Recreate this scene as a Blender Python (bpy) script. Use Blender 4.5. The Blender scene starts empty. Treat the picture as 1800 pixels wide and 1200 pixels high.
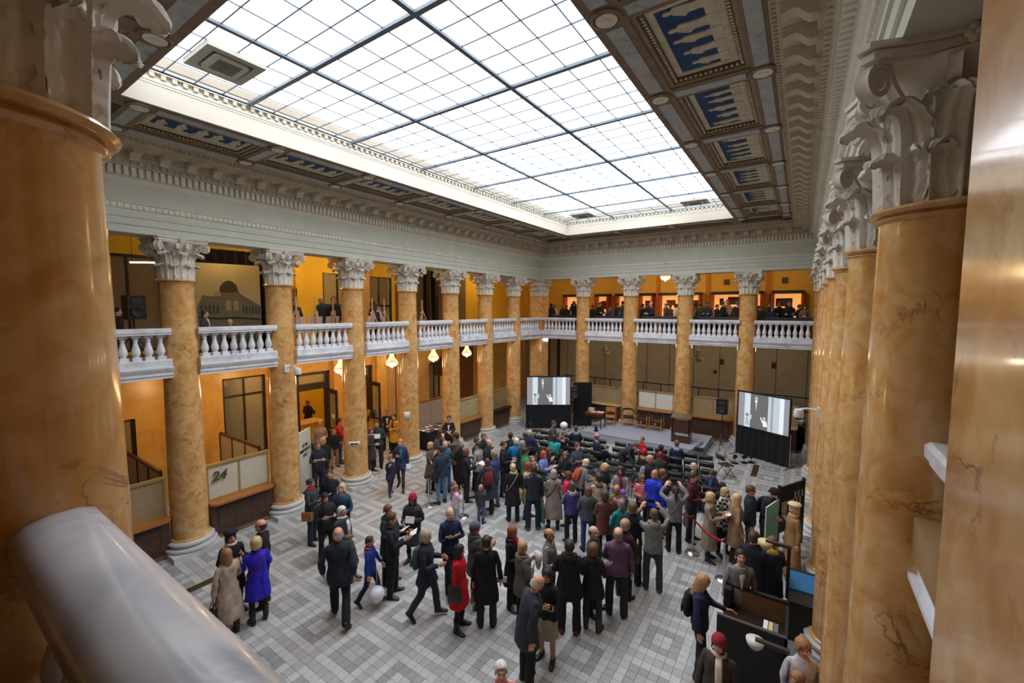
import bpy, bmesh, math, random
import numpy as np
from mathutils import Vector, Matrix
C = bpy.context.scene.collection
S = bpy.context.scene
PI = math.pi
R = random.Random(7)
# ---------------------------------------------------------------- camera, sky, light, exposure
cam = bpy.data.cameras.new('camera'); cam.sensor_width = 36; cam.lens = 752.45 * 36 / 1800
cam.clip_start = 0.02; cam.clip_end = 300
co = bpy.data.objects.new('camera', cam); C.objects.link(co); S.camera = co
co.location = (12.38, -21.06, 5.95)
_yaw, _pit, _rol = 0.595, -0.075, 0.0019
_f = Vector((-math.sin(_yaw) * math.cos(_pit), math.cos(_yaw) * math.cos(_pit), math.sin(_pit)))
_r = Vector((math.cos(_yaw), math.sin(_yaw), 0)); _u = _r.cross(_f)
_r2 = _r * math.cos(_rol) + _u * math.sin(_rol); _u2 = -_r * math.sin(_rol) + _u * math.cos(_rol)
co.rotation_euler = Matrix((_r2, _u2, -_f)).transposed().to_euler()
w = bpy.data.worlds.new('overcast_sky'); S.world = w; w.use_nodes = True
bg = w.node_tree.nodes['Background']; bg.inputs[0].default_value = (0.98, 0.99, 1.0, 1); bg.inputs[1].default_value = 5.6
pl = bpy.data.lights.new('skylight_portal', 'AREA'); pl.shape = 'RECTANGLE'; pl.size = 7.0; pl.size_y = 16.3
pl.cycles.is_portal = True
po = bpy.data.objects.new('skylight_portal', pl); C.objects.link(po); po.location = (6.57, -10.87, 10.12)
vs = S.view_settings; S.display_settings.display_device = 'sRGB'
vs.view_transform = 'Standard'; vs.look = 'None'; vs.exposure = 0.0; vs.gamma = 1; vs.use_curve_mapping = False
cy = S.cycles
cy.use_denoising = True
cy.max_bounces = 8; cy.diffuse_bounces = 5; cy.glossy_bounces = 3; cy.transmission_bounces = 4; cy.transparent_max_bounces = 10
cy.sample_clamp_indirect = 6.0
cy.caustics_reflective = False; cy.caustics_refractive = False

# ---------------------------------------------------------------- helpers
def lin(c):
    return tuple((x / 255 / 12.92 if x / 255 <= .04045 else ((x / 255 + .055) / 1.055) ** 2.4) for x in c)

class MB:
    """collects shapes for ONE mesh object"""
    def __init__(s): s.v = []; s.f = []; s.m = []; s.mi = 0
    def add(s, vs, fs, mi=None):
        o = len(s.v); s.v += [tuple(map(float, p)) for p in vs]; s.f += [tuple(i + o for i in f) for f in fs]
        s.m += [s.mi if mi is None else mi] * len(fs); return s
    def box(s, a, b, mi=None, rz=0, piv=None):
        x0, y0, z0 = a; x1, y1, z1 = b
        p = [(x0, y0, z0), (x1, y0, z0), (x1, y1, z0), (x0, y1, z0), (x0, y0, z1), (x1, y0, z1), (x1, y1, z1), (x0, y1, z1)]
        if rz:
            cx, cy_ = piv or ((x0 + x1) / 2, (y0 + y1) / 2); c, q = math.cos(rz), math.sin(rz)
            p = [(cx + (x - cx) * c - (y - cy_) * q, cy_ + (x - cx) * q + (y - cy_) * c, z) for x, y, z in p]
        return s.add(p, [(0, 3, 2, 1), (4, 5, 6, 7), (0, 1, 5, 4), (1, 2, 6, 5), (2, 3, 7, 6), (3, 0, 4, 7)], mi)
    def cbox(s, c, d, mi=None, rz=0):
        return s.box([c[i] - d[i] / 2 for i in range(3)], [c[i] + d[i] / 2 for i in range(3)], mi, rz)
    def lathe(s, prof, n=24, c=(0, 0, 0), mi=None, cap=True, sx=1, sy=1):
        vs = []; fs = []
        for r, z in prof:
            for k in range(n):
                a = 2 * PI * k / n; vs.append((c[0] + r * sx * math.cos(a), c[1] + r * sy * math.sin(a), c[2] + z))
        for i in range(len(prof) - 1):
            for k in range(n):
                k2 = (k + 1) % n; fs.append((i * n + k, i * n + k2, (i + 1) * n + k2, (i + 1) * n + k))
        if cap:
            fs.append(tuple(range(n - 1, -1, -1))); fs.append(tuple((len(prof) - 1) * n + k for k in range(n)))
        return s.add(vs, fs, mi)
    def tube(s, pts, rad, n=6, mi=None, cap=True, flat=1.0, side=None):
        pts = [Vector(p) for p in pts]; N = len(pts)
        if not hasattr(rad, '__len__'): rad = [rad] * N
        vs = []; fs = []; prev = None
        for i, p in enumerate(pts):
            t = (pts[min(i + 1, N - 1)] - pts[max(i - 1, 0)]).normalized()
            if side is not None: a = Vector(side)
            elif prev is not None: a = prev
            else: a = Vector((0, 0, 1)) if abs(t.z) < .9 else Vector((1, 0, 0))
            a = (a - t * a.dot(t)).normalized(); b = t.cross(a); prev = a
            for k in range(n):
                g = 2 * PI * (k + .5) / n; vs.append(p + a * math.cos(g) * rad[i] + b * math.sin(g) * rad[i] * flat)
        for i in range(N - 1):
            for k in range(n):
                k2 = (k + 1) % n; fs.append((i * n + k, i * n + k2, (i + 1) * n + k2, (i + 1) * n + k))
        if cap: fs.append(tuple(range(n - 1, -1, -1))); fs.append(tuple((N - 1) * n + k for k in range(n)))
        return s.add(vs, fs, mi)
    def prism(s, poly, z0, z1, mi=None):
        n = len(poly); vs = [(x, y, z0) for x, y in poly] + [(x, y, z1) for x, y in poly]
        return s.add(vs, [tuple(range(n - 1, -1, -1)), tuple(range(n, 2 * n))] + [(k, (k + 1) % n, n + (k + 1) % n, n + k) for k in range(n)], mi)
    def ell(s, c, r, n=10, m=7, mi=None):
        return s.lathe([(math.sin(PI * i / m) if 0 < i < m else .02, -math.cos(PI * i / m) * r[2]) for i in range(m + 1)], n, c, mi, True, r[0], r[1])
    def join(s, o, M=None, mi=None):
        vs = o.v if M is None else [tuple(M @ Vector(p)) for p in o.v]
        k = len(s.v); s.v += vs; s.f += [tuple(i + k for i in f) for f in o.f]; s.m += o.m if mi is None else [mi] * len(o.f); return s
    def mesh(s, name, mats, smooth=None):
        me = bpy.data.meshes.new(name); me.from_pydata(s.v, [], s.f)
        for m in (mats if isinstance(mats, (list, tuple)) else [mats]): me.materials.append(m)
        if any(s.m): me.polygons.foreach_set('material_index', s.m)
        if smooth is not None:
            me.polygons.foreach_set('use_smooth', [True] * len(s.f)); me.update()
            if smooth < 180: me.set_sharp_from_angle(angle=math.radians(smooth))
        me.update(); return me
    def build(s, name, mats, parent=None, smooth=None, loc=None, **kw):
        return link(name, s.mesh(name, mats, smooth), parent, loc, **kw)

def link(name, data, parent=None, loc=None, rz=0, **kw):
    o = bpy.data.objects.new(name, data); C.objects.link(o)
    if parent is not None: o.parent = parent
    if loc is not None: o.location = loc
    if rz: o.rotation_euler = (0, 0, rz)
    for k, v in kw.items(): o[k] = v
    return o
def thing(name, label, cat, loc=(0, 0, 0), rz=0, group=None):
    o = link(name, None, None, loc, rz, label=label, category=cat)
    o.empty_display_size = .1
    if group: o['group'] = group
    return o
def tag(o, label, cat, group=None):
    o['label'] = label; o['category'] = cat
    if group: o['group'] = group
    return o
def struct(o): o['kind'] = 'structure'; return o
def copy_tree(o, parent=None):
    c = o.copy(); C.objects.link(c)
    if parent is not None: c.parent = parent
    for ch in o.children: copy_tree(ch, c)
    return c

# ---------------------------------------------------------------- materials
_mats = {}
def mat(name, col, rough=.6, metal=0.0, var=0.0, scale=6.0, bump=0.0, bscale=40.0, coat=0.0, spec=.5, emit=None, es=1.0):
    if name in _mats: return _mats[name]
    m = bpy.data.materials.new(name); m.use_nodes = True; nt = m.node_tree; p = nt.nodes['Principled BSDF']; _mats[name] = m
    c = (*lin(col), 1); p.inputs['Base Color'].default_value = c; p.inputs['Roughness'].default_value = rough
    p.inputs['Metallic'].default_value = metal; p.inputs['Coat Weight'].default_value = coat; p.inputs['Specular IOR Level'].default_value = spec
    if emit: p.inputs['Emission Color'].default_value = (*lin(emit), 1); p.inputs['Emission Strength'].default_value = es
    if var or bump:
        tc = nt.nodes.new('ShaderNodeTexCoord')
        if var:
            n = nt.nodes.new('ShaderNodeTexNoise'); n.inputs['Scale'].default_value = scale; n.inputs['Detail'].default_value = 4
            nt.links.new(tc.outputs['Object'], n.inputs['Vector'])
            r = nt.nodes.new('ShaderNodeValToRGB'); r.color_ramp.elements[0].position = .3; r.color_ramp.elements[1].position = .7
            r.color_ramp.elements[0].color = (*[x * (1 - var) for x in c[:3]], 1); r.color_ramp.elements[1].color = (*[min(1, x * (1 + var)) for x in c[:3]], 1)
            nt.links.new(n.outputs['Fac'], r.inputs[0]); nt.links.new(r.outputs[0], p.inputs['Base Color'])
        if bump:
            n2 = nt.nodes.new('ShaderNodeTexNoise'); n2.inputs['Scale'].default_value = bscale
            nt.links.new(tc.outputs['Object'], n2.inputs['Vector'])
            b = nt.nodes.new('ShaderNodeBump'); b.inputs['Strength'].default_value = bump; b.inputs['Distance'].default_value = .01
            nt.links.new(n2.outputs['Fac'], b.inputs['Height']); nt.links.new(b.outputs[0], p.inputs['Normal'])
    return m
def stone(name, cols, vein, rough=.25, scale=1.0, vw=.04, coat=0.0, rnd=True, zs=1.0):
    """marble: mottled ground colours plus thin dark broken veins"""
    m = bpy.data.materials.new(name); m.use_nodes = True; nt = m.node_tree; p = nt.nodes['Principled BSDF']; _mats[name] = m
    N = nt.nodes.new; L = nt.links.new
    tc = N('ShaderNodeTexCoord'); mp = N('ShaderNodeMapping'); mp.inputs['Scale'].default_value = (1, 1, zs); L(tc.outputs['Object'], mp.inputs['Vector'])
    vec = mp.outputs[0]
    if rnd:
        oi = N('ShaderNodeObjectInfo'); mu = N('ShaderNodeMath'); mu.operation = 'MULTIPLY'; mu.inputs[1].default_value = 37.0
        L(oi.outputs['Random'], mu.inputs[0]); ad = N('ShaderNodeVectorMath'); ad.operation = 'ADD'; L(vec, ad.inputs[0]); L(mu.outputs[0], ad.inputs[1]); vec = ad.outputs[0]
    n1 = N('ShaderNodeTexNoise'); n1.inputs['Scale'].default_value = 1.6 * scale; n1.inputs['Detail'].default_value = 8; n1.inputs['Distortion'].default_value = 1.2; L(vec, n1.inputs['Vector'])
    cr = N('ShaderNodeValToRGB'); e = cr.color_ramp.elements
    e[0].position = .3; e[0].color = (*lin(cols[0]), 1); e[1].position = .72; e[1].color = (*lin(cols[-1]), 1)
    if len(cols) > 2: k = e.new(.5); k.color = (*lin(cols[1]), 1)
    L(n1.outputs['Fac'], cr.inputs[0])
    n2 = N('ShaderNodeTexNoise'); n2.inputs['Scale'].default_value = 1.1 * scale; n2.inputs['Detail'].default_value = 10; n2.inputs['Roughness'].default_value = .62; n2.inputs['Distortion'].default_value = .6; L(vec, n2.inputs['Vector'])
    sb = N('ShaderNodeMath'); sb.operation = 'SUBTRACT'; sb.inputs[1].default_value = .5; L(n2.outputs['Fac'], sb.inputs[0])
    ab = N('ShaderNodeMath'); ab.operation = 'ABSOLUTE'; L(sb.outputs[0], ab.inputs[0])
    mr = N('ShaderNodeMapRange'); mr.inputs[1].default_value = 0; mr.inputs[2].default_value = vw; mr.inputs[3].default_value = 1; mr.inputs[4].default_value = 0; L(ab.outputs[0], mr.inputs[0])
    n3 = N('ShaderNodeTexNoise'); n3.inputs['Scale'].default_value = .9 * scale; n3.inputs['Detail'].default_value = 3; L(vec, n3.inputs['Vector'])
    m3 = N('ShaderNodeMapRange'); m3.inputs[1].default_value = .52; m3.inputs[2].default_value = .68; L(n3.outputs['Fac'], m3.inputs[0])
    ml = N('ShaderNodeMath'); ml.operation = 'MULTIPLY'; L(mr.outputs[0], ml.inputs[0]); L(m3.outputs[0], ml.inputs[1])
    mx = N('ShaderNodeMix'); mx.data_type = 'RGBA'; L(ml.outputs[0], mx.inputs['Factor']); L(cr.outputs[0], mx.inputs['A']); mx.inputs['B'].default_value = (*lin(vein), 1)
    L(mx.outputs['Result'], p.inputs['Base Color']); p.inputs['Roughness'].default_value = rough; p.inputs['Coat Weight'].default_value = coat; p.inputs['Coat Roughness'].default_value = .07
    return m
M_OCHRE = stone('ochre_marble', [(196, 140, 76), (213, 165, 104), (226, 189, 136)], (134, 84, 52), .17, 2.3, .022, .35)
M_WALLOCHRE = stone('ochre_wall_marble', [(216, 164, 78), (226, 178, 94), (234, 190, 110)], (186, 130, 60), .3, 1.2, .03)
M_WHITE = stone('white_marble', [(196, 199, 208), (222, 224, 230), (232, 233, 236)], (150, 155, 168), .3, 1.0, .022, .1)
M_BASE = stone('grey_marble', [(196, 196, 196), (212, 211, 208)], (168, 168, 170), .35, 1.2, .02)
M_PLASTER = mat('white_plaster', (214, 208, 196), .75, var=.12, scale=5, bump=.15, bscale=60)
M_SAGE = mat('sage_plaster', (202, 205, 192), .8, var=.05, scale=2)
M_CREAM = mat('cream_plaster', (226, 222, 208), .8, var=.06, scale=4)
M_CORN = mat('cornice_plaster', (192, 183, 163), .8, var=.1, scale=4)
M_COVE = mat('cove_white', (206, 200, 186), .8)
M_BROWNF = mat('coffer_brown', (130, 114, 98), .7, var=.15, scale=6)
M_DARKF = mat('coffer_dark', (88, 62, 46), .6, var=.2, scale=9)
M_INLAY = stone('grey_inlay', [(160, 168, 172), (184, 190, 192)], (120, 128, 132), .6, 3, .04)
M_BLUE = mat('fresco_blue', (36, 72, 118), .8, var=.25, scale=5)
M_FRESCO = mat('fresco_cream', (198, 192, 170), .8, var=.15, scale=9)
M_BAR = mat('skylight_bar', (96, 112, 126), .5)
M_CEIL = mat('ceiling_plaster', (150, 140, 124), .85, var=.06, scale=3)
M_YEL = mat('yellow_wall', (238, 198, 58), .8, var=.05, scale=2)
M_TAN = mat('tan_wall', (196, 160, 110), .8, var=.08, scale=2)
M_OLIVE = mat('olive_grey_wall', (158, 150, 128), .8, var=.07, scale=3)
M_OLIVE2 = mat('grey_green_panel', (150, 150, 132), .8, var=.06, scale=3)
M_WOODD = mat('dark_walnut', (74, 48, 36), .4, var=.25, scale=7, coat=.2)
M_WOODO = mat('orange_oak', (170, 106, 48), .35, var=.18, scale=9, coat=.3)
M_WOODL = mat('pale_wood', (208, 178, 130), .5, var=.1, scale=9)
M_BRASS = mat('brass', (196, 172, 110), .35, .6, var=.08)
M_BLACK = mat('black_metal', (22, 22, 24), .45)
M_BLKCLOTH = mat('black_cloth', (18, 19, 24), .95, var=.3, scale=12, bump=.3, bscale=30)
M_DARK = mat('dark_timber', (46, 34, 26), .5, var=.2)
M_STEEL = mat('polished_steel', (190, 190, 192), .2, .9)
M_CARPET = mat('grey_carpet', (158, 162, 176), .95, var=.06, scale=30)
M_PAPER = mat('white_paper', (236, 236, 236), .8)
M_WPLAST = mat('white_plastic', (224, 226, 228), .4)
def glass(name, tint, alpha, rough=.05):
    m = bpy.data.materials.new(name); m.use_nodes = True; nt = m.node_tree; nt.nodes.clear()
    o = nt.nodes.new('ShaderNodeOutputMaterial'); t = nt.nodes.new('ShaderNodeBsdfTransparent'); t.inputs[0].default_value = (*tint, 1)
    g = nt.nodes.new('ShaderNodeBsdfPrincipled'); g.inputs['Base Color'].default_value = (*tint, 1); g.inputs['Roughness'].default_value = rough
    x = nt.nodes.new('ShaderNodeMixShader'); x.inputs[0].default_value = alpha
    nt.links.new(t.outputs[0], x.inputs[1]); nt.links.new(g.outputs[0], x.inputs[2]); nt.links.new(x.outputs[0], o.inputs[0]); return m
M_PANE = glass('skylight_glass', (.97, .98, 1), .04, .2)
M_GLASS = glass('clear_glass', (.82, .86, .8), .14)
M_FROST = glass('frosted_glass', (.86, .84, .76), .75, .5)
# ================================================================ THE HALL
HW = 13.136; YN = -20.85
CY = [-2.63 - 2.4 * k for k in range(7)]            # side rows, far to near
CX = [2.70, 5.28, 7.86, 10.436]                     # far row
XL, XR, YF, YB = -3.6, 16.9, 4.2, -25.0
# ---- floor: a grout bed, then the tiles
fl = MB().box((XL - 4.4, YB, -.3), (XR + .2, YF + .2, -.012)).build('floor', mat('floor_grout', (158, 158, 158), .8)); struct(fl)
TILE = .1557
tones = {'L': (188, 188, 187), 'M': (169, 169, 169), 'D': (152, 153, 154)}
tm = []
for k, t in enumerate('LMD'):
    for j in range(3):
        c = tuple(x + (j - 1) * 4 for x in tones[t]); tm.append(mat(f'floor_tile_{t.lower()}{j}', c, .42, var=.07, scale=14))
TX, TY = 4.01 - 3 * TILE, -16.78 - 3 * TILE           # a light square's own corner
def tone(i, j):
    a, b = i % 7, j % 7
    if a == 6 or b == 6: return 'M'
    r = int(max(abs(a - 2.5), abs(b - 2.5)))
    return ('LDL' if (i // 7 + j // 7) % 2 else 'MDL')[r]
cells = []
for i in range(-48, 62):
    for j in range(-25, 110):
        cells.append((TX + i * TILE, TY + j * TILE, 'LMD'.index(tone(i + 70, j + 70)) * 3 + R.choice((0, 1, 1, 2))))
near = sorted(cells, key=lambda c: (c[0] - 9.2) ** 2 + ((c[1] + 16.6) * 1.3) ** 2)[:300]
ns = set((c[0], c[1]) for c in near)
g = .001; b_ = .002
def tile(mb, x, y, mi, h):
    X0, Y0, X1, Y1 = x + g, y + g, x + TILE - g, y + TILE - g
    mb.add([(X0, Y0, -.012), (X1, Y0, -.012), (X1, Y1, -.012), (X0, Y1, -.012), (X0 + b_, Y0 + b_, h), (X1 - b_, Y0 + b_, h), (X1 - b_, Y1 - b_, h), (X0 + b_, Y1 - b_, h)],
           [(4, 5, 6, 7), (0, 1, 5, 4), (1, 2, 6, 5), (2, 3, 7, 6), (3, 0, 4, 7)], mi)
tf = MB()
for x, y, mi in cells:
    if (x, y) not in ns: tile(tf, x, y, mi, -.0005 * R.random())
o = tf.build('floor_tiles', tm, fl); o['kind'] = 'stuff'
tp = {}
for x, y, mi in near:
    if mi not in tp:
        m1 = MB(); tile(m1, 0, 0, 0, 0); tp[mi] = m1.mesh('floor_tile', tm[mi])
    link('floor_tile', tp[mi], fl, (x, y, -.0004 * R.random()))

# ---- outer walls with openings
def wall_x(name, x0, x1, ya, yb, z0, z1, holes, m):
    """wall slab normal to X between ya..yb with rectangular holes (y0,y1,z0,z1)"""
    mb = MB(); ys = sorted(set([ya, yb] + [h[0] for h in holes] + [h[1] for h in holes])); zs = sorted(set([z0, z1] + [h[2] for h in holes] + [h[3] for h in holes]))
    for a, b in zip(ys, ys[1:]):
        for c, d in zip(zs, zs[1:]):
            my, mz = (a + b) / 2, (c + d) / 2
            if not any(h[0] < my < h[1] and h[2] < mz < h[3] for h in holes): mb.box((x0, a, c), (x1, b, d))
    return struct(mb.build(name, m))
LH = [(-17.9, -17.05, .0, 2.75), (-14.75, -13.35, .75, 3.6), (-12.25, -10.85, 0, 3.45), (-10.1, -8.75, 0, 3.45), (-5.15, -4.3, 1.2, 3.15)]
wall_x('wall_left', XL - .3, XL, YB, YF, 0, 4.36, LH, M_WALLOCHRE)
UH = [(-18.2, -16.2, 4.7, 7.5), (-11.0, -9.6, 4.7, 7.4), (-8.9, -7.5, 4.7, 7.4)]
wall_x('wall_left_upper', XL - .3, XL, YB, YF, 4.36, 10.2, UH, M_YEL)
struct(MB().box((XL - 4.3, YF, 0), (XR, YF + .3, 4.36)).build('wall_far', M_OLIVE))
struct(MB().box((XL - 4.3, YF, 4.36), (XR, YF + .3, 10.2)).build('wall_far_upper', mat('orange_tan_wall', (224, 186, 92), .8, var=.06, scale=2)))
struct(MB().box((XR, YB, 0), (XR + .3, YF, 10.2)).build('wall_right', mat('low_bounce_brown', (128, 100, 70), .8, var=.08, scale=2)))  # brown of right and near walls darkened to cut bounce light
struct(MB().box((XL - 4.3, YB - .3, 0), (XR + .3, YB, 10.2)).build('wall_near', mat('low_bounce_brown', (128, 100, 70))))
# rooms behind the left wall (seen through its openings)
rm = MB().box((-7.9, YB, 0), (-7.6, YF, 10.2)); rm.box((-7.9, YB, 4.0), (XL - .3, YF, 4.3))
struct(rm.build('wall_room_back', M_YEL))
struct(MB().box((-7.6, -13.0, 0), (XL - .3, -12.8, 4.0)).build('wall_room_partition', M_TAN))
# roof over everything but the skylight
SX0, SX1, SY0, SY1 = 3.1, 10.04, -19.0, -2.75
rf = MB(); zt = 10.08
rf.box((XL - 4.3, YB, zt), (SX0, YF + .3, zt + .15)); rf.box((SX1, YB, zt), (XR + .3, YF + .3, zt + .15))
rf.box((SX0, YB, zt), (SX1, SY0, zt + .15)); rf.box((SX0, SY1, zt), (SX1, YF + .3, zt + .15))
struct(rf.build('roof', M_CEIL))

# ---- ring mouldings round the hall
def ring_side(mb, prof, side, mi_of=None):
    """prof: closed loop of (d,z); d grows into the hall from the column axis"""
    n = len(prof)
    def P(d, z, e):
        if side == 'left': return (d, YN + d if e == 0 else -d, z)
        if side == 'right': return (HW - d, YN + d if e == 0 else -d, z)
        if side == 'far': return (d if e == 0 else HW - d, -d, z)
        return (d if e == 0 else HW - d, YN + d, z)
    vs = [P(d, z, 0) for d, z in prof] + [P(d, z, 1) for d, z in prof]
    flip = side in ('right', 'near')
    for k in range(n):
        q = (k, (k + 1) % n, n + (k + 1) % n, n + k)
        zc = (prof[k][1] + prof[(k + 1) % n][1]) / 2; dc = (prof[k][0] + prof[(k + 1) % n][0]) / 2
        mb.add([vs[i] for i in (q if not flip else q[::-1])], [(0, 1, 2, 3)], mi_of(dc, zc) if mi_of else 0)
ENT = [(-.34, 7.58), (.33, 7.58), (.33, 7.735), (.345, 7.74), (.36, 7.75), (.36, 7.895), (.385, 7.905), (.385, 7.945), (.37, 7.955), (.37, 8.06), (.40, 8.075), (.40, 8.175), (.43, 8.19), (.43, 8.215), (.36, 8.225),
       (.36, 8.62), (.40, 8.66), (.44, 8.72), (.46, 8.725), (.46, 8.925), (.60, 8.93), (.62, 8.95), (.70, 9.06), (.76, 9.07), (.76, 9.2), (1.10, 9.2), (1.10, 9.235), (1.13, 9.24), (1.15, 9.30), (1.24, 9.41), (1.26, 9.45), (1.26, 9.7), (-.34, 9.7)]
MOD = MB()
_s = [(.76, 9.2)] + [(.76 + .325 * t / 18, 9.012 + .105 * t / 18 + .030 * math.sin(2 * PI * (t / 18 * 1.15 + .55))) for t in range(19)] + [(1.085, 9.2)]
n_ = len(_s); hw_ = .085
MOD.add([(d - .76, -hw_, z) for d, z in _s] + [(d - .76, hw_, z) for d, z in _s], [tuple(range(n_)), tuple(range(2 * n_ - 1, n_ - 1, -1))] + [(k, n_ + k, n_ + (k + 1) % n_, (k + 1) % n_) for k in range(n_)])
MOD.box((0, -.105, 9.165), (.335, .105, 9.2))
mod_me = MOD.mesh('modillion', M_CORN, 50)
for q, side in enumerate(('left', 'far', 'right', 'near')):
    mb = MB(); ring_side(mb, ENT, side, lambda d, z: 0 if z < 8.06 or 8.2 < z < 8.63 else (2 if z > 9.0 or d > .58 else 1))
    t = struct(mb.build(f'trim_{q+1}', [M_SAGE, M_CREAM, M_CORN]))
    L0, L1 = (YN, 0) if side in ('left', 'right') else (0, HW)
    if side == 'near': continue
    def put(dmb, d0, d1, z0, z1, pos, wd, mi=0):
        if side == 'left': dmb.box((d0, pos - wd / 2, z0), (d1, pos + wd / 2, z1), mi)
        elif side == 'right': dmb.box((HW - d1, pos - wd / 2, z0), (HW - d0, pos + wd / 2, z1), mi)
        else: dmb.box((pos - wd / 2, -d1, z0), (pos + wd / 2, -d0, z1), mi)
    de = MB(); p = L0 + .62
    while p < L1 - .6: put(de, .45, .565, 8.735, 8.915, p, .075); p += .125
    o = de.build('dentils', M_CREAM, t); o['kind'] = 'stuff'
    be = MB(); p = L0 + .45
    while p < L1 - .42: put(be, .39, .43, 8.085, 8.165, p, .055); p += .11
    o = be.build('bead_course', M_CREAM, t); o['kind'] = 'stuff'
    eg = MB(); p = L0 + .72
    while p < L1 - .7:
        put(eg, .62, .69, 8.95, 9.03, p, .085); p += .125
    o = eg.build('egg_course', M_CORN, t); o['kind'] = 'stuff'
    fu = MB(); p = L0 + 1.2
    while p < L1 - 1.2:
        put(fu, 1.14, 1.20, 9.28, 9.37, p, .035); p += .09
    o = fu.build('leaf_course', M_CORN, t); o['kind'] = 'stuff'
    p = L0 + 1.45 if side != 'far' else L0 + 1.32
    while p < L1 - 1.2:
        c = {'left': (.76, p, 0), 'right': (HW - .76, p, 0), 'far': (p, -.76, 0)}[side]
        link('modillion', mod_me, t, c, {'left': 0, 'right': PI, 'far': -PI / 2}[side]); p += .5
# ---- coffered ceiling
ZC = 9.40
OX0, OX1, OY0, OY1 = 3.05, 10.08, -18.65, -2.7
D0 = 1.24
ce = MB(); zs_ = 9.60
ce.box((-.3, YN - .3, zs_), (OX0, .3, zs_ + .2)); ce.box((OX1, YN - .3, zs_), (HW + .3, .3, zs_ + .2))
ce.box((OX0, YN - .3, zs_), (OX1, OY0, zs_ + .2)); ce.box((OX0, OY1, zs_), (OX1, .3, zs_ + .2))
bw = .43
for a, b in (((OX0 - bw, OY0 - bw), (OX0, OY1 + bw)), ((OX1, OY0 - bw), (OX1 + bw, OY1 + bw)), ((OX0, OY0 - bw), (OX1, OY0)), ((OX0, OY1), (OX1, OY1 + bw)),
             ((D0, YN + D0), (D0 + .28, -D0)), ((HW - D0 - .28, YN + D0), (HW - D0, -D0)), ((D0, -D0 - .28), (HW - D0, -D0)), ((D0, YN + D0), (HW - D0, YN + D0 + .28))):
    ce.box((a[0], a[1], ZC), (b[0], b[1], zs_))
BY = [-16.0 + 2.34 * k for k in range(-1, 6)] + [OY1 + .2]
BX = [OX0 + 2.343 * k for k in range(0, 4)]
cb = .17
for y in BY:
    ce.box((D0 + .28, y - cb, ZC), (OX0 - bw, y + cb, zs_)); ce.box((OX1 + bw, y - cb, ZC), (HW - D0 - .28, y + cb, zs_))
for x in BX:
    for y0, y1 in ((OY1 + bw, -D0 - .28), (YN + D0 + .28, OY0 - bw)): ce.box((x - cb, y0, ZC), (x + cb, y1, zs_))
ceil_o = struct(ce.build('ceiling', M_BROWNF))
# grey inlay strips and rosettes on the beams
def inlay(x0, y0, x1, y1): MB().box((x0, y0, ZC - .012), (x1, y1, ZC + .01)).build('inlay_strip', M_INLAY, ceil_o)
ro = MB(); ro.lathe([(.19, .0), (.19, -.03), (.165, -.04), (.15, -.03), (.15, -.018)], 20, mi=1); ro.lathe([(.13, 0), (.13, -.04), (.09, -.05), (.06, -.035), (.05, -.06), (.0, -.07)], 16, mi=0)
ro_me = ro.mesh('rosette', [M_CREAM, M_BROWNF], 40)
for side in (0, 1):
    xa = OX0 - .22 if side == 0 else OX1 + .22; xo = D0 + .14 if side == 0 else HW - D0 - .14
    for y0, y1 in zip(BY, BY[1:]):
        inlay(xa - .105, y0 + .24, xa + .105, y1 - .24); inlay(xo - .09, y0 + .2, xo + .09, y1 - .2)
    for y in BY:
        link('rosette', ro_me, ceil_o, (xa, y, ZC)); link('rosette', ro_me, ceil_o, (xo, y, ZC))
        a, b = (D0 + .36, OX0 - bw - .03) if side == 0 else (OX1 + bw + .03, HW - D0 - .36)
        inlay(a, y - .09, b, y + .09)
for yy in (OY1 + .22, OY0 - .22):
    for x0, x1 in zip(BX, BX[1:]): inlay(x0 + .24, yy - .1, x1 - .24, yy + .1)
    for x in BX[1:-1]: link('rosette', ro_me, ceil_o, (x, yy, ZC))
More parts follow.
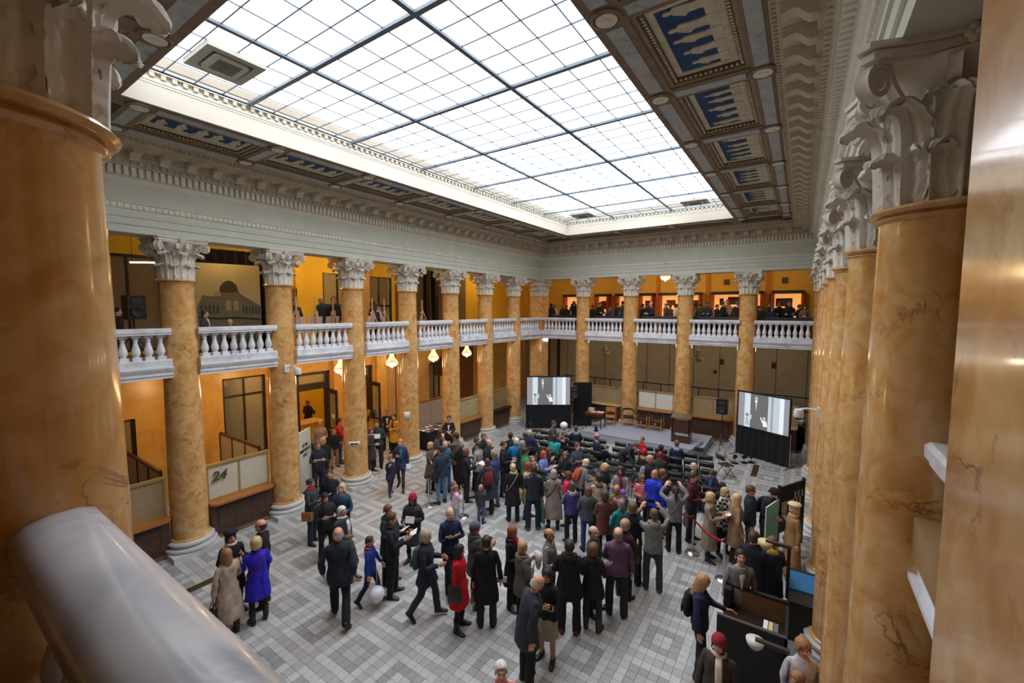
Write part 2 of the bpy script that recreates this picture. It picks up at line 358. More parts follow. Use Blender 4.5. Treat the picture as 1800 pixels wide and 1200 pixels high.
# coffers: stepped frame with a bead row, painted panel with robed figures
def robed(rr, L, flip):
    """one robed figure as a flat low relief, feet at 0, head at L, along +u"""
    b = rr.uniform(.07, .11) * L / .6; sw = rr.uniform(-.02, .02)
    pts = [(0, -b), (.12 * L, -b * 1.05), (.35 * L, -b * .75), (.55 * L, -b * .7 + sw), (.72 * L, -b * .85 + sw), (.80 * L, -b * .55 + sw), (.83 * L, -b * .22 + sw), (.87 * L, -b * .4 + sw), (.95 * L, -b * .38 + sw), (L, sw),
           (.95 * L, b * .38 + sw), (.87 * L, b * .4 + sw), (.83 * L, b * .22 + sw), (.80 * L, b * .6 + sw), (.70 * L, b * 1.0 + sw), (.58 * L, b * 1.35), (.5 * L, b * .8), (.3 * L, b * .8), (.1 * L, b * 1.1), (0, b)]
    return pts
def coffer(x0, y0, x1, y1, up, painted=True):
    """coffer opening; up = direction of the figures' heads ('x+','x-','y+','y-')"""
    def fr(i, j, za, zb, m):
        mb = MB()
        for a, b in (((x0 + i, y0 + i), (x1 - i, y0 + j)), ((x0 + i, y1 - j), (x1 - i, y1 - i)), ((x0 + i, y0 + j), (x0 + j, y1 - j)), ((x1 - j, y0 + j), (x1 - i, y1 - j))):
            mb.box((a[0], a[1], za), (b[0], b[1], zb))
        return mb
    fr(-.001, .06, ZC + .03, zs_, M_TAN).build('coffer_frame', mat('coffer_gold', (150, 130, 100), .6, var=.15), ceil_o)
    d = fr(.06, .13, ZC + .075, zs_, M_DARKF); f2 = d.build('coffer_moulding', M_DARKF, ceil_o)
    be = MB(); k = x0 + .1
    while k < x1 - .08: be.cbox((k, y0 + .1, ZC + .07), (.035, .04, .03)); be.cbox((k, y1 - .1, ZC + .07), (.035, .04, .03)); k += .07
    k = y0 + .1
    while k < y1 - .08: be.cbox((x0 + .1, k, ZC + .07), (.04, .035, .03)); be.cbox((x1 - .1, k, ZC + .07), (.04, .035, .03)); k += .07
    o = be.build('bead_row', M_FRESCO, f2); o['kind'] = 'stuff'
    fr(.13, .22, ZC + .10, zs_, M_CREAM).build('coffer_border', M_FRESCO, ceil_o)
    a, b, c, d_ = x0 + .22, y0 + .22, x1 - .22, y1 - .22
    pn = MB().box((a, b, ZC + .12), (c, d_, zs_)).build('painted_panel', M_BLUE if painted else mat('panel_grey', (136, 140, 136), .8, var=.2), ceil_o)
    rr = random.Random(int(x0 * 100 + y0 * 31)); fg = MB()
    if up[0] == 'x': W, L = d_ - b, c - a
    else: W, L = c - a, d_ - b
    nfig = 5 if W > .9 else 3
    for i in range(nfig):
        ln = L * rr.uniform(.72, .92); cpos = W * (i + .5) / nfig + rr.uniform(-.03, .03)
        pl_ = []
        for u, v in robed(rr, ln, 1):
            v2 = cpos + v
            if up == 'x-': pl_.append((c - .01 - u, b + v2))
            elif up == 'x+': pl_.append((a + .01 + u, b + v2))
            elif up == 'y-': pl_.append((a + v2, d_ - .01 - u))
            else: pl_.append((a + v2, b + .01 + u))
        fg.prism(pl_ if up in ('x-', 'y+') else pl_[::-1], ZC + .10, ZC + .125)
    # grassy ground the figures stand on
    gr = {'x-': ((c - .14, b), (c, d_)), 'x+': ((a, b), (a + .14, d_)), 'y-': ((a, d_ - .14), (c, d_)), 'y+': ((a, b), (c, b + .14))}[up]
    fg.box((gr[0][0], gr[0][1], ZC + .108), (gr[1][0], gr[1][1], ZC + .125))
    fg.build('robed_figures', M_FRESCO, pn)
for y0, y1 in zip(BY, BY[1:]):
    coffer(OX1 + bw, y0 + cb, HW - D0 - .28, y1 - cb, 'x-'); coffer(D0 + .28, y0 + cb, OX0 - bw, y1 - cb, 'x+')
for x0, x1 in zip(BX, BX[1:]):
    coffer(x0 + cb, OY1 + bw, x1 - cb, -D0 - .28, 'y-', True); coffer(x0 + cb, YN + D0 + .28, x1 - cb, OY0 - bw, 'y+', True)
# ---- cove between the ceiling and the glass
cv = MB(); ct = .015
for a, b in (((OX0 - .1, OY0 - .1), (OX0 + ct, OY1 + .1)), ((OX1 - ct, OY0 - .1), (OX1 + .1, OY1 + .1)), ((OX0 + ct, OY0 - .1), (OX1 - ct, OY0 + ct)), ((OX0 + ct, OY1 - ct), (OX1 - ct, OY1 + .1))):
    cv.box((a[0], a[1], ZC + .012), (b[0], b[1], zt))
cvo = struct(cv.build('trim_5', M_COVE))
cm = MB()
def lip(z0, z1, t):
    for a, b in (((OX0, OY0), (OX0 + t, OY1)), ((OX1 - t, OY0), (OX1, OY1)), ((OX0 + t, OY0), (OX1 - t, OY0 + t)), ((OX0 + t, OY1 - t), (OX1 - t, OY1))): cm.box((a[0], a[1], z0), (b[0], b[1], z1))
lip(9.76, 9.80, .025); lip(9.80, 9.86, .04); lip(9.94, 9.98, .09)
cm.build('cove_moulding', M_CREAM, cvo)
eg = MB(); k = OY0 + .1
while k < OY1: eg.cbox((OX0 + .045, k, 9.90), (.07, .07, .08)); eg.cbox((OX1 - .045, k, 9.90), (.07, .07, .08)); k += .16
k = OX0 + .15
while k < OX1: eg.cbox((k, OY1 - .045, 9.90), (.07, .07, .08)); k += .16
o = eg.build('cove_eggs', M_CORN, cvo); o['kind'] = 'stuff'
# ---- skylight
sk = struct(link('window_1', None, None, (0, 0, 0)))
gx = [3.1, 5.33, 7.81, 10.04]; gy = [-2.75, -4.97, -7.3, -9.65, -12.0, -14.35, -16.7, -19.0]
xs = [gx[a] + (gx[a + 1] - gx[a]) * k / 4 for a in range(3) for k in range(4)] + [gx[3]]
ys = [gy[a] + (gy[a + 1] - gy[a]) * k / 5 for a in range(7) for k in range(5)] + [gy[7]]
pst = MB(); cnt = 0; pm = {}
for j in range(len(ys) - 2, -1, -1):
    for i in range(len(xs) - 1):
        x0, x1, y1, y0 = xs[i], xs[i + 1], ys[j], ys[j + 1]
        if cnt < 300:
            key = (round(x1 - x0, 3), round(y1 - y0, 3))
            if key not in pm:
                pm[key] = MB().box((.006, .006, 0), (key[0] - .006, key[1] - .006, .008)).mesh('pane', M_PANE)
            link('pane', pm[key], sk, (x0, y0, 10.0)); cnt += 1
        else: pst.box((x0 + .006, y0 + .006, 10.0), (x1 - .006, y1 - .006, 10.008))
o = pst.build('far_panes', M_PANE, sk); o['kind'] = 'stuff'
for x in gx: MB().box((x - .04, gy[-1], 9.955), (x + .04, gy[0], 10.0)).build('main_bar', M_BAR, sk)
for y in gy: MB().box((gx[0], y - .042, 9.95), (gx[-1], y + .042, 10.0)).build('main_bar', M_BAR, sk)
for x in xs:
    if x not in gx: MB().box((x - .009, gy[-1], 9.985), (x + .009, gy[0], 10.0)).build('glazing_bar', M_BAR, sk)
for y in ys:
    if y not in gy: MB().box((gx[0], y - .009, 9.984), (gx[-1], y + .009, 10.0)).build('glazing_bar', M_BAR, sk)
def vent(x, y, label):
    t = thing('ceiling_vent', label, 'vent', (x, y, 9.97), 0, 'air cassettes set into the skylight')
    m = MB()
    for a, b in (((-.46, -.43), (.46, -.30)), ((-.46, .30), (.46, .43)), ((-.46, -.30), (-.33, .30)), ((.33, -.30), (.46, .30))): m.box((a[0], a[1], -.06), (b[0], b[1], .03))
    m.build('frame', mat('vent_frame', (168, 168, 158), .6), t)
    MB().prism([(-.33, -.24), (-.27, -.30), (.27, -.30), (.33, -.24), (.33, .24), (.27, .30), (-.27, .30), (-.33, .24)], -.05, .02).build('slot_ring', M_BLACK, t)
    MB().prism([(-.29, -.21), (-.24, -.26), (.24, -.26), (.29, -.21), (.29, .21), (.24, .26), (-.24, .26), (-.29, .21)], -.085, -.04).build('cover', mat('vent_cover', (196, 194, 184), .6), t)
    gm = MB().box((-.2, -.17, -.092), (.2, .17, -.085))
    for k in range(14): gm.box((-.19, -.16 + k * .0235, -.098), (.19, -.148 + k * .0235, -.092))
    gm.build('grille', mat('vent_grille', (120, 120, 112), .6), t)
vent(4.36, -17.62, 'large square air cassette at the near left end of the skylight')
vent(4.47, -4.0, 'small air cassette in the far left corner of the skylight')
vent(8.9, -3.75, 'small air cassette in the far right corner of the skylight')

# ---- gallery floor slab round the hall
gs = MB(); G0, G1 = 4.36, 4.62
gs.box((XL, YB, G0), (.1, YF, G1)); gs.box((HW - .1, YB, G0), (XR, YF, G1)); gs.box((.1, -.1, G0), (HW - .1, YF, G1)); gs.box((.1, YB, G0), (HW - .1, YN + .1, G1))
struct(gs.build('floor_gallery', mat('gallery_floor', (150, 120, 84), .5, var=.15)))
ug = MB(); U0, U1 = 8.0, 8.2
ug.box((XL, YB, U0), (-.34, YF, U1)); ug.box((HW + .34, YB, U0), (XR, YF, U1)); ug.box((-.34, .34, U0), (HW + .34, YF, U1)); ug.box((-.34, YB, U0), (HW + .34, YN - .34, U1))
struct(ug.build('ceiling_gallery', mat('gallery_ceiling', (206, 176, 120), .85)))
# ================================================================ COLUMNS
def leaf_mb(h, W, curl, r0, nt=34, nu=15):
    """acanthus leaf growing up +z, leaning out along +x, lobed edges and raised ribs"""
    mb = MB(); sp = []; x, z, ds = r0, 0.0, 1.0 / (nt - 1)
    for i in range(nt):
        t = i * ds; sp.append((x, z))
        if t < .55: a = math.radians(88 - 8 * t)
        else:
            q = (t - .55) / .45; a = math.radians(84 - curl * q ** 1.3)
        x += math.cos(a) * h * 1.28 * ds; z += math.sin(a) * h * 1.28 * ds
    vs = []
    for i, (x, z) in enumerate(sp):
        t = i * ds
        env = .62 + .38 * math.sin(PI * min(1, t * 1.15)) if t < .8 else (.62 + .38 * math.sin(PI * .92)) * (1 - ((t - .8) / .2) ** 2 * .62)
        lob = (.5 + .5 * math.cos(2 * PI * (6.2 * t - 1.6))) ** .7
        j0, j1 = sp[max(i - 1, 0)], sp[min(i + 1, nt - 1)]
        tx, tz = j1[0] - j0[0], j1[1] - j0[1]; l = math.hypot(tx, tz); nx, nz = tz / l, -tx / l
        for k in range(nu):
            u = -1 + 2 * k / (nu - 1); au = abs(u)
            ww = W * env * (1 - (.26 * (1 - lob)) * au ** 2.5)
            off = .030 * W / .14 * math.cos(u * 4.0 * PI) * (.32 - .1 * au) + .065 * W * math.cos(2 * PI * (6.2 * t - 1.6 * au)) * au ** .8 * (1 - .3 * t) - .10 * W * au ** 2 + (.16 * W * lob * au ** 4) + (.22 * W if k == nu // 2 else 0)
            y = ww * u; rr = max(.2, x)
            off -= y * y / (2 * rr) * (1 if t < .6 else .5)
            vs.append((x + nx * off, y, z + nz * off))
    fs = [(i * nu + k, i * nu + k + 1, (i + 1) * nu + k + 1, (i + 1) * nu + k) for i in range(nt - 1) for k in range(nu - 1)]
    # a second skin behind gives the leaf its thickness
    mb.add(vs, fs); bs = []
    for i in range(nt):
        for k in range(nu):
            p = vs[i * nu + k]; j0, j1 = sp[max(i - 1, 0)], sp[min(i + 1, nt - 1)]; tx, tz = j1[0] - j0[0], j1[1] - j0[1]; l = math.hypot(tx, tz)
            e = .35 if k in (0, nu - 1) or i == nt - 1 else 1.0
            bs.append((p[0] - tz / l * .010 * e, p[1], p[2] + tx / l * .010 * e))
    mb.add(bs, [f[::-1] for f in fs])
    n = nt * nu; ed = [(i * nu, (i + 1) * nu) for i in range(nt - 1)] + [((nt - 1) * nu + k, (nt - 1) * nu + k + 1) for k in range(nu - 1)] + [((i + 1) * nu + nu - 1, i * nu + nu - 1) for i in range(nt - 1)]
    o = len(mb.v) - 2 * n
    for a, b in ed: mb.f.append((o + b, o + a, o + n + a, o + n + b)); mb.m.append(0)
    return mb
def volute_mb(stem, cx, cz, r, w, turns=2.1, n=34):
    """scroll in the x-z plane; stem points lead up to it"""
    pts = [Vector((x, 0, z)) for x, z in stem]; wd = [w * .7] * len(stem)
    for i in range(n):
        q = i / (n - 1); a = math.radians(150) - q * turns * 2 * PI; rr = r * (1 - q) ** .8 + .006
        pts.append(Vector((cx + math.cos(a) * rr, 0, cz + math.sin(a) * rr))); wd.append(w * (1 - .15 * q))
    mb = MB(); N = len(pts); vs = []; th = .017
    for i, p in enumerate(pts):
        t = (pts[min(i + 1, N - 1)] - pts[max(i - 1, 0)]).normalized(); nn = Vector((-t.z, 0, t.x)); k = th * (1 if i < N - 8 else .7)
        for a, b in ((-1, -1), (-1, .0), (-1, 1), (1, 1), (1, 0), (1, -1)):
            vs.append((p.x + nn.x * k * a * (1 if b else .35), wd[i] * b, p.z + nn.z * k * a * (1 if b else .35)))
    fs = [(i * 6 + k, i * 6 + (k + 1) % 6, (i + 1) * 6 + (k + 1) % 6, (i + 1) * 6 + k) for i in range(N - 1) for k in range(6)]
    mb.add(vs, fs + [tuple(range(5, -1, -1)), tuple((N - 1) * 6 + k for k in range(6))])
    mb.lathe([(.0, -w * 1.08), (.022, -w * 1.0), (.022, w * 1.0), (0, w * 1.08)], 8, (0, 0, 0))
    k = len(mb.v) - 32
    for i in range(k, len(mb.v)): x, y, z = mb.v[i]; mb.v[i] = (cx + x, z, cz + y)
    return mb
def rotz(a, t=(0, 0, 0)): return Matrix.Translation(t) @ Matrix.Rotation(a, 4, 'Z')
LEAF1 = leaf_mb(.335, .150, 175, .318); LEAF2 = leaf_mb(.60, .165, 165, .325)
LEAF3 = leaf_mb(.24, .085, 150, .0, 12, 7)
VOL = volute_mb([(.335, .38), (.355, .48), (.41, .58), (.50, .675)], .635, .682, .088, .045)
HEL = volute_mb([(.335, .44), (.345, .54), (.37, .63)], .435, .69, .062, .032, 1.7, 22)
def abacus_mb():
    poly = []
    for q in range(4):
        a0 = q * PI / 2 - PI / 4
        c0 = Vector((.77 * math.cos(a0), .77 * math.sin(a0))); c1 = Vector((.77 * math.cos(a0 + PI / 2), .77 * math.sin(a0 + PI / 2)))
        d = (c1 - c0).normalized(); nrm = Vector((math.cos(q * PI / 2), math.sin(q * PI / 2)))
        for k in range(9):
            t = k / 8; s = .06 + t * ((c1 - c0).length - .12)
            p = c0 + d * s - nrm * (.11 * math.sin(PI * t)); poly.append((p.x, p.y))
    mb = MB()
    for z0, z1, sc in ((.775, .80, .90), (.80, .845, .95), (.845, .855, .93), (.855, .89, 1.0)):
        mb.prism([(x * sc, y * sc) for x, y in poly], z0, z1)
    return mb
ABA = abacus_mb()
FLE = MB()
for k in range(6):
    a = k * PI / 3; FLE.ell((.0, .036 * math.cos(a), .036 * math.sin(a)), (.014, .026, .026), 7, 5)
FLE.ell((.01, 0, 0), (.020, .018, .018), 7, 5)
BELL = MB().lathe([(.31, 0), (.31, .35), (.318, .5), (.36, .66), (.45, .76), (.46, .78)], 24)
def cap_extras(mb):
    for k in range(4):
        mb.join(VOL, rotz(PI / 4 + k * PI / 2)); 
        for s in (-1, 1): mb.join(HEL, rotz(k * PI / 2 + s * .17) @ Matrix.Rotation(s * .5, 4, 'Z') if False else rotz(k * PI / 2 + s * .19))
        mb.join(FLE, rotz(k * PI / 2) @ Matrix.Translation((.46, 0, .835)))
        for s in (-1, 1):   # leafy sheath under the scrolls
            mb.join(LEAF3, rotz(k * PI / 2 + s * .39) @ Matrix.Translation((.335, 0, .36)))
    return mb
cap_core = MB().join(BELL).join(ABA); cap_extras(cap_core)
cap_full = MB().join(cap_core)
for k in range(8):
    cap_full.join(LEAF1, rotz(k * PI / 4 + PI / 8)); cap_full.join(LEAF2, rotz(k * PI / 4))
for _m in (cap_core, cap_full): _m.v = [(x, y, z * 1.075) for x, y, z in _m.v]
me_core = cap_core.mesh('capital', M_PLASTER, 50); me_full = cap_full.mesh('capital', M_PLASTER, 50)
for _m in (LEAF1, LEAF2): _m.v = [(x, y, z * 1.075) for x, y, z in _m.v]
me_l1 = LEAF1.mesh('lower_leaf', M_PLASTER, 180); me_l2 = LEAF2.mesh('upper_leaf', M_PLASTER, 180)
shaft_prof = []
for i in range(15):
    t = i / 14; r = .384 - .052 * t ** 1.7; shaft_prof.append((r, .40 + t * (6.535 - .40)))
shaft_prof = [(.43, .355), (.425, .385), (.395, .40)] + shaft_prof + [(.335, 6.54), (.352, 6.547), (.36, 6.557), (.352, 6.567), (.338, 6.569), (.338, 6.58), (.378, 6.585), (.396, 6.606), (.378, 6.626), (.33, 6.628)]
me_shaft = MB().lathe(shaft_prof, 40).mesh('shaft', M_OCHRE, 40)
base_prof = [(.52, .12), (.545, .135), (.555, .165), (.545, .195), (.51, .205), (.46, .21), (.445, .23), (.455, .255), (.475, .26), (.495, .272), (.50, .30), (.49, .325), (.46, .335), (.445, .357)]
bm_ = MB().lathe(base_prof, 40)
me_base = bm_.mesh('base', M_BASE, 40); me_plinth = MB().box((-.53, -.53, 0), (.53, .53, .12)).mesh('plinth', M_BASE)
def column(x, y, label, group, leaves=False):
    t = thing('marble_column', label, 'column', (x, y, 0), 0, group); t['kind'] = 'thing'
    link('shaft', me_shaft, t); link('base', me_base, t); link('plinth', me_plinth, t)
    c = link('capital', me_core if leaves else me_full, t, (0, 0, 6.623))
    if leaves:
        for k in range(8):
            link('lower_leaf', me_l1, c, None, k * PI / 4 + PI / 8); link('upper_leaf', me_l2, c, None, k * PI / 4)
    return t
LN = ['by the left film screen, last of the left row', 'between two brown counters in the left row',
      'with the black-suited woman standing before it', 'with a white printed sheet taped on it',
      'with the black arrow sign on it', 'with the camera bracket high up, right of the counter marked 24', 'left of the counter marked 24, nearest of the left row']
for k in range(7): column(0, CY[k], 'ochre column ' + LN[k], 'left row of columns', k >= 3)
FN = ['behind the black curtain and left loudspeaker', 'behind the wooden armchairs on the stage', 'right behind the lectern on the stage', 'behind the right film screen']
for k in range(4): column(CX[k], 0, 'ochre column of the far row ' + FN[k], 'far row of columns', False)
RN = ['deepest in the right row, almost hidden', 'second deepest in the right row, a sliver showing', 'third deepest in the right row, a sliver showing', 'fourth from the camera in the right row',
      'third from the camera in the right row, its capital half hidden', 'second from the camera in the right row', 'nearest of the right row, with large leafy capital']
for k in range(7): column(HW, CY[k], 'ochre column ' + RN[k], 'right row of columns', k >= 3)
column(9.98, YN, 'huge ochre column at the left edge, beside the white handrail', 'near row of columns', True)
# square corner piers
def pier(x0, y0, x1, y1, label, cap=True):
    t = thing('marble_pier', label, 'pillar', ((x0 + x1) / 2, (y0 + y1) / 2, 0)); hx, hy = (x1 - x0) / 2, (y1 - y0) / 2
    MB().box((-hx, -hy, .36), (hx, hy, 6.65 if cap else 7.58)).build('shaft', M_OCHRE, t)
    m = MB()
    for a, b, e in ((0, .12, .16), (.12, .2, .13), (.2, .26, .09), (.26, .34, .11), (.34, .37, .05)): m.box((-hx - e, -hy - e, a), (hx + e, hy + e, b))
    m.build('base', M_BASE, t)
    if not cap: return t
    MB().box((-hx - .03, -hy - .03, 6.65), (hx + .03, hy + .03, 6.69)).build('neck_ring', M_OCHRE, t)
    c = MB().box((-hx + .02, -hy + .02, 6.69), (hx - .02, hy - .02, 7.48)); c.box((-hx - .1, -hy - .1, 7.47), (hx + .1, hy + .1, 7.52)); c.box((-hx - .14, -hy - .14, 7.52), (hx + .14, hy + .14, 7.58))
    for ax, L, dist in ((0, hy, hx), (PI / 2, hx, hy), (PI, hy, hx), (-PI / 2, hx, hy)):
        n = max(3, round(L * 2 / .24))
        for k in range(n):
            c.join(LEAF1, Matrix.Translation((0, 0, 6.69)) @ rotz(ax) @ Matrix.Translation((dist - .325, -L + (k + .5) * 2 * L / n, 0)))
        for k in range(n - 1):
            c.join(LEAF2, Matrix.Translation((0, 0, 6.69)) @ rotz(ax) @ Matrix.Translation((dist - .335, -L + (k + 1) * 2 * L / n, 0)))
        c.join(FLE, Matrix.Translation((0, 0, 6.69)) @ rotz(ax) @ Matrix.Translation((dist + .1, 0, .80)))
    for k in range(4):
        sx, sy = ((1, 1), (-1, 1), (-1, -1), (1, -1))[k]
        c.join(VOL, Matrix.Translation((sx * (hx - .40), sy * (hy - .40), 6.69)) @ rotz(PI / 4 + k * PI / 2))
    c.build('capital', M_PLASTER, t, 50)
    return t
pier(-.38, -.38, .38, .38, 'square ochre corner pier in the far left corner of the hall')
pier(HW - .38, -.38, HW + .38, .38, 'square ochre corner pier in the far right corner, hidden by columns')
pier(12.76, -21.6, 13.55, -19.28, 'smooth ochre corner pier filling the right edge of the view', False)

# ================================================================ BALUSTRADES
bal_prof = [(.085, 0), (.085, .07), (.055, .075), (.05, .095), (.062, .105), (.075, .14), (.083, .19), (.078, .24), (.058, .31), (.042, .38), (.038, .43), (.05, .44), (.05, .455), (.04, .465), (.042, .485), (.065, .50), (.07, .515), (.07, .565)]
def balu_mesh(h):
    m = MB(); k = h / .565
    m.lathe([(r, z * k) for r, z in bal_prof[2:-2]], 14)
    m.box((-.08, -.08, 0), (.08, .08, .075 * k)); m.box((-.072, -.072, h - .06), (.072, .072, h))
    return m.mesh('baluster', M_WHITE, 40)
me_bal = balu_mesh(.565)
RAILP = [(-.15, 0), (.15, 0), (.15, .03), (.175, .05), (.175, .12), (.15, .145), (-.15, .145), (-.175, .12), (-.175, .05), (-.15, .03)]
PLP = [(-.14, 0), (.165, 0), (.165, .15), (.15, .17), (-.14, .17)]
CORP = [(-.12, .0), (.12, 0), (.12, .06), (.15, .075), (.15, .14), (.165, .15), (.185, .20), (.21, .235), (.21, .27), (-.12, .27)]
def extr(prof, L, off=0):
    n = len(prof); m = MB()
    m.add([(-L / 2, y + off, z) for y, z in prof] + [(L / 2, y + off, z) for y, z in prof], [tuple(range(n - 1, -1, -1)), tuple(range(n, 2 * n))] + [(k, (k + 1) % n, n + (k + 1) % n, n + k) for k in range(n)])
    return m
def balustrade(cx, cy, L, rz, label, group, n=None, zt=5.5, d=.20):
    """local +y faces the hall"""
    t = thing('balustrade', label, 'balustrade', (cx, cy, zt - 1.15), rz, group)
    extr(RAILP, L, d).build('handrail', M_WHITE, t, 35, (0, 0, 1.005))
    extr(PLP, L - .02, d).build('plinth', M_WHITE, t, 35, (0, 0, .27)); extr(CORP, L, d).build('cornice', M_WHITE, t, 35)
    n = n or max(1, int((L - .1) / .215)); sp = (L - .12) / n
    for k in range(n): link('baluster', me_bal, t, (-L / 2 + .06 + sp * (k + .5), d, .44))
    return t
ys_ = [0.15] + CY + [-19.28 - .0]
NB = ['between the far corner and the first column', 'second from the far corner', 'third from the far corner', 'fourth from the far corner', 'behind the single easel', 'behind the three easels', 'under the large photograph of a building', 'at the left end, beside the huge near column']
for k in range(8):
    a, b = ys_[k], ys_[k + 1]
    if k == 0: a = -.1
    L = abs(a - b) - .54; c = (a + b) / 2
    if k == 7: L = 1.9; c = CY[6] - .27 - .95
    balustrade(0, c, L, -PI / 2, 'white stone balustrade of the left gallery, ' + ['bay in the far corner', 'second bay from the far corner', 'third bay from the far corner', 'fourth bay from the far corner', 'bay with the two slanted easels behind it', 'bay with three easels standing behind it', 'bay below the big photograph of a building', 'nearest bay, partly hidden by the huge column'][k], 'left gallery balustrades')
xs_ = [0.1] + CX + [HW - .1]
for k in range(5):
    a, b = xs_[k], xs_[k + 1]
    balustrade((a + b) / 2, 0, b - a - .54, PI, 'white stone balustrade of the far gallery, ' + ['leftmost bay by the corner pier', 'second bay from the left', 'middle bay below the hanging lamp', 'fourth bay from the left', 'rightmost bay above the right film screen'][k], 'far gallery balustrades')
for k in range(8):
    a, b = ys_[k], ys_[k + 1]
    if k == 0: a = -.1
    if k == 7: a, b = CY[6], -19.28 + .27 - .12
    balustrade(HW, (a + b) / 2, abs(a - b) - .54, PI / 2, 'white stone balustrade of the right gallery, ' + ['at the far end', 'second from the far end', 'third from the far end', 'fourth from the far end', 'between the third and fourth columns', 'between the second and third columns', 'between the first and second columns', 'its end showing beside the near pier'][k], 'right gallery balustrades', None, 5.5 if k < 7 else 5.12, -.12 if k < 7 else -.10)
# near balustrade in front of the camera
t = thing('balustrade', 'near white marble balustrade running into the huge column at lower left', 'balustrade', (0, 0, 0))
rp = [(-.11, 0), (.10, 0), (.115, .02), (.115, .075), (.10, .105), (.05, .128), (-.02, .135), (-.075, .125), (-.11, .10), (-.12, .07), (-.12, .02)]
x0, x1, yc = 10.2, 12.76, -20.76
n = len(rp); m = MB()
m.add([(x0, yc + y, 5.125 + z) for y, z in rp] + [(x1, yc + y, 5.125 + z) for y, z in rp], [tuple(range(n - 1, -1, -1)), tuple(range(n, 2 * n))] + [(k, (k + 1) % n, n + (k + 1) % n, n + k) for k in range(n)][::1])
m.build('handrail', stone('rail_marble', [(186, 190, 202), (214, 217, 226), (226, 228, 233)], (128, 134, 150), .24, 1.6, .06, .15, False), t, 50)
MB().box((x0, yc - .10, 4.36), (x1, yc + .16, 4.62)).build('plinth', M_WHITE, t)
mb5 = balu_mesh(.505)
for k in range(12): link('baluster', mb5, t, (10.46 + .205 * k, yc - .005, 4.62))
def text_mesh(name, cu, parent, loc):
    o = bpy.data.objects.new('tmp', cu); C.objects.link(o); dg = bpy.context.evaluated_depsgraph_get(); me = bpy.data.meshes.new_from_object(o.evaluated_get(dg)); me.name = name
    bpy.data.objects.remove(o); return link(name, me, parent, loc)
# ================================================================ LEFT AISLE, GROUND FLOOR
M_WARM = mat('warm_lamp_glass', (255, 226, 170), .4, emit=(255, 205, 130), es=7)
M_CRYST = mat('lamp_crystal', (255, 236, 205), .2, emit=(255, 200, 130), es=2.5)
def point(name, loc, e, col, parent, rad=.12):
    l = bpy.data.lights.new(name, 'POINT'); l.energy = e; l.color = lin(col); l.shadow_soft_size = rad
    return link(name, l, parent, loc)
WARM = (255, 214, 154)
def chandelier(x, y, z, label, e=55, top=4.36, lit=True, group=None):
    t = thing('chandelier', label, 'lamp', (x, y, z), 0, group)
    mg = M_WARM if lit else mat('dull_crystal', (150, 148, 140), .3)
    mc = M_CRYST if lit else mat('dull_crystal2', (120, 118, 110), .3)
    MB().lathe([(.03, -.17), (.12, -.16), (.20, -.11), (.235, -.04), (.24, .0), (.225, .02)], 20).build('bowl', mg, t, 40)
    MB().lathe([(.235, .0), (.25, .012), (.235, .03)], 20).build('rim', M_BRASS, t, 40)
    m = MB()
    for k in range(14):
        a = 2 * PI * k / 14
        m.tube([(.06 * math.cos(a), .06 * math.sin(a), .36), (.10 * math.cos(a), .10 * math.sin(a), .2), (.22 * math.cos(a), .22 * math.sin(a), .02)], [.012, .014, .02], 5)
    m.build('bead_strands', mc, t, 180)
    MB().lathe([(.02, .0), (.05, .02), (.075, .05), (.06, .08), (.02, .09)], 12, (0, 0, .33)).build('crown', M_BRASS, t, 40)
    MB().tube([(0, 0, .4), (0, 0, top - z)], .008, 6).build('stem', M_BRASS, t)
    m = MB(); m.ell((0, 0, -.2), (.03, .03, .04), 8, 6); m.build('drop', mc, t, 180)
    if lit: point('lamp_light', (0, 0, -.32), e, WARM, t, .18)
    return t
for k, y in enumerate((-16.3, -13.9, -11.5, -9.1, -6.65, -4.25)):
    lb = ['glowing chandelier under the left gallery, nearest the camera', 'glowing chandelier under the left gallery behind the camera-bracket column', 'glowing chandelier under the left gallery behind the arrow-sign column',
          'brightest glowing crystal chandelier, left of the paper-sheet column', 'glowing bowl chandelier hanging before the tall narrow window', 'glowing chandelier in front of the slanted dark stair', 'glowing chandelier under the left gallery nearest the far corner'][k]
    chandelier(-1.8, y, 3.72, lb, 42 if k < 5 else 20, group='chandeliers under the left gallery')
# pilasters and dado strips against the left wall, floor edge
def pil(y, w=.55):
    t = MB().box((XL, y - w / 2, .0), (XL + .16, y + w / 2, 4.1)).box((XL, y - w / 2 - .05, 4.1), (XL + .22, y + w / 2 + .05, 4.22)).build('pilaster', M_WALLOCHRE, WL)
WL = bpy.data.objects['wall_left']
for y in (-16.0, -12.9, -10.45, -8.3, -3.4, -1.3): pil(y)
MB().box((XL, -7.9, 0), (XL + .03, -5.2, 4.36)).build('tan_panel', M_TAN, WL); MB().box((XL, -3.1, 0), (XL + .05, -1.6, 4.36)).build('brown_panel', mat('brown_panel', (128, 84, 52), .5, var=.12), WL)
for y in (-7.4, -6.4): MB().box((XL + .03, y - .015, 0), (XL + .05, y + .015, 4.3)).build('panel_joint', M_DARK, WL)
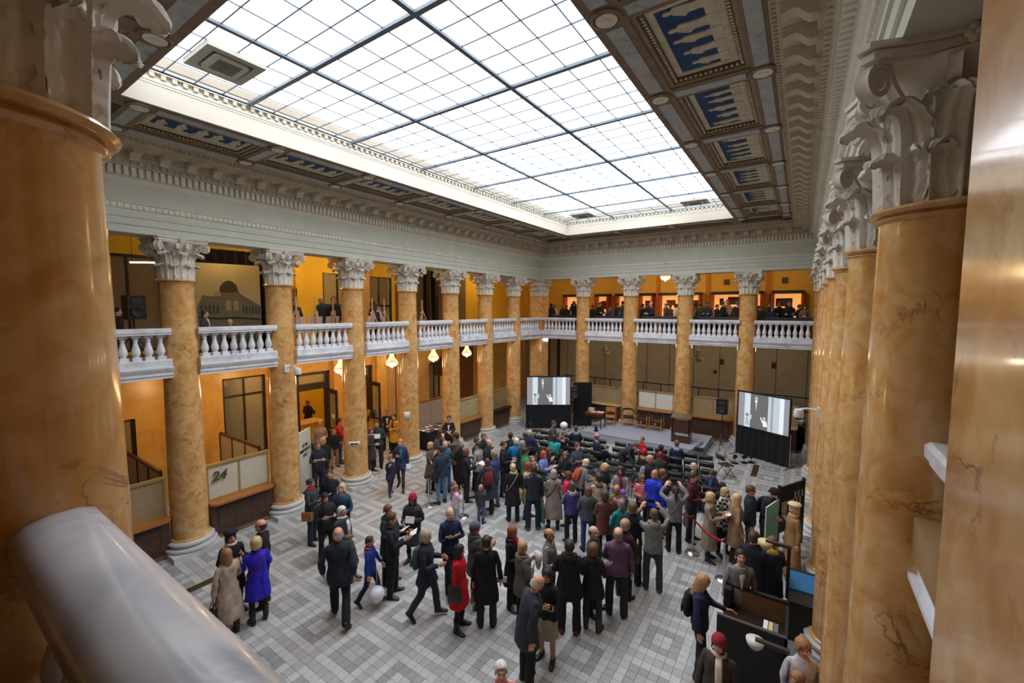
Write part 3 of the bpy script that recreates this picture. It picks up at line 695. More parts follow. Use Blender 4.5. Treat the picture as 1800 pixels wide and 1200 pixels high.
# glazed screens in the wall openings
def frame_x(x, y0, y1, z0, z1, t_, m, parent, name='frame', d=.12):
    mb = MB()
    for a, b in (((y0, z0), (y0 + t_, z1)), ((y1 - t_, z0), (y1, z1)), ((y0, z1 - t_), (y1, z1)), ((y0, z0), (y1, z0 + t_))): mb.box((x - d / 2, a[0], a[1]), (x + d / 2, b[0], b[1]))
    return mb.build(name, m, parent)
def wnd(i, y0, y1, z0, z1, bars_y=(), bars_z=(), x=XL - .12, m=M_DARK, gl=True):
    t = struct(link(f'window_{i}', None)); frame_x(x, y0, y1, z0, z1, .07, m, t)
    for y in bars_y: MB().box((x - .04, y - .025, z0), (x + .04, y + .025, z1)).build('mullion', m, t)
    for z in bars_z: MB().box((x - .04, y0, z - .04), (x + .04, y1, z + .04)).build('transom', m, t)
    if gl:
        yy = [y0] + list(bars_y) + [y1]; zz = [z0] + list(bars_z) + [z1]
        for a, b in zip(yy, yy[1:]):
            for c, d in zip(zz, zz[1:]): MB().box((x - .006, a + .03, c + .03), (x + .006, b - .03, d - .03)).build('pane', M_GLASS, t)
    return t
wnd(2, -14.75, -13.35, .75, 3.6, (-14.05,), (2.95,)); wnd(3, -5.15, -4.3, 1.2, 3.15, (-4.72,))
wnd(4, -17.9, -17.05, 0, 2.75, (), (1.0,))
# a daylit street window on the back wall of the room, seen through the glazing
sw = struct(link('window_5', None)); frame_x(-7.56, -14.9, -13.5, 3.05, 3.75, .06, M_DARK, sw)
MB().box((-7.6, -14.85, 3.1), (-7.58, -13.55, 3.7)).build('pane', mat('daylight_pane', (235, 243, 255), .3, emit=(226, 238, 255), es=3.5), sw)
for y in (-14.5, -14.0): MB().box((-7.58, y - .015, 3.1), (-7.55, y + .015, 3.7)).build('glazing_bar', M_DARK, sw)
MB().box((-7.58, -14.85, 3.38), (-7.55, -13.55, 3.41)).build('glazing_bar', M_DARK, sw)
def doorway(i, y0, y1, leaf_open, sign=False):
    t = struct(link(f'door_{i}', None)); frame_x(XL - .1, y0, y1, -.05, 3.45, .1, M_DARK, t, d=.3)
    MB().box((XL - .2, y0, 2.75), (XL + .02, y1, 3.0)).build('transom', M_DARK, t)
    MB().box((XL - .11, y0 + .1, 3.0), (XL - .1, y1 - .1, 3.35)).build('pane', M_GLASS, t)
    # an open leaf folded against the reveal
    l = link('leaf', None, t, (XL, y1 - .06, 0), math.radians(-8))
    m = MB(); W = .78
    for a, b in (((0, 0), (.12, 2.72)), ((W - .12, 0), (W, 2.72)), ((.12, 2.55), (W - .12, 2.72)), ((.12, 0), (W - .12, .35)), ((.12, 1.0), (W - .12, 1.12))): m.box((a[0], -.03, a[1]), (b[0], .03, b[1]))
    m.build('leaf_frame', M_DARK, l); MB().box((.12, -.006, .35), (W - .12, .006, 2.55)).build('pane', M_GLASS, l)
    MB().box((.14, -.05, 1.02), (W - .14, -.03, 1.06)).build('push_bar', M_BRASS, l)
    if sign:
        s = MB().box((W - .42, -.045, 1.55), (W - .18, -.035, 1.72)).build('notice', M_PAPER, l)
    return t
doorway(1, -12.25, -10.85, True, True); doorway(2, -10.1, -8.75, True)
# yellow information counter and lamps in the room
t = thing('reception_desk', 'yellow-fronted desk seen through the open left doors', 'desk', (-5.4, -11.2, 0))
MB().box((-.35, -.9, .08), (.35, .9, .98)).build('body', M_YEL, t); MB().box((-.42, -.96, .98), (.42, .96, 1.04)).build('worktop', M_WOODL, t); MB().box((-.3, -.85, 0), (.3, .85, .08)).build('kick_base', M_DARK, t)
for k, (x, y) in enumerate(((-5.6, -14.2), (-5.6, -11.4), (-5.6, -9.2))):
    t = thing('ceiling_lamp', ['round ceiling lamp in the room behind the glazed screen', 'round ceiling lamp in the room behind the open doors', 'round ceiling lamp in the room behind the second doorway'][k], 'lamp', (x, y, 4.0))
    MB().lathe([(.2, -.04), (.22, 0)], 16).build('housing', M_WPLAST, t); MB().lathe([(.02, -.1), (.12, -.09), (.18, -.04)], 16).build('diffuser', M_WARM, t, 180); point('lamp_light', (0, 0, -.3), 40, WARM, t)
point('room_fill_light', (-5.8, -9.3, 7.2), 45, WARM, bpy.data.objects['wall_room_back'])  # bare point light added to brighten the upper room, no fixture
for k, (y0, y1, h) in enumerate(((-15.2, -13.2, 2.75), (-12.6, -11.9, 2.5))):  # dark furniture added to make the lower part of the room dark
    t = thing('bookcase', ['added dark bookcase in the room behind the glazed screen', 'added dark cabinet in the room beyond the open doors'][k], 'bookcase', (-7.3, (y0 + y1) / 2, 0)); L = y1 - y0
    MB().box((-.28, -L / 2, 0), (-.24, L / 2, h)).build('back', M_DARK, t)
    for q in (0, .25, .5, .75, 1): MB().box((-.24, -L / 2, .04 + q * (h - .08)), (.2, L / 2, .08 + q * (h - .08))).build('shelf', M_DARK, t)
    for y in (-L / 2, L / 2 - .04): MB().box((-.24, y, 0), (.2, y + .04, h)).build('side', M_DARK, t)
    MB().box((.16, -L / 2 + .04, .08), (.19, L / 2 - .04, h - .04)).build('dark_doors', mat('cabinet_doors', (38, 30, 24), .3), t)
# slanted dark stair seen high behind the fifth bay
st = thing('staircase', 'dark slanted stair flight under the gallery behind the chandelier', 'stairs', (-3.0, -3.9, 0))
m = MB(); m.prism([(-1.25, 2.55), (1.0, 4.2), (1.0, 4.36), (.55, 4.36), (-1.25, 3.0)], -.3, .3)
m.v = [(z, x, y) for x, y, z in m.v]; m.f = [f[::-1] for f in m.f]
m.build('flight', M_DARK, st)
for k in range(8): MB().box((-.28, -1.15 + k * .22, 2.98 + k * .165), (.28, -.93 + k * .22, 3.02 + k * .165)).build('tread', M_WOODD, st)

# ---- counters with glazed screens between the columns
M_CREAMGL = mat('screen_panel_cream', (206, 200, 182), .35, var=.05, scale=5)
M_TANGL = mat('screen_panel_tan', (160, 138, 104), .3, var=.1, scale=3)
M_WHGL = mat('screen_panel_white', (222, 222, 212), .35, var=.03)
def counter(cx, cy, L, rz, label, group, panel, n=2, z_top=.98, top_m=M_WOODO, body_m=M_WOODD, screen=1.92, number=None, panel2=None):
    """local +y faces the hall"""
    t = thing('counter', label, 'counter', (cx, cy, 0), rz, group)
    MB().box((-L / 2, -.42, .10), (L / 2, .12, z_top - .05)).build('body', body_m, t)
    MB().box((-L / 2 + .03, -.40, 0), (L / 2 - .03, .14, .10)).build('plinth', mat('counter_base', (116, 98, 76), .5), t)
    m = MB(); a, b = -L / 2 + .16, L / 2 - .16
    for p, q in (((a, .22), (b, .25)), ((a, z_top - .2), (b, z_top - .17)), ((a, .25), (a + .03, z_top - .2)), ((b - .03, .25), (b, z_top - .2))): m.box((p[0], .12, p[1]), (q[0], .135, q[1]))
    m.build('panel_moulding', body_m, t)
    e = .30; pts = [(-L / 2 - .02, -.45), (L / 2 + .02, -.45), (L / 2 + .02, e - .12), (L / 2 - .08, e), (-L / 2 + .08, e), (-L / 2 - .02, e - .12)]
    MB().prism(pts, z_top - .05, z_top).build('worktop', top_m, t)
    if screen:
        s = link('screen', None, t); y = -.06
        xs_ = [-L / 2 + .02 + (L - .04) * k / n for k in range(n + 1)]
        MB().box((-L / 2, y - .04, screen - .05), (L / 2, y + .04, screen + .02)).build('top_rail', M_BRASS, s); MB().box((-L / 2, y - .025, z_top), (L / 2, y + .025, z_top + .05)).build('bottom_rail', M_BRASS, s)
        for x in xs_: MB().box((x - .022, y - .022, z_top + .05), (x + .022, y + .022, screen - .05)).build('post', M_BRASS, s)
        for k in range(n): MB().box((xs_[k] + .022, y - .006, z_top + .05), (xs_[k + 1] - .022, y + .006, screen - .05)).build('panel', panel2 if (panel2 and k == n - 1) else panel, s)
    if number:
        f = bpy.data.curves.new('number', 'FONT'); f.body = number; f.size = .34; f.extrude = .012; f.shear = .25; f.offset = .006; f.align_x = 'CENTER'; f.materials.append(mat('number_bronze', (94, 84, 58), .5, .3))
        o = text_mesh('number', f, t, (L / 2 - .26, .01, 1.50)); o.rotation_euler = (PI / 2, 0, PI)
    return t
lc = lambda a, b: ((a + b) / 2, abs(a - b) - .86)
c_, l_ = lc(CY[5], CY[6]); counter(-.05, c_, l_, -PI / 2, 'dark walnut counter marked 24, cream panels above its orange oak top', 'left row counters', M_CREAMGL, 2, number='24')
counter(-.05, CY[6] - .43 - .95, 1.9, -PI / 2, 'dark walnut counter at the left end, tan glass panel above', 'left row counters', M_TANGL, 1)
c_, l_ = lc(CY[1], CY[2]); counter(-.05, c_, l_, -PI / 2, 'walnut counter with orange top and pale etched panel, right of the black-suited woman', 'left row counters', mat('etched_panel', (170, 158, 120), .4, var=.12, scale=4), 1, 1.0)
c_, l_ = lc(CY[0], CY[1]); counter(-.05, c_, l_, -PI / 2, 'walnut counter with papers on its black top, nearest the left film screen', 'left row counters', mat('olive_glass_panel', (138, 122, 84), .3, var=.1), 2, 1.0, mat('black_worktop', (30, 26, 26), .4))
for k, (a, b) in enumerate(zip([.3] + CX, CX + [HW - .3])):
    counter((a + b) / 2, .12, b - a - .86, PI, ['dark counter with tan screen behind the black curtain, leftmost of the far row', 'dark counter with tan glass screen behind the stage table', 'dark counter with two white panels behind the stage armchairs', 'dark counter with tan glass screen behind the right loudspeaker', 'dark counter behind the right film screen, rightmost of the far row'][k],
            'far row counters', M_WHGL if k == 2 else M_TANGL, 2, 1.04, M_WOODO if k in (0, 2, 3) else M_WOODL)
# partitions of the cashier boxes behind the left row
def partition(y, x0, x1, label, n=3):
    t = thing('partition_screen', label, 'partition', ((x0 + x1) / 2, y, 0)); L = x1 - x0
    MB().box((-L / 2, -.035, 1.84), (L / 2, .035, 1.92)).build('top_rail', M_WOODD, t); MB().box((-L / 2, -.03, 0), (L / 2, .03, .12)).build('bottom_rail', M_WOODD, t)
    for k in range(n + 1): x = -L / 2 + L * k / n; MB().box((x - .025, -.03, .12), (x + .025, .03, 1.84)).build('post', M_WOODD, t)
    for k in range(n): MB().box((-L / 2 + L * k / n + .025, -.008, .12), (-L / 2 + L * (k + 1) / n - .025, .008, 1.84)).build('panel', mat('partition_panel', (196, 186, 168), .5, var=.05), t)
partition(-15.0, -3.3, -.72, 'brown framed partition with three pale panels behind the counter marked 24'); partition(-17.35, -3.3, -.72, 'brown framed partition with pale panels behind the leftmost counter')
t = thing('panelled_screen', 'long pale wainscot screen with brown top rail behind the leaflet table', 'partition', (-1.75, -6.4, 0))
for k in range(3): MB().box((-.02, -1.5 + k, .1), (.02, -.52 + k, 1.72)).build('panel', mat('wainscot_panel', (186, 172, 156), .6, var=.05), t)
MB().box((-.04, -1.52, 1.72), (.04, 1.5, 1.8)).build('top_rail', M_WOODO, t); MB().box((-.03, -1.52, 0), (.03, 1.5, .1)).build('base_rail', M_WOODD, t)
# leaflet table under black cloth
t = thing('leaflet_table', 'table under a black cloth covered with leaflets, left of the black-suited woman', 'table', (-.75, -7.75, 0))
MB().box((-.42, -.75, .76), (.42, .75, .80)).build('top', M_BLKCLOTH, t)
m = MB(); n_ = 60
pts = []
for k in range(n_):
    q = k / n_ * 4; s = int(q); u = q - s
    x, y = ((-.42 + .84 * u, -.75), (.42, -.75 + 1.5 * u), (.42 - .84 * u, .75), (-.42, .75 - 1.5 * u))[s]
    pts.append((x, y))
for k in range(n_):
    a, b = pts[k], pts[(k + 1) % n_]; w1 = 1.0 + .05 * math.sin(k * 2.1); w2 = 1.0 + .05 * math.sin((k + 1) * 2.1)
    m.add([(a[0], a[1], .79), (b[0], b[1], .79), (b[0] * w2, b[1] * w2, .02), (a[0] * w1, a[1] * w1, .02)], [(0, 3, 2, 1)])
m.build('cloth_skirt', M_BLKCLOTH, t)
rr = random.Random(4)
lf = MB().box((-.105, -.075, 0), (.105, .075, .004)); lf_me = [lf.mesh('leaflet', m_) for m_ in (M_PAPER, mat('leaflet_grey', (150, 140, 140), .7), mat('leaflet_plum', (112, 76, 92), .7))]
kk = 0
for i in range(3):
    for j in range(6):
        kk += 1
        o = link('leaflet', lf_me[(i * 2 + j) % 3 if rr.random() > .3 else 0], None, (-.75 - .28 + .28 * i, -7.75 - .62 + .245 * j, .80), rr.uniform(-.3, .3))
        tag(o, 'small printed leaflet laid out on the black-clothed table behind the queue', 'leaflet', 'leaflets on the black table')
# signs on the columns
def on_column(y, z, w, h, name, label, ang=-.75):
    """flat sheet taped to a left-row column, turned to face the hall"""
    r = .388; t = thing(name, label, 'sign', (r * math.cos(ang), y + r * math.sin(ang), z), ang + PI / 2)
    m = MB(); n = 6; hw = w / 2
    for k in range(n):
        a0 = -hw + w * k / n; a1 = a0 + w / n
        f = lambda s: (s, r - math.sqrt(r * r - s * s))
        (xa, ya), (xb, yb) = f(a0), f(a1)
        m.add([(xa, ya - .006, -h / 2), (xb, yb - .006, -h / 2), (xb, yb - .006, h / 2), (xa, ya - .006, h / 2), (xa, ya, -h / 2), (xb, yb, -h / 2), (xb, yb, h / 2), (xa, ya, h / 2)], [(0, 1, 2, 3), (7, 6, 5, 4), (3, 2, 6, 7), (4, 5, 1, 0)])
    m.build('sheet', M_PAPER, t, 180); return t
t = on_column(CY[4], 1.50, .34, .15, 'arrow_sign', 'white paper sign with a black left arrow on an ochre column')
r_ = .388
m = MB()
def curv(x): return r_ - math.sqrt(r_ * r_ - x * x) - .008
for a, b, h in ((-.06, .12, .022), ):
    for k in range(4):
        x0_, x1_ = a + (b - a) * k / 4, a + (b - a) * (k + 1) / 4
        m.add([(x0_, curv(x0_), -h), (x1_, curv(x1_), -h), (x1_, curv(x1_), h), (x0_, curv(x0_), h)], [(0, 1, 2, 3)])
m.add([(-.06, curv(.06), -.05), (-.06, curv(.06), .05), (-.125, curv(.125), 0)], [(0, 1, 2)][::1]); m.f[-1] = m.f[-1][::-1]
m.build('arrow', M_BLACK, t)
t = on_column(CY[3], 1.95, .21, .30, 'notice_sheet', 'white printed sheet taped to the column left of the leaflet table', -.95)
m = MB()
for k in range(7): m.add([(-.075, curv(.05), .10 - k * .03), (.075, curv(.05), .10 - k * .03), (.075, curv(.05), .107 - k * .03), (-.075, curv(.05), .107 - k * .03)], [(0, 1, 2, 3)])
m.build('print_lines', mat('print_grey', (120, 122, 130), .8), t)
# security cameras
def cctv(x, y, z, ang, label):
    t = thing('security_camera', label, 'camera', (x, y, z), ang)
    MB().box((-.03, -.08, -.11), (.03, .08, .11)).build('wall_plate', M_WPLAST, t); MB().tube([(.0, 0, .05), (.22, 0, .06), (.36, 0, .02)], .022, 8).build('arm', M_WPLAST, t)
    MB().lathe([(.05, .0), (.085, -.01), (.095, -.06), (.10, -.17), (.085, -.19)], 18, (.36, 0, .03)).build('housing', M_WPLAST, t, 40)
    MB().lathe([(.0, -.25), (.04, -.24), (.07, -.21), (.075, -.185)], 14, (.36, 0, .03)).build('dome', M_BLACK, t, 180)
cctv(.36, CY[5] - .05, 4.27, .35, 'white dome camera on an arm, fixed high on a left column')
cctv(HW - .37, CY[3], 3.74, PI - .1, 'white dome camera sticking out from the right column row')
# banner stand
t = thing('banner_stand', 'tall white printed banner stand beside the left column, black lettering', 'banner', (-.82, -13.6, 0), math.radians(124))
MB().box((-.44, -.03, .06), (.44, .03, 2.02)).build('banner', mat('banner_white', (206, 214, 210), .7), t); MB().box((-.46, -.12, 0), (.46, .12, .06)).build('base', M_BLACK, t); MB().box((-.46, -.06, .0), (-.44, .06, 2.04)).build('side_rail', M_DARK, t)
for k, tx in enumerate(('РЕЧИ', 'ИМЕНИТА', 'НАС')):
    f = bpy.data.curves.new('lettering', 'FONT'); f.body = tx; f.size = .135; f.extrude = .002; f.shear = .2; f.offset = .005; f.align_x = 'CENTER'; f.materials.append(M_BLACK)
    o = text_mesh('lettering', f, t, (.02, -.034, 1.5 - k * .16)); o.rotation_euler = (PI / 2, 0, 0)

# ================================================================ FAR AISLE, GROUND FLOOR
WF = bpy.data.objects['wall_far']
for x in [-1.6 + 1.3 * k for k in range(15)]: MB().box((x - .012, YF - .012, 0), (x + .012, YF, 4.36)).build('panel_joint', M_DARK, WF)
for x in (-1.75, -.95): MB().box((x - .09, YF - .06, 0), (x + .09, YF, 4.3)).build('dark_post', M_BLACK, WF)
for x in (6.9, 8.9, 11.3): MB().box((x - .1, YF - .05, 3.0), (x + .1, YF, 3.3)).build('wall_grille', M_DARK, WF)
for k, (x, z) in enumerate(((3.5, 2.9), (8.6, 2.6))): MB().ell((x, YF - .03, z), (.09, .04, .09), 10, 6).build('wall_boss', M_BLACK, WF)
t = thing('mezzanine_railing', 'thin black railing running behind the far counters', 'railing', (0, 2.4, 0))
for z in (1.28, 1.92): MB().box((.4, -.02, z), (13.0, .02, z + .05)).build('rail', M_BLACK, t)
for k in range(14): MB().box((.5 + .95 * k, -.025, 0), (.54 + .95 * k, .025, 1.92)).build('post', M_BLACK, t)
for x in (2.5, 7.5):
    chandelier(x + .6, 2.2, 3.5, 'unlit grey chandelier hanging under the far gallery, ' + ('left one' if x < 5 else 'right one'), lit=False, group='unlit chandeliers under the far gallery')

# ================================================================ GALLERIES, UPPER FLOOR
WU = bpy.data.objects['wall_left_upper']; WFU = bpy.data.objects['wall_far_upper']
# unseen lamps added to light the galleries, hidden by the entablature from below
def flush(x, y, z, e, label, grp, col=WARM):
    t = thing('added_lamp', label, 'lamp', (x, y, z), 0, grp)
    MB().lathe([(.18, -.03), (.2, 0)], 16).build('housing', M_BRASS, t); MB().lathe([(.02, -.09), (.11, -.08), (.16, -.03)], 16).build('diffuser', M_WARM, t, 180); point('lamp_light', (0, 0, -.22), e, col, t, .15)
for y in (-15.3, -12.6, -10.2, -6.9, -1.6): flush(-1.6 if y == -15.3 else -2.0, y, 8.0, {-15.3: 28, -6.9: 20}.get(y, 55), 'added unseen flush lamp on the left gallery ceiling, ' + {-15.3: 'above the building photograph', -12.6: 'above the three easels', -10.2: 'above the two slanted easels', -6.9: 'above the lone easel', -1.6: 'in the far corner'}[y], 'added lamps of the left gallery')  # the one above the photograph is added to brighten that panel
for x in (1.2, 5.0, 8.6, 11.6): flush(x, 2.0, 8.0, 32, 'added unseen flush lamp on the far gallery ceiling, ' + {1.2: 'leftmost', 5.0: 'second from the left', 8.6: 'third from the left', 11.6: 'rightmost'}[x] + ' of four', 'added lamps of the far gallery')
for y in (-3.0, -8.0, -13.0): flush(15.2, y, 8.0, 6, 'added unseen flush lamp on the right gallery ceiling, ' + {-3.0: 'farthest', -8.0: 'middle', -13.0: 'nearest'}[y] + ' of three', 'added lamps of the right gallery')
for x in (1.4, 4.0, 6.6, 9.1, 11.7):  # unseen lamps added to lift the dark wall under the far gallery
    flush(x, 1.9, 4.36, 24, 'added unseen flush lamp under the far gallery, ' + {1.4: 'leftmost', 4.0: 'second from the left', 6.6: 'middle', 9.1: 'fourth from the left', 11.7: 'rightmost'}[x] + ' of five', 'added lamps under the far gallery', (255, 236, 206))
chandelier(6.5, 1.6, 7.62, 'glowing bowl lamp hanging in the middle of the far gallery', 45, 8.0)
t = thing('globe_lamp', 'small white globe lamp glimpsed beside the far left corner pier', 'lamp', (-1.6, -.55, 7.45)); MB().ell((0, 0, 0), (.1, .1, .1), 12, 8).build('globe', M_WARM, t, 180); MB().tube([(0, 0, .08), (0, 0, .55)], .01, 6).build('stem', M_BRASS, t)
# glowing showcases along the far wall
M_CASE = mat('showcase_glow', (255, 200, 140), .6, emit=(255, 176, 100), es=.8)
M_CASEF = mat('showcase_red', (170, 66, 30), .5); M_CASEP = mat('photo_dark', (96, 62, 40), .6)
def case(x, w, label, ph):
    t = thing('showcase', label, 'showcase', (x, YF - .36, 4.62), 0, 'glowing showcases of the far gallery')
    MB().box((-w / 2, -.2, 0), (w / 2, .34, .95)).build('base', M_WOODD, t); MB().box((-w / 2, .26, .95), (w / 2, .34, 2.12)).build('back', M_CASE, t)
    for s in (-1, 1): MB().box((s * w / 2 - .05, -.2, .95), (s * w / 2 + .05, .34, 2.12)).build('side', M_CASEF, t)
    MB().box((-w / 2 - .07, -.22, 2.12), (w / 2 + .07, .34, 2.27)).build('top', M_BLACK, t)
    for a, b, c, d in ph: MB().box((a - b / 2, .24, c - d / 2), (a + b / 2, .258, c + d / 2)).build('photograph', M_CASEP, t)
case(.15, 1.0, 'glowing showcase by the far left corner pier', [(0, .4, 1.5, .4)])
case(2.2, .75, 'narrow glowing showcase left of the second far column', [(0, .35, 1.6, .5)]); case(3.55, .8, 'narrow glowing showcase behind the second far column', [(-.1, .25, 1.6, .4)])
case(4.9, .7, 'narrow glowing showcase left of the hanging bowl lamp', [(0, .3, 1.6, .5)]); case(6.2, 1.05, 'glowing showcase with one framed photograph below the hanging bowl lamp', [(.0, .5, 1.72, .3)])
case(7.45, .65, 'narrow glowing showcase right of the third far column', [(0, .4, 1.6, .5)]); case(9.05, 1.3, 'glowing showcase with portraits left of the last far column', [(-.25, .2, 1.75, .35), (.3, .5, 1.8, .4)])
case(10.35, .6, 'narrow glowing showcase right of the last far column', [(0, .25, 1.7, .5)]); case(11.75, 1.2, 'wide glowing showcase at the right end with a group photograph', [(-.15, .7, 1.7, .4)])
for x in (5.45, 8.09, 10.9, 13.0, 1.1): MB().box((x - .1, YF - .1, 4.62), (x + .1, YF, 7.9)).build('pilaster', mat('upper_pilaster', (190, 130, 56), .8, var=.06), WFU)
for x in (6.7, 9.0, 11.6): MB().box((x - .14, YF - .04, 7.25), (x + .14, YF, 7.55)).build('wall_grille', M_DARK, WFU)
t = thing('light_rail_table', 'long low dark display ledge behind the far balustrade, full width', 'display ledge', (6.6, .72, 4.62))
for a, b in ((-6.2, -4.1), (-3.5, -1.6), (-1.0, .9), (1.5, 3.45), (4.1, 6.2)): MB().box((a, -.12, .86), (b, .18, 1.0)).build('ledge', mat('ledge_dark', (42, 46, 52), .5), t); MB().box((a + .1, -.05, 0), (a + .16, .1, .86)).build('leg', M_BLACK, t); MB().box((b - .16, -.05, 0), (b - .1, .1, .86)).build('leg', M_BLACK, t)
# left gallery: pilasters, painting, dark door frames, photograph, easels
MB().box((XL, -16.05, 4.62), (XL + .2, -15.9, 8.0)).build('pilaster', M_OLIVE, WU)
for y, m_ in ((-12.05, M_YEL), (-13.4, M_YEL)): MB().box((XL, y - .12, 4.62), (XL + .1, y + .12, 7.7)).build('pilaster', m_, WU)
MB().box((XL, -9.4, 4.62), (XL + .35, -9.0, 8.0)).build('pilaster', M_TAN, WU)
MB().box((XL, -7.3, 4.62), (XL + .12, -5.6, 8.0)).build('brown_panel', mat('taupe_panel', (116, 98, 72), .7, var=.05), WU); MB().box((XL, -4.6, 4.62), (XL + .1, -2.3, 8.0)).build('brown_panel', mat('taupe_panel', (116, 98, 72)), WU)
t = thing('landscape_painting', 'gold framed landscape painting on the yellow gallery wall behind the easels', 'painting', (XL, -12.75, 6.25), PI / 2)
m = MB()
for a, b in (((-.62, -.5), (.62, -.42)), ((-.62, .42), (.62, .5)), ((-.62, -.42), (-.53, .42)), ((.53, -.42), (.62, .42))): m.box((a[0], -.1, a[1]), (b[0], -.02, b[1]))
m.build('frame', mat('gilt_frame', (176, 110, 34), .4, .3), t); MB().box((-.53, -.05, -.42), (.53, -.03, .42)).build('canvas', mat('canvas_sky', (150, 140, 90), .6, var=.25, scale=3), t)
m = MB().prism([(-.53, -.42), (.53, -.42), (.53, -.05), (.25, .02), (.0, -.06), (-.2, .12), (-.4, .2), (-.53, .1)], 0, .004); m.v = [(x, -.05 - z, y) for x, y, z in m.v]
m.build('dark_trees', mat('canvas_green', (56, 56, 26), .6, var=.4, scale=6), t)
def tall_frame(i, y0, y1, dark):
    w_ = wnd(i, y0, y1, 4.7, 7.45, ((y0 + y1) / 2,), (6.1,), XL - .1, M_BLACK)
tall_frame(6, -11.0, -9.6, 1); tall_frame(7, -8.9, -7.5, 1)
wnd(8, -18.2, -16.2, 4.7, 7.5, (-17.0,), (), XL - .1, M_BLACK)
for y0, y1 in ((-5.55, -5.3), (-4.95, -4.7)): MB().box((XL, y0, 4.62), (XL + .3, y1, 7.9)).build('black_frame', M_BLACK, WU)
# big photograph of a corner building on a panel
t = thing('building_photograph', 'large sepia photograph panel of an old domed corner building in the left gallery', 'photograph', (-2.35, -14.95, 4.70), math.radians(74))
pw, ph = .86, 2.62
MB().box((-pw, .0, 0), (pw, .05, ph)).build('panel', mat('sepia_sky', (176, 170, 132), .5, var=.08, scale=2), t)
def flat(name, poly, m_, d):
    m = MB().prism(poly, 0, .006); m.v = [(x, -d - z, y) for x, y, z in m.v]; m.build(name, m_, t)
SD, SM, SL = mat('sepia_dark', (58, 56, 44), .6), mat('sepia_mid', (104, 104, 84), .6, var=.15, scale=8), mat('sepia_light', (150, 142, 108), .6)
flat('printed_building', [(-.78, 0), (.85, 0), (.85, 1.35), (.30, 1.72), (.28, 1.80), (-.26, 1.72), (-.42, 1.62), (-.66, 1.66), (-.80, 1.3)], SM, .001)
flat('printed_dome', [(-.24, 1.74), (.26, 1.78), (.22, 1.98), (.10, 2.1), (-.02, 2.12), (-.14, 2.04), (-.22, 1.92)], SD, .003)
for z in (.62, .98, 1.0): flat('printed_cornice', [(-.78, z + .02), (-.3, z - .02), (.25, z), (.85, z - .06), (.85, z - .1), (.25, z - .04), (-.3, z - .06), (-.78, z - .02)], SD, .008)
for k in range(5): flat('printed_window', [(-.72 + .1 * k, 1.1), (-.67 + .1 * k, 1.1), (-.67 + .1 * k, 1.36), (-.72 + .1 * k, 1.36)], SD, .008)
for k in range(2): flat('printed_window', [(-.08 + .2 * k, 1.2), (.05 + .2 * k, 1.2), (.05 + .2 * k, 1.5), (-.08 + .2 * k, 1.5)], SL, .008)
for k in range(6): flat('printed_window', [(.36 + .085 * k, 1.08), (.40 + .085 * k, 1.08), (.40 + .085 * k, 1.34), (.36 + .085 * k, 1.34)], SD, .008)
for k in range(11): flat('printed_window', [(-.72 + .145 * k, .05), (-.63 + .145 * k, .05), (-.63 + .145 * k, .5), (-.72 + .145 * k, .5)], SD, .008)
flat('printed_window', [(-.36, 1.62), (-.2, 1.62), (-.2, 1.78), (-.36, 1.78)], SL, .009)
t = thing('black_drape', 'black drape hanging behind the big building photograph', 'drape', (-2.9, -14.6, 4.62), math.radians(80))
m = MB(); n_ = 40
for k in range(n_):
    f = lambda q: (-1.5 + 3.0 * q / n_, .05 * math.sin(q * 1.7))
    (xa, ya), (xb, yb) = f(k), f(k + 1); m.add([(xa, ya, 0), (xb, yb, 0), (xb, yb, 3.2), (xa, ya, 3.2), (xa, ya + .03, 0), (xb, yb + .03, 0), (xb, yb + .03, 3.2), (xa, ya + .03, 3.2)], [(0, 1, 2, 3), (7, 6, 5, 4)])
m.build('cloth', M_BLKCLOTH, t, 180)
# loudspeaker and glass case at the left end of the gallery
def loudspeaker(name, loc, rz, label, s=1.0):
    t = thing(name, label, 'loudspeaker', loc, rz)
    MB().prism([(-.17 * s, .17 * s), (-.12 * s, .2 * s), (.12 * s, .2 * s), (.17 * s, .17 * s), (.2 * s, -.2 * s), (-.2 * s, -.2 * s)], 0, .62 * s).build('cabinet', M_BLACK, t)
    m = MB().lathe([(.13 * s, 0), (.15 * s, .02), (.13 * s, .03), (.05 * s, .005)], 18); m.v = [(x, -.2 * s - z, y + .2 * s) for x, y, z in m.v]; m.build('woofer', mat('speaker_grey', (44, 44, 48), .6), t, 40)
    m = MB().box((-.12 * s, -.215 * s, .42 * s), (.12 * s, -.2 * s, .54 * s)); m.build('horn', mat('speaker_grey2', (58, 58, 64), .5), t)
    MB().box((-.02 * s, -.212 * s, .05 * s), (.02 * s, -.2 * s, .08 * s)).build('badge', mat('badge_blue', (120, 140, 255), .4), t)
    return t
def tripod(loc, h, label, rz=0):
    t = thing('tripod_stand', label, 'stand', loc, rz)
    MB().tube([(0, 0, .12), (0, 0, h)], .018, 8).build('pole', M_BLACK, t); MB().tube([(0, 0, .62), (0, 0, .74)], .03, 8).build('collar', M_BLACK, t)
    for k in range(3):
        a = k * 2 * PI / 3 + .5; c, s = math.cos(a), math.sin(a)
        MB().tube([(0.02 * c, .02 * s, .68), (.5 * c, .5 * s, .015)], .013, 6).build('leg', M_BLACK, t); MB().tube([(0.02 * c, .02 * s, .25), (.27 * c, .27 * s, .33)], .008, 5).build('brace', M_BLACK, t)
    return t
tripod((-2.2, -17.3, 4.62), 1.05, 'black tripod stand in the dim left end of the gallery'); loudspeaker('loudspeaker', (-2.2, -17.3, 5.67), math.radians(100), 'black loudspeaker on a stand at the dim left end of the gallery', 1.0)
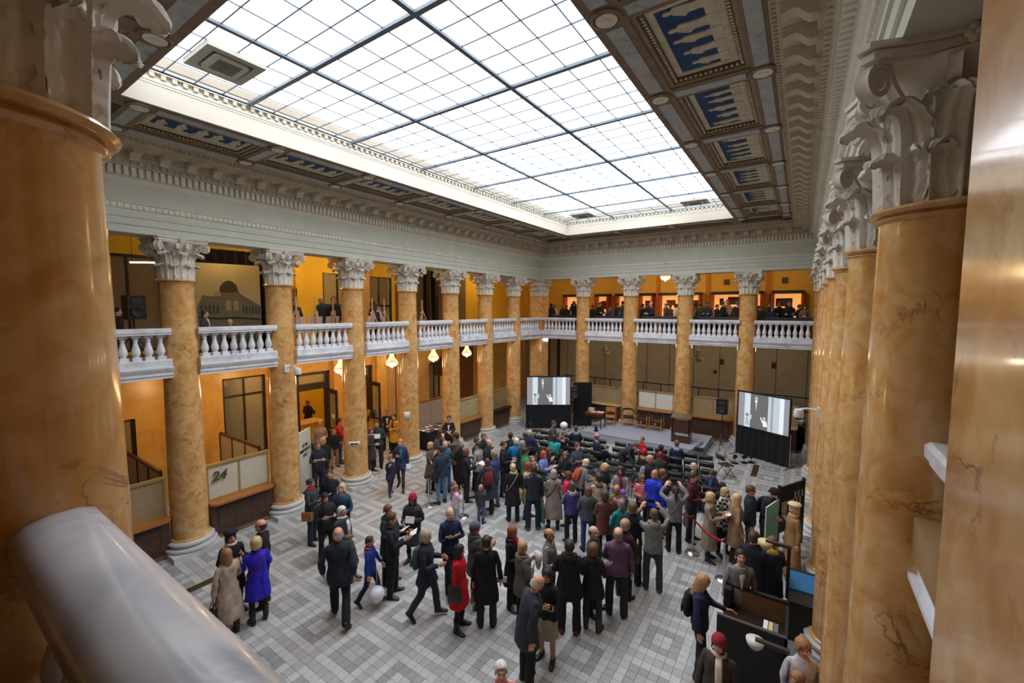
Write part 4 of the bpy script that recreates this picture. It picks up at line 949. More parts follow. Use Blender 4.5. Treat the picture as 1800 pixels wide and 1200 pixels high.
t = thing('tube_light', 'thin white fluorescent tube hanging at the left end of the gallery', 'lamp', (-1.4, -17.05, 7.1), math.radians(70)); MB().tube([(-.45, 0, 0), (.45, 0, .04)], .02, 8).build('tube', mat('tube_glow', (250, 250, 255), .4, emit=(255, 250, 240), es=5), t)
for s in (-.4, .4): MB().tube([(s, 0, .02), (s, 0, .9)], .005, 5).build('cord', M_BLACK, t)
# easels with boards
ez = thing('easel', 'e', 'easel'); mz = M_WOODL
for s in (-1, 1): MB().tube([(s * .28, -.14, 0), (s * .05, .02, 1.28)], .018, 5).build('front_leg', mz, ez)
MB().tube([(0, .5, 0), (0, .04, 1.25)], .016, 5).build('rear_leg', mz, ez); MB().box((-.018, -.02, .5), (.018, .015, 1.72)).build('mast', mz, ez)
MB().box((-.34, -.18, .58), (.34, -.06, .62)).build('tray', mz, ez); MB().box((-.15, -.10, .32), (.15, -.07, .36)).build('brace', mz, ez); MB().box((-.05, -.07, 1.16), (.05, .0, 1.22)).build('clamp', mz, ez)
eb = MB().box((-.25, -.012, 0), (.25, .012, .46)).mesh('picture_board', mat('board_pink', (196, 172, 156), .7))
es_ = [(-.75, -13.72, 1.75, 'leftmost of the three easels behind the balustrade, beside the column'), (-.75, -13.08, 1.62, 'middle of the three easels behind the balustrade'), (-.75, -12.44, 1.5, 'rightmost of the three easels behind the balustrade'),
       (-.75, -10.85, 1.2, 'slanted easel with a board, left of two in its bay'), (-.75, -10.3, .55, 'slanted easel seen from the side, right of two in its bay'), (-.75, -8.35, .6, 'lone slanted easel beside the dark gallery door')]
for k, (x, y, a, lb) in enumerate(es_):
    o = ez if k == 0 else copy_tree(ez)
    o.location = (x, y, 4.62); o.rotation_euler = (0, 0, -a); o['label'] = 'pale wood ' + lb; o['group'] = 'easels in the left gallery'
    b = link('picture_board', eb, None, (x - math.sin(a) * .10 * -1 * 0, y, 5.245)); b.rotation_euler = (math.radians(-8), 0, -a)
    b.location = Vector((x, y, 5.245)) + Matrix.Rotation(-a, 3, 'Z') @ Vector((0, -.10, 0))
    tag(b, 'pinkish picture board resting on the ' + lb.split(',')[0], 'board', 'boards on the easels')

# ================================================================ STAGE AND HALL FURNITURE
SZ = .36
t = thing('stage', 'low stage platform covered in pale grey carpet before the far columns', 'stage', (0, 0, 0))
MB().box((4.15, -3.15, .0), (9.3, -.62, SZ)).build('platform', M_CARPET, t); MB().box((4.14, -3.16, SZ - .03), (9.31, -3.15, SZ)).build('front_edging', mat('carpet_edge', (140, 145, 158), .9), t)
for x in (5.43, 6.72, 8.0): MB().box((x - .004, -3.155, .01), (x + .004, -3.15, SZ - .03)).build('deck_joint', mat('carpet_edge', (140, 145, 158)), t)
t = thing('stage_table', 'dark red-topped table with papers at the left of the stage', 'table', (4.45, -2.25, SZ))
MB().box((-.42, -.3, .70), (.42, .3, .745)).build('top', mat('mahogany', (120, 56, 34), .3, coat=.3), t); MB().box((-.38, -.26, .6), (.38, .26, .70)).build('apron', mat('mahogany2', (84, 38, 26), .4), t)
for sx in (-.37, .37):
    for sy in (-.25, .25): MB().tube([(sx, sy, 0), (sx, sy, .62)], [.018, .026], 8).build('leg', M_BLACK, t)
for k, (x, y, w_, lb) in enumerate(((4.38, -2.3, .26, 'pinkish sheet of paper on the stage table'), (4.68, -2.2, .3, 'white sheet of paper at the right of the stage table'))):
    tag(MB().box((-w_ / 2, -.1, 0), (w_ / 2, .1, .012)).build('paper', M_PAPER if k else mat('pink_paper', (224, 196, 206), .8), None, None, (x, y, SZ + .745), rz=.2 * k), lb, 'paper')
t = thing('paper_box', 'small cream cardboard box lying at the back of the stage table', 'box', (4.18, -2.1, SZ + .745)); MB().box((-.13, -.08, 0), (.13, .08, .11)).build('body', M_WOODL, t); MB().box((-.135, -.085, .11), (.135, .085, .13), rz=.05).build('lid', mat('card_cream', (214, 196, 160), .8), t)
# armchairs with curved backs
ac = thing('armchair', 'a', 'chair'); oak = mat('chair_oak', (188, 124, 62), .45, var=.12)
for sx in (-.27, .27):
    MB().tube([(sx, -.24, 0), (sx, -.23, .66)], .02, 6).build('leg', oak, ac); MB().tube([(sx, .22, 0), (sx, .2, .7)], .02, 6).build('leg', oak, ac)
MB().box((-.26, -.25, .40), (.26, .22, .46)).build('seat', mat('chair_leather', (34, 30, 28), .5), ac)
MB().tube([(-.27, -.22, .66), (-.29, .05, .70), (-.22, .23, .74), (0, .29, .76), (.22, .23, .74), (.29, .05, .70), (.27, -.22, .66)], [.022, .03, .045, .05, .045, .03, .022], 8, flat=.5).build('back_rail', M_BLACK, ac, 180)
MB().box((-.26, -.22, .2), (.26, -.2, .24)).build('stretcher', oak, ac); MB().box((-.05, -.251, .28), (.05, -.245, .40)).build('red_tag', mat('tag_red', (200, 90, 70), .6), ac)
for k, (x, y, a, lb) in enumerate(((5.62, -1.05, .5, 'leftmost stage armchair, turned a little, curved black back'), (6.35, -1.15, PI, 'middle stage armchair seen from behind, red tag on it'), (7.0, -1.15, PI, 'stage armchair nearest the lectern, seen from behind'))):
    o = ac if k == 0 else copy_tree(ac); o.location = (x, y, SZ); o.rotation_euler = (0, 0, a - (PI if k else 0) + (0 if k else 0)); o['label'] = lb; o['group'] = 'armchairs on the stage'
t = thing('side_chair', 'oak chair half hidden behind the stage table', 'chair', (4.9, -1.5, SZ), .3)
for sx in (-.2, .2):
    MB().tube([(sx, -.2, 0), (sx, -.2, .44)], .017, 6).build('leg', oak, t); MB().tube([(sx, .2, 0), (sx, .22, .86)], .017, 6).build('leg', oak, t)
MB().box((-.22, -.22, .42), (.22, .2, .46)).build('seat', oak, t); MB().box((-.22, .2, .62), (.22, .235, .84)).build('backrest', oak, t)
t = thing('lectern', 'dark wooden lectern at the right front of the stage', 'lectern', (8.35, -2.45, SZ))
MB().box((-.34, -.02, .0), (.34, .03, .3)).build('lower_panel', M_WOODD, t); MB().box((-.34, -.03, .42), (.34, .03, .98)).build('front_panel', M_WOODD, t)
for s in (-1, 1): MB().box((s * .34 - .03, -.03, 0), (s * .34 + .03, .42, 1.05)).build('side_panel', M_WOODD, t)
m = MB().box((-.4, -.08, 1.03), (.4, .46, 1.08)); m.v = [(x, y, z + .16 * (.46 - y) * -1 + .08) for x, y, z in m.v]; m.build('reading_top', mat('lectern_top', (98, 84, 70), .4), t); MB().box((-.31, .0, .55), (.31, .38, .58)).build('shelf', M_WOODD, t)
t = thing('microphone_stand', 'thin brass microphone stand at the back of the stage beside the table', 'stand', (4.95, -.85, SZ)); MB().lathe([(.14, 0), (.14, .015), (.03, .03)], 16).build('base', M_BRASS, t); MB().tube([(0, 0, .02), (0, 0, 1.75)], .012, 6).build('pole', M_BRASS, t); MB().tube([(0, 0, 1.72), (.05, -.1, 1.8)], .022, 6).build('microphone', M_BLACK, t)
t = thing('floor_monitor', 'small black stage light on the front left of the stage', 'spotlight', (4.75, -2.85, SZ)); MB().prism([(-.09, -.09), (.09, -.09), (.07, .09), (-.07, .09)], 0, .05).build('base', M_BLACK, t); MB().tube([(0, .02, .05), (0, -.06, .2)], [.06, .075], 10).build('lamp_head', M_BLACK, t)
# film screens
def film_screen(x0, y0, x1, y1, label, group):
    cx, cy = (x0 + x1) / 2, (y0 + y1) / 2; a = math.atan2(y1 - y0, x1 - x0); L = math.hypot(x1 - x0, y1 - y0)
    t = thing('film_screen', label, 'screen', (cx, cy, 0), a, group); h = L / 2
    m = MB()
    for p, q in (((-h, 1.16), (h, 1.22)), ((-h, 2.60), (h, 2.66)), ((-h, 1.22), (-h + .05, 2.60)), ((h - .05, 1.22), (h, 2.60))): m.box((p[0], -.03, p[1]), (q[0], .03, q[1]))
    m.build('frame', M_BLACK, t)
    im = link('projected_image', None, t)
    def pr(name, poly, col, d, e=.9):
        mm = MB().prism(poly, 0, .003); mm.v = [(x, -d - z, y) for x, y, z in mm.v]
        mm.build(name, mat('film_' + '_'.join(map(str, col)), tuple(int(c * .5) for c in col), .7, emit=col, es=e), im)
    A, B, z0, z1 = -h + .05, h - .05, 1.22, 2.60; Wd = B - A; X_ = lambda u: A + Wd * u; Z_ = lambda v: z0 + (z1 - z0) * v
    def q(u0, u1, v0, v1): return [(X_(u0), Z_(v0)), (X_(u1), Z_(v0)), (X_(u1), Z_(v1)), (X_(u0), Z_(v1))]
    pr('grey_ground', q(0, 1, 0, 1), (150, 148, 156), .0)
    pr('pale_band', q(.13, .25, 0, 1), (212, 224, 232), .004); pr('dark_field', q(.25, .60, 0, 1), (104, 106, 108), .004)
    pr('light_curtain', q(.60, .90, 0, 1), (196, 206, 216), .004); pr('curtain_fold', q(.66, .70, 0, 1), (150, 162, 170), .008); pr('bright_fold', q(.82, .895, 0, 1), (236, 242, 246), .008)
    def blob(u, v, ru, rv, col, n=12, d=.009): pr('film_shape', [(X_(u) + ru * Wd * math.cos(k * 2 * PI / n), Z_(v) + rv * (z1 - z0) * math.sin(k * 2 * PI / n)) for k in range(n)], col, d)
    blob(.365, .88, .028, .06, (196, 192, 188)); pr('film_shape', [(X_(.335), Z_(.82)), (X_(.365), Z_(.70)), (X_(.395), Z_(.82))], (246, 246, 246), .010); pr('film_shape', [(X_(.352), Z_(.72)), (X_(.365), Z_(.50)), (X_(.38), Z_(.72))], (214, 214, 212), .010)
    blob(.535, .34, .028, .045, (206, 204, 200)); pr('film_shape', [(X_(.50), Z_(.28)), (X_(.575), Z_(.28)), (X_(.60), Z_(.12)), (X_(.52), Z_(.10))], (244, 246, 246), .010); pr('film_shape', [(X_(.45), Z_(.36)), (X_(.475), Z_(.36)), (X_(.515), Z_(.25)), (X_(.50), Z_(.20))], (240, 242, 242), .011)
    blob(.19, .36, .032, .05, (120, 126, 132)); pr('film_shape', [(X_(.15), Z_(.05)), (X_(.235), Z_(.05)), (X_(.22), Z_(.30)), (X_(.165), Z_(.30))], (176, 188, 206), .010); pr('film_shape', [(X_(.25), Z_(.22)), (X_(.275), Z_(.25)), (X_(.285), Z_(.38)), (X_(.265), Z_(.38))], (220, 222, 222), .011)
    m = MB(); n_ = 44
    for k in range(n_):
        f = lambda s: (-h + 2 * h * s / n_, .02 * math.sin(s * 1.1)); (xa, ya), (xb, yb) = f(k), f(k + 1)
        m.add([(xa, ya - .012, .04), (xb, yb - .012, .04), (xb, yb - .012, 1.17), (xa, ya - .012, 1.17), (xa, ya + .012, .04), (xb, yb + .012, .04), (xb, yb + .012, 1.17), (xa, ya + .012, 1.17)], [(0, 1, 2, 3), (7, 6, 5, 4)])
    m.build('skirt', M_BLKCLOTH, t, 180)
    for s in (-1, 1): MB().tube([(s * (h + .02), 0, 0), (s * (h + .02), 0, 1.3)], .016, 6).build('support_pole', M_STEEL, t); MB().tube([(s * (h + .02), -.42, .012), (s * (h + .02), .42, .012)], .014, 6).build('foot', M_STEEL, t)
film_screen(1.17, -3.25, 3.02, -1.98, 'film screen with black skirt at the left, projecting a black and white scene', 'film screens'); film_screen(10.32, -1.35, 12.2, -2.25, 'film screen with black skirt at the right, seen at an angle', 'film screens')
t = thing('black_curtain', 'black cloth curtain hung on poles right of the left film screen', 'curtain', (3.3, -1.2, 0), math.radians(35))
m = MB(); n_ = 30
for k in range(n_):
    f = lambda s: (-.45 + .9 * s / n_, .03 * math.sin(s * 1.3)); (xa, ya), (xb, yb) = f(k), f(k + 1)
    m.add([(xa, ya - .012, .02), (xb, yb - .012, .02), (xb, yb - .012, 2.25), (xa, ya - .012, 2.25), (xa, ya + .012, .02), (xb, yb + .012, .02), (xb, yb + .012, 2.25), (xa, ya + .012, 2.25)], [(0, 1, 2, 3), (7, 6, 5, 4)])
m.build('cloth', M_BLKCLOTH, t, 180); MB().tube([(-.47, .03, 2.24), (.47, .03, 2.24)], .015, 6).build('pole', M_BLACK, t)
for s in (-.46, .46): MB().tube([(s, .04, 0), (s, .04, 2.24)], .015, 6).build('upright', M_BLACK, t)
tripod((3.18, -2.0, 0), 1.55, 'black tripod stand right of the left film screen'); loudspeaker('loudspeaker', (3.18, -2.0, 1.55), .6, 'black loudspeaker on a tripod right of the left film screen', 1.0)
tripod((9.72, -.95, 0), 1.5, 'black tripod stand at the right of the stage'); loudspeaker('loudspeaker', (9.72, -.95, 1.5), -.1, 'black loudspeaker on a tripod right of the stage', 1.05)
t = thing('music_stand', 'folded black metal frame leaning on the right front corner of the stage', 'frame', (9.12, -3.32, 0), .25)
for s in (-.12, .12): MB().tube([(-.5, s - .1, .05), (.28, s, .78)], .016, 6).build('side_tube', M_BLACK, t)
for k in range(5): MB().tube([(-.4 + .15 * k, -.2, .14 + .14 * k), (-.4 + .15 * k, .14, .15 + .14 * k)], .012, 5).build('rung', M_BLACK, t)
MB().box((-.05, -.18, .45), (.3, .16, .5)).build('plate', M_BLACK, t); MB().tube([(-.1, 0, .45), (.15, -.05, .02)], .012, 5).build('prop', M_BLACK, t)
for k, (x, y, lb) in enumerate(((10.45, -2.75, 'left black floor spotlight before the right film screen'), (10.75, -2.5, 'middle black floor spotlight before the right film screen'), (10.98, -2.3, 'right black floor spotlight on a round base by the right film screen'))):
    t = thing('floor_spotlight', lb, 'spotlight', (x, y, 0), .4 * k, 'floor spotlights'); MB().lathe([(.13, 0), (.13, .02), (.02, .03)], 14).build('base', M_BLACK, t); MB().tube([(0, 0, .02), (0, 0, .2)], .012, 6).build('stem', M_BLACK, t)
    MB().tube([(-.03, .04, .2), (.03, -.08, .3)], [.06, .08], 10).build('lamp_head', M_BLACK, t)
tag(MB().tube([(9.9, -1.3, .01), (10.0, -1.9, .012), (10.15, -2.3, .012), (10.3, -2.6, .012), (10.44, -2.75, .02)], .012, 5).build('cable', M_BLACK), 'black cable on the floor running to the spotlights', 'cable')
def grille(x0, y0, x1, y1, label):
    t = thing('floor_grille', label, 'grille', ((x0 + x1) / 2, (y0 + y1) / 2, 0), 0, 'brass floor grilles'); a, b = (x1 - x0) / 2, (y1 - y0) / 2
    m = MB()
    for p, q in (((-a, -b), (a, -b + .02)), ((-a, b - .02), (a, b)), ((-a, -b), (-a + .02, b)), ((a - .02, -b), (a, b))): m.box((p[0], p[1], -.002), (q[0], q[1], .006))
    m.build('frame', mat('old_brass', (104, 86, 50), .4, .5), t); n_ = int(2 * b / .035)
    m = MB().box((-a + .02, -b + .02, -.002), (a - .02, b - .02, .001))
    m.build('back', mat('grille_dark', (50, 42, 28), .6), t)
    m = MB()
    for k in range(n_): m.box((-a + .02, -b + .02 + k * .035, .001), (a - .02, -b + .035 + k * .035, .005))
    o = m.build('bars', mat('old_brass', (104, 86, 50)), t)
grille(11.08, -3.85, 11.28, -2.48, 'brass floor grille before the right film screen'); grille(1.78, -17.85, 1.98, -16.9, 'brass floor grille near the lower left corner')
t = thing('projector_table', 'black draped cart carrying the projector behind the right screen', 'table', (12.35, .9, 0)); MB().box((-.35, -.3, 0), (.35, .3, 1.0)).build('drape', M_BLKCLOTH, t); MB().box((-.38, -.33, 1.0), (.38, .33, 1.05)).build('top', M_WOODD, t)
t = thing('projector', 'white projector on the cart behind the right film screen', 'projector', (12.35, .9, 1.05), -.2); MB().box((-.28, -.22, .02), (.28, .22, .16)).build('body', M_WPLAST, t); m = MB().tube([(-.12, -.22, .1), (-.12, -.26, .1)], .05, 12); m.build('lens', M_BLACK, t)
# rope posts
def stanchion(x, y, label, h=.92):
    t = thing('stanchion', label, 'barrier post', (x, y, 0), 0, 'steel barrier posts')
    MB().lathe([(.17, 0), (.17, .012), (.15, .03), (.04, .045), (.03, .06)], 24).build('base', M_STEEL, t, 40); MB().tube([(0, 0, .05), (0, 0, h)], .025, 12).build('post', M_STEEL, t, 40); MB().lathe([(.03, 0), (.036, .01), (.036, .09), (.02, .1)], 14, (0, 0, h - .06)).build('belt_head', M_BLACK, t, 40)
PST = [(10.4, -10.23, 'steel barrier post carrying the red belt, base shining on the floor'), (11.19, -10.95, 'steel barrier post at the right end of the red belt'), (3.23, -12.03, 'lone steel barrier post at the left of the queue'), (4.56, -11.99, 'steel barrier post behind the girl in pale pink'), (8.15, -8.75, 'steel barrier post hidden in the queue at the left end of the red belt')]
for p in PST: stanchion(*p)
def belt(a, b, label):
    m = MB(); n_ = 14
    for k in range(n_):
        f = lambda s: (a[0] + (b[0] - a[0]) * s / n_, a[1] + (b[1] - a[1]) * s / n_, .87 - .10 * math.sin(PI * s / n_))
        p, q = f(k), f(k + 1); m.add([(p[0], p[1], p[2] - .028), (q[0], q[1], q[2] - .028), (q[0], q[1], q[2] + .028), (p[0], p[1], p[2] + .028), (p[0] + .004, p[1] + .004, p[2] - .028), (q[0] + .004, q[1] + .004, q[2] - .028), (q[0] + .004, q[1] + .004, q[2] + .028), (p[0] + .004, p[1] + .004, p[2] + .028)], [(0, 1, 2, 3), (7, 6, 5, 4), (3, 2, 6, 7), (4, 5, 1, 0)])
    tag(m.build('barrier_belt', mat('belt_red', (200, 16, 34), .6), None, 180), label, 'belt', 'red barrier belts')
belt(PST[4], PST[0], 'longer red belt stretched through the queue, left of the bright post'); belt(PST[0], PST[1], 'shorter red belt between the bright post and the camel coat woman')
# guard kiosk at the right
M_KB = mat('kiosk_black', (24, 22, 22), .5); M_KW = mat('kiosk_brown', (126, 92, 62), .5, var=.15, scale=6)
t = thing('kiosk_desk', 'black boxed guard desk with a brown inner panel at the lower right', 'desk', (11.93, -13.35, 0))
MB().box((-.47, -.50, 0), (.47, -.45, 1.1)).build('front_board', M_KB, t); MB().box((-.47, -.50, 1.1), (.47, -.45, 1.12)).build('front_edge', mat('kiosk_edge', (80, 76, 74), .4), t)
MB().box((-.42, .42, 0), (.47, .47, 1.1)).build('back_board', M_KW, t); MB().box((-.42, .41, 1.1), (.47, .48, 1.13)).build('back_edge', M_KB, t); MB().box((-.47, .25, 0), (-.36, .50, 1.12)).build('corner_post', M_KB, t)
MB().box((.44, -.5, 0), (.48, .47, 1.1)).build('side_board', M_KB, t); MB().box((-.45, -.45, .70), (.44, .42, .74)).build('desk_top', M_DARK, t)
t = thing('folder', 'folder with white and yellow papers standing on the guard desk', 'folder', (12.18, -13.45, .74)); 
for k, m_ in enumerate((M_PAPER, mat('folder_yellow', (214, 196, 130), .7), mat('folder_grey', (120, 118, 116), .7))): MB().box((-.1 + .07 * k, -.1, 0), (-.04 + .07 * k, .12, .22)).build('leaf_stack', m_, t)
def desk_lamp(x, y, z0, h, lx, label, m_):
    t = thing('bowl_lamp', label, 'lamp', (x, y, z0), 0, 'black bowl lamps at the guard desk')
    MB().box((-.025, -.025, 0), (.025, .025, h)).build('post', M_KB, t); MB().box((lx, -.03, h), (.03, .03, h + .05)).build('arm', mat('lamp_arm', (58, 54, 52), .4), t)
    MB().lathe([(.02, -.13), (.07, -.11), (.105, -.06), (.12, 0)], 18, (lx, 0, h + .02), sx=1, sy=1).build('bowl', m_, t, 180)
desk_lamp(12.37, -12.80, 1.13, .86, -.34, 'black post with an arm and a cream half bowl lamp behind the guard desk', mat('bowl_cream', (226, 206, 150), .4)); desk_lamp(12.41, -14.42, 0, 1.3, -.38, 'black post with an arm and a white half bowl lamp before the guard desk', mat('bowl_white', (226, 222, 214), .4))
# display stand and poster at the right edge
t = thing('display_stand', 'black display board stand with small white labels by the right columns', 'stand', (12.35, -8.6, 0), math.radians(62))
MB().box((-.5, -.02, .5), (.5, .02, 1.65)).build('board', M_KB, t)
for s in (-.52, .52): MB().box((s - .03, -.03, 0), (s + .03, .03, 1.7)).build('post', M_DARK, t)
rr = random.Random(2)
for k in range(12): MB().box((-.42 + .075 * k, -.026, .95 + .12 * rr.randint(0, 4)), (-.37 + .075 * k, -.02, 1.02 + .12 * 2)).build('label_card', M_PAPER, t) if k % 1 == 0 else None
t = thing('leaning_poster', 'tall turquoise and white poster stand by the woman in the camel dress', 'poster', (12.0, -9.75, 0), math.radians(72)); MB().box((-.35, -.012, .05), (.35, .012, 1.5)).build('sheet', mat('poster_white', (214, 226, 232), .6), t)
m = MB().prism([(-.35, .9), (.2, .5), (.35, .75), (.35, 1.5), (-.35, 1.5)], 0, .003); m.v = [(x, -.012 - z, y) for x, y, z in m.v]; m.build('turquoise_print', mat('poster_turq', (140, 222, 222), .6), t); MB().box((-.38, -.15, 0), (.38, .15, .05)).build('base', M_KB, t)
t = thing('brochure_table', 'low black table with blue folders behind the navy puffer coat', 'table', (12.62, -11.6, 0)); MB().box((-.25, -.6, .7), (.25, .6, .74)).build('top', M_KB, t); MB().box((-.23, -.58, 0), (.23, .58, .7)).build('body', M_KB, t)
tag(MB().box((-.2, -.3, 0), (.2, .35, .03)).build('folder', mat('folder_blue', (36, 110, 160), .6), None, None, (12.6, -11.5, .74)), 'blue folder lying on the low black table at right', 'folder')

# ================================================================ FOLDING CHAIRS
M_CH = mat('chair_black', (30, 31, 33), .4); M_CHF = mat('chair_frame', (44, 45, 48), .35, .3)
fc = thing('folding_chair', 'f', 'chair')
m = MB().box((-.20, -.20, .435), (.20, .18, .455)).build('seat', M_CH, fc)
m = MB()
for k in range(6):
    f = lambda s: (-.21 + .42 * s / 6, .23 + .03 * (1 - ((s - 3) / 3) ** 2)); (xa, ya), (xb, yb) = f(k), f(k + 1)
    m.add([(xa, ya, .66), (xb, yb, .66), (xb, yb + .03, .82), (xa, ya + .03, .82), (xa, ya + .014, .66), (xb, yb + .014, .66), (xb, yb + .044, .82), (xa, ya + .044, .82)], [(0, 1, 2, 3), (7, 6, 5, 4), (3, 2, 6, 7), (4, 5, 1, 0)])
m.build('backrest', M_CH, fc, 180)
for s in (-1, 1):
    MB().tube([(s * .215, -.26, 0), (s * .215, .08, .45), (s * .215, .25, .83)], .011, 6).build('front_leg', M_CHF, fc, 180); MB().tube([(s * .195, .27, 0), (s * .195, -.14, .44)], .011, 6).build('rear_leg', M_CHF, fc, 180)
MB().tube([(-.215, -.22, .055), (.215, -.22, .055)], .008, 5).build('front_bar', M_CHF, fc); MB().tube([(-.195, .22, .055), (.195, .22, .055)], .008, 5).build('rear_bar', M_CHF, fc); MB().tube([(-.215, .25, .83), (.215, .25, .83)], .011, 6).build('top_bar', M_CHF, fc)
rr = random.Random(11); first = True
CH = []
sl = .085
rown = ['front row before the stage', 'second row', 'third row', 'fourth row', 'last row']
ordn = 'first second third fourth fifth sixth seventh eighth ninth tenth eleventh twelfth thirteenth fourteenth fifteenth sixteenth'.split()
for r in range(5):
    y10 = -4.75 - .72 * r; xr = 9.75 + .16 * r; n_ = (13, 14, 14, 13, 9)[r]
    for k in range(n_):
        x = xr - .50 * k - (0 if k < 7 else .25); y = y10 + (x - 10) * sl
        CH.append((x + rr.uniform(-.02, .02), y + rr.uniform(-.03, .03), math.atan(sl) + rr.uniform(-.06, .06), f'black folding chair, {ordn[k]} from the right end in the {rown[r]}'))
CH.append((10.35, -4.45, -.7, 'black folding chair turned aside, alone at the right end before the stage'))
CH.append((2.55, -4.6, -1.2, 'black folding chair standing apart at the left, near the left film screen'))
for x, y, a, lb in CH:
    o = fc if first else copy_tree(fc); first = False
    o.location = (x, y, 0); o.rotation_euler = (0, 0, PI + a); o['label'] = lb; o['group'] = 'black folding chairs'
# ================================================================ PEOPLE: one body template, posed by bones
def cap_(mb, a, b, ra, rb, n=10, fl=1.0, side=None):
    a, b = Vector(a), Vector(b); d = (b - a).normalized(); pts = []; rd = []
    for t in (-1, -.7, 0): pts.append(a + d * ra * t); rd.append(ra * math.sqrt(max(.02, 1 - t * t)))
    for t in (.33, .66): pts.append(a.lerp(b, t)); rd.append(ra + (rb - ra) * t)
    for t in (0, .7, 1): pts.append(b + d * rb * t); rd.append(rb * math.sqrt(max(.02, 1 - t * t)))
    mb.tube(pts, rd, n, flat=fl, side=side)
def loft_(mb, rings, n=20):
    """rings: (z, rx, ry, yoff)"""
    vs = []; fs = []
    for z, rx, ry, yo in rings:
        for k in range(n): a = 2 * PI * k / n; vs.append((rx * math.cos(a), ry * math.sin(a) + yo, z))
    for i in range(len(rings) - 1):
        for k in range(n): fs.append((i * n + k, i * n + (k + 1) % n, (i + 1) * n + (k + 1) % n, (i + 1) * n + k))
    fs += [tuple(range(n - 1, -1, -1)), tuple((len(rings) - 1) * n + k for k in range(n))]
    mb.add(vs, fs)
AD = math.radians(35)
J = {'pelvis': Vector((0, 0, .96)), 'waist': Vector((0, .005, 1.06)), 'neck': Vector((0, .012, 1.475)), 'head': Vector((0, .0, 1.55)), 'top': Vector((0, 0, 1.75))}
for s, q in ((-1, 'R'), (1, 'L')):
    d = Vector((s * math.sin(AD), 0, -math.cos(AD)))
    J['sh' + q] = Vector((s * .178, .012, 1.415)); J['el' + q] = J['sh' + q] + d * .285; J['wr' + q] = J['el' + q] + d * .25; J['ha' + q] = J['wr' + q] + d * .16
    J['hi' + q] = Vector((s * .092, 0, .93)); J['kn' + q] = Vector((s * .098, -.012, .50)); J['an' + q] = Vector((s * .102, .012, .085)); J['to' + q] = Vector((s * .115, -.14, .03))
BONES = [('pelvis', 'pelvis', 'waist', .14), ('chest', 'waist', 'neck', .15), ('head', 'head', 'top', .09)]
for q in 'RL': BONES += [('ua' + q, 'sh' + q, 'el' + q, .05), ('fa' + q, 'el' + q, 'wr' + q, .042), ('hand' + q, 'wr' + q, 'ha' + q, .035), ('th' + q, 'hi' + q, 'kn' + q, .075), ('sk' + q, 'kn' + q, 'an' + q, .05), ('ft' + q, 'an' + q, 'to' + q, .045)]
BN = [b[0] for b in BONES]
def weights(V):
    V = np.asarray(V, float); D = np.empty((len(V), len(BONES)))
    for i, (n, a, b, r) in enumerate(BONES):
        A, B = np.array(J[a]), np.array(J[b]); ab = B - A; t = np.clip(((V - A) @ ab) / (ab @ ab), 0, 1); C_ = A + t[:, None] * ab
        dv = V - C_
        if n in ('pelvis', 'chest'): dv = dv * np.array([.72 if n == 'chest' else .8, 1.1, 1])
        D[:, i] = np.linalg.norm(dv, axis=1) - r
        if n == 'head': D[:, i] += np.where(V[:, 2] < 1.53, (1.53 - V[:, 2]) * 3, 0)
        if n[:2] in ('ua', 'fa'): D[:, i] += np.where(np.abs(V[:, 0]) < .15, (.15 - np.abs(V[:, 0])) * 2.5, 0)
        if n[-1] in 'RL' and n != 'pelvis':
            sg = -1 if n[-1] == 'R' else 1; D[:, i] += np.where(V[:, 0] * sg < 0, .04 + np.abs(V[:, 0]) * 2, 0)
        if n[:2] == 'th': D[:, i] += np.where(V[:, 2] > .93, (V[:, 2] - .93) * 2, 0)
    W = np.exp(-(D - D.min(axis=1, keepdims=True)) / .022); W[W < .02] = 0
    return W / W.sum(axis=1, keepdims=True)
def remesh(mb, vox, tris, smooth=3, post=None):
    me = bpy.data.meshes.new('tmp'); me.from_pydata(mb.v, [], mb.f); o = bpy.data.objects.new('tmp', me); C.objects.link(o)
    m = o.modifiers.new('r', 'REMESH'); m.mode = 'VOXEL'; m.voxel_size = vox
    if smooth: s = o.modifiers.new('s', 'SMOOTH'); s.iterations = smooth; s.factor = .5
    d = o.modifiers.new('d', 'DECIMATE')
    dg = bpy.context.evaluated_depsgraph_get(); n0 = sum(len(p.vertices) - 2 for p in o.evaluated_get(dg).data.polygons) if False else None
    area = None
    d.show_viewport = False; dg = bpy.context.evaluated_depsgraph_get(); dg.update(); nt = len(o.evaluated_get(dg).data.polygons) * 2
    d.show_viewport = True; d.ratio = min(1, tris / max(1, nt)); dg.update()
    e = bpy.data.meshes.new_from_object(o.evaluated_get(dg)); 
    V = np.empty(len(e.vertices) * 3); e.vertices.foreach_get('co', V); F = [tuple(p.vertices) for p in e.polygons]
    bpy.data.objects.remove(o); bpy.data.meshes.remove(me); bpy.data.meshes.remove(e)
    return V.reshape(-1, 3), F
TPL = {}
def tpl(name, V, F, rigid=None, mi=None):
    V = np.asarray(V, float)
    if rigid is None: W = weights(V)
    else: W = np.zeros((len(V), len(BONES))); W[:, BN.index(rigid)] = 1
    TPL[name] = (V, F, W, mi)
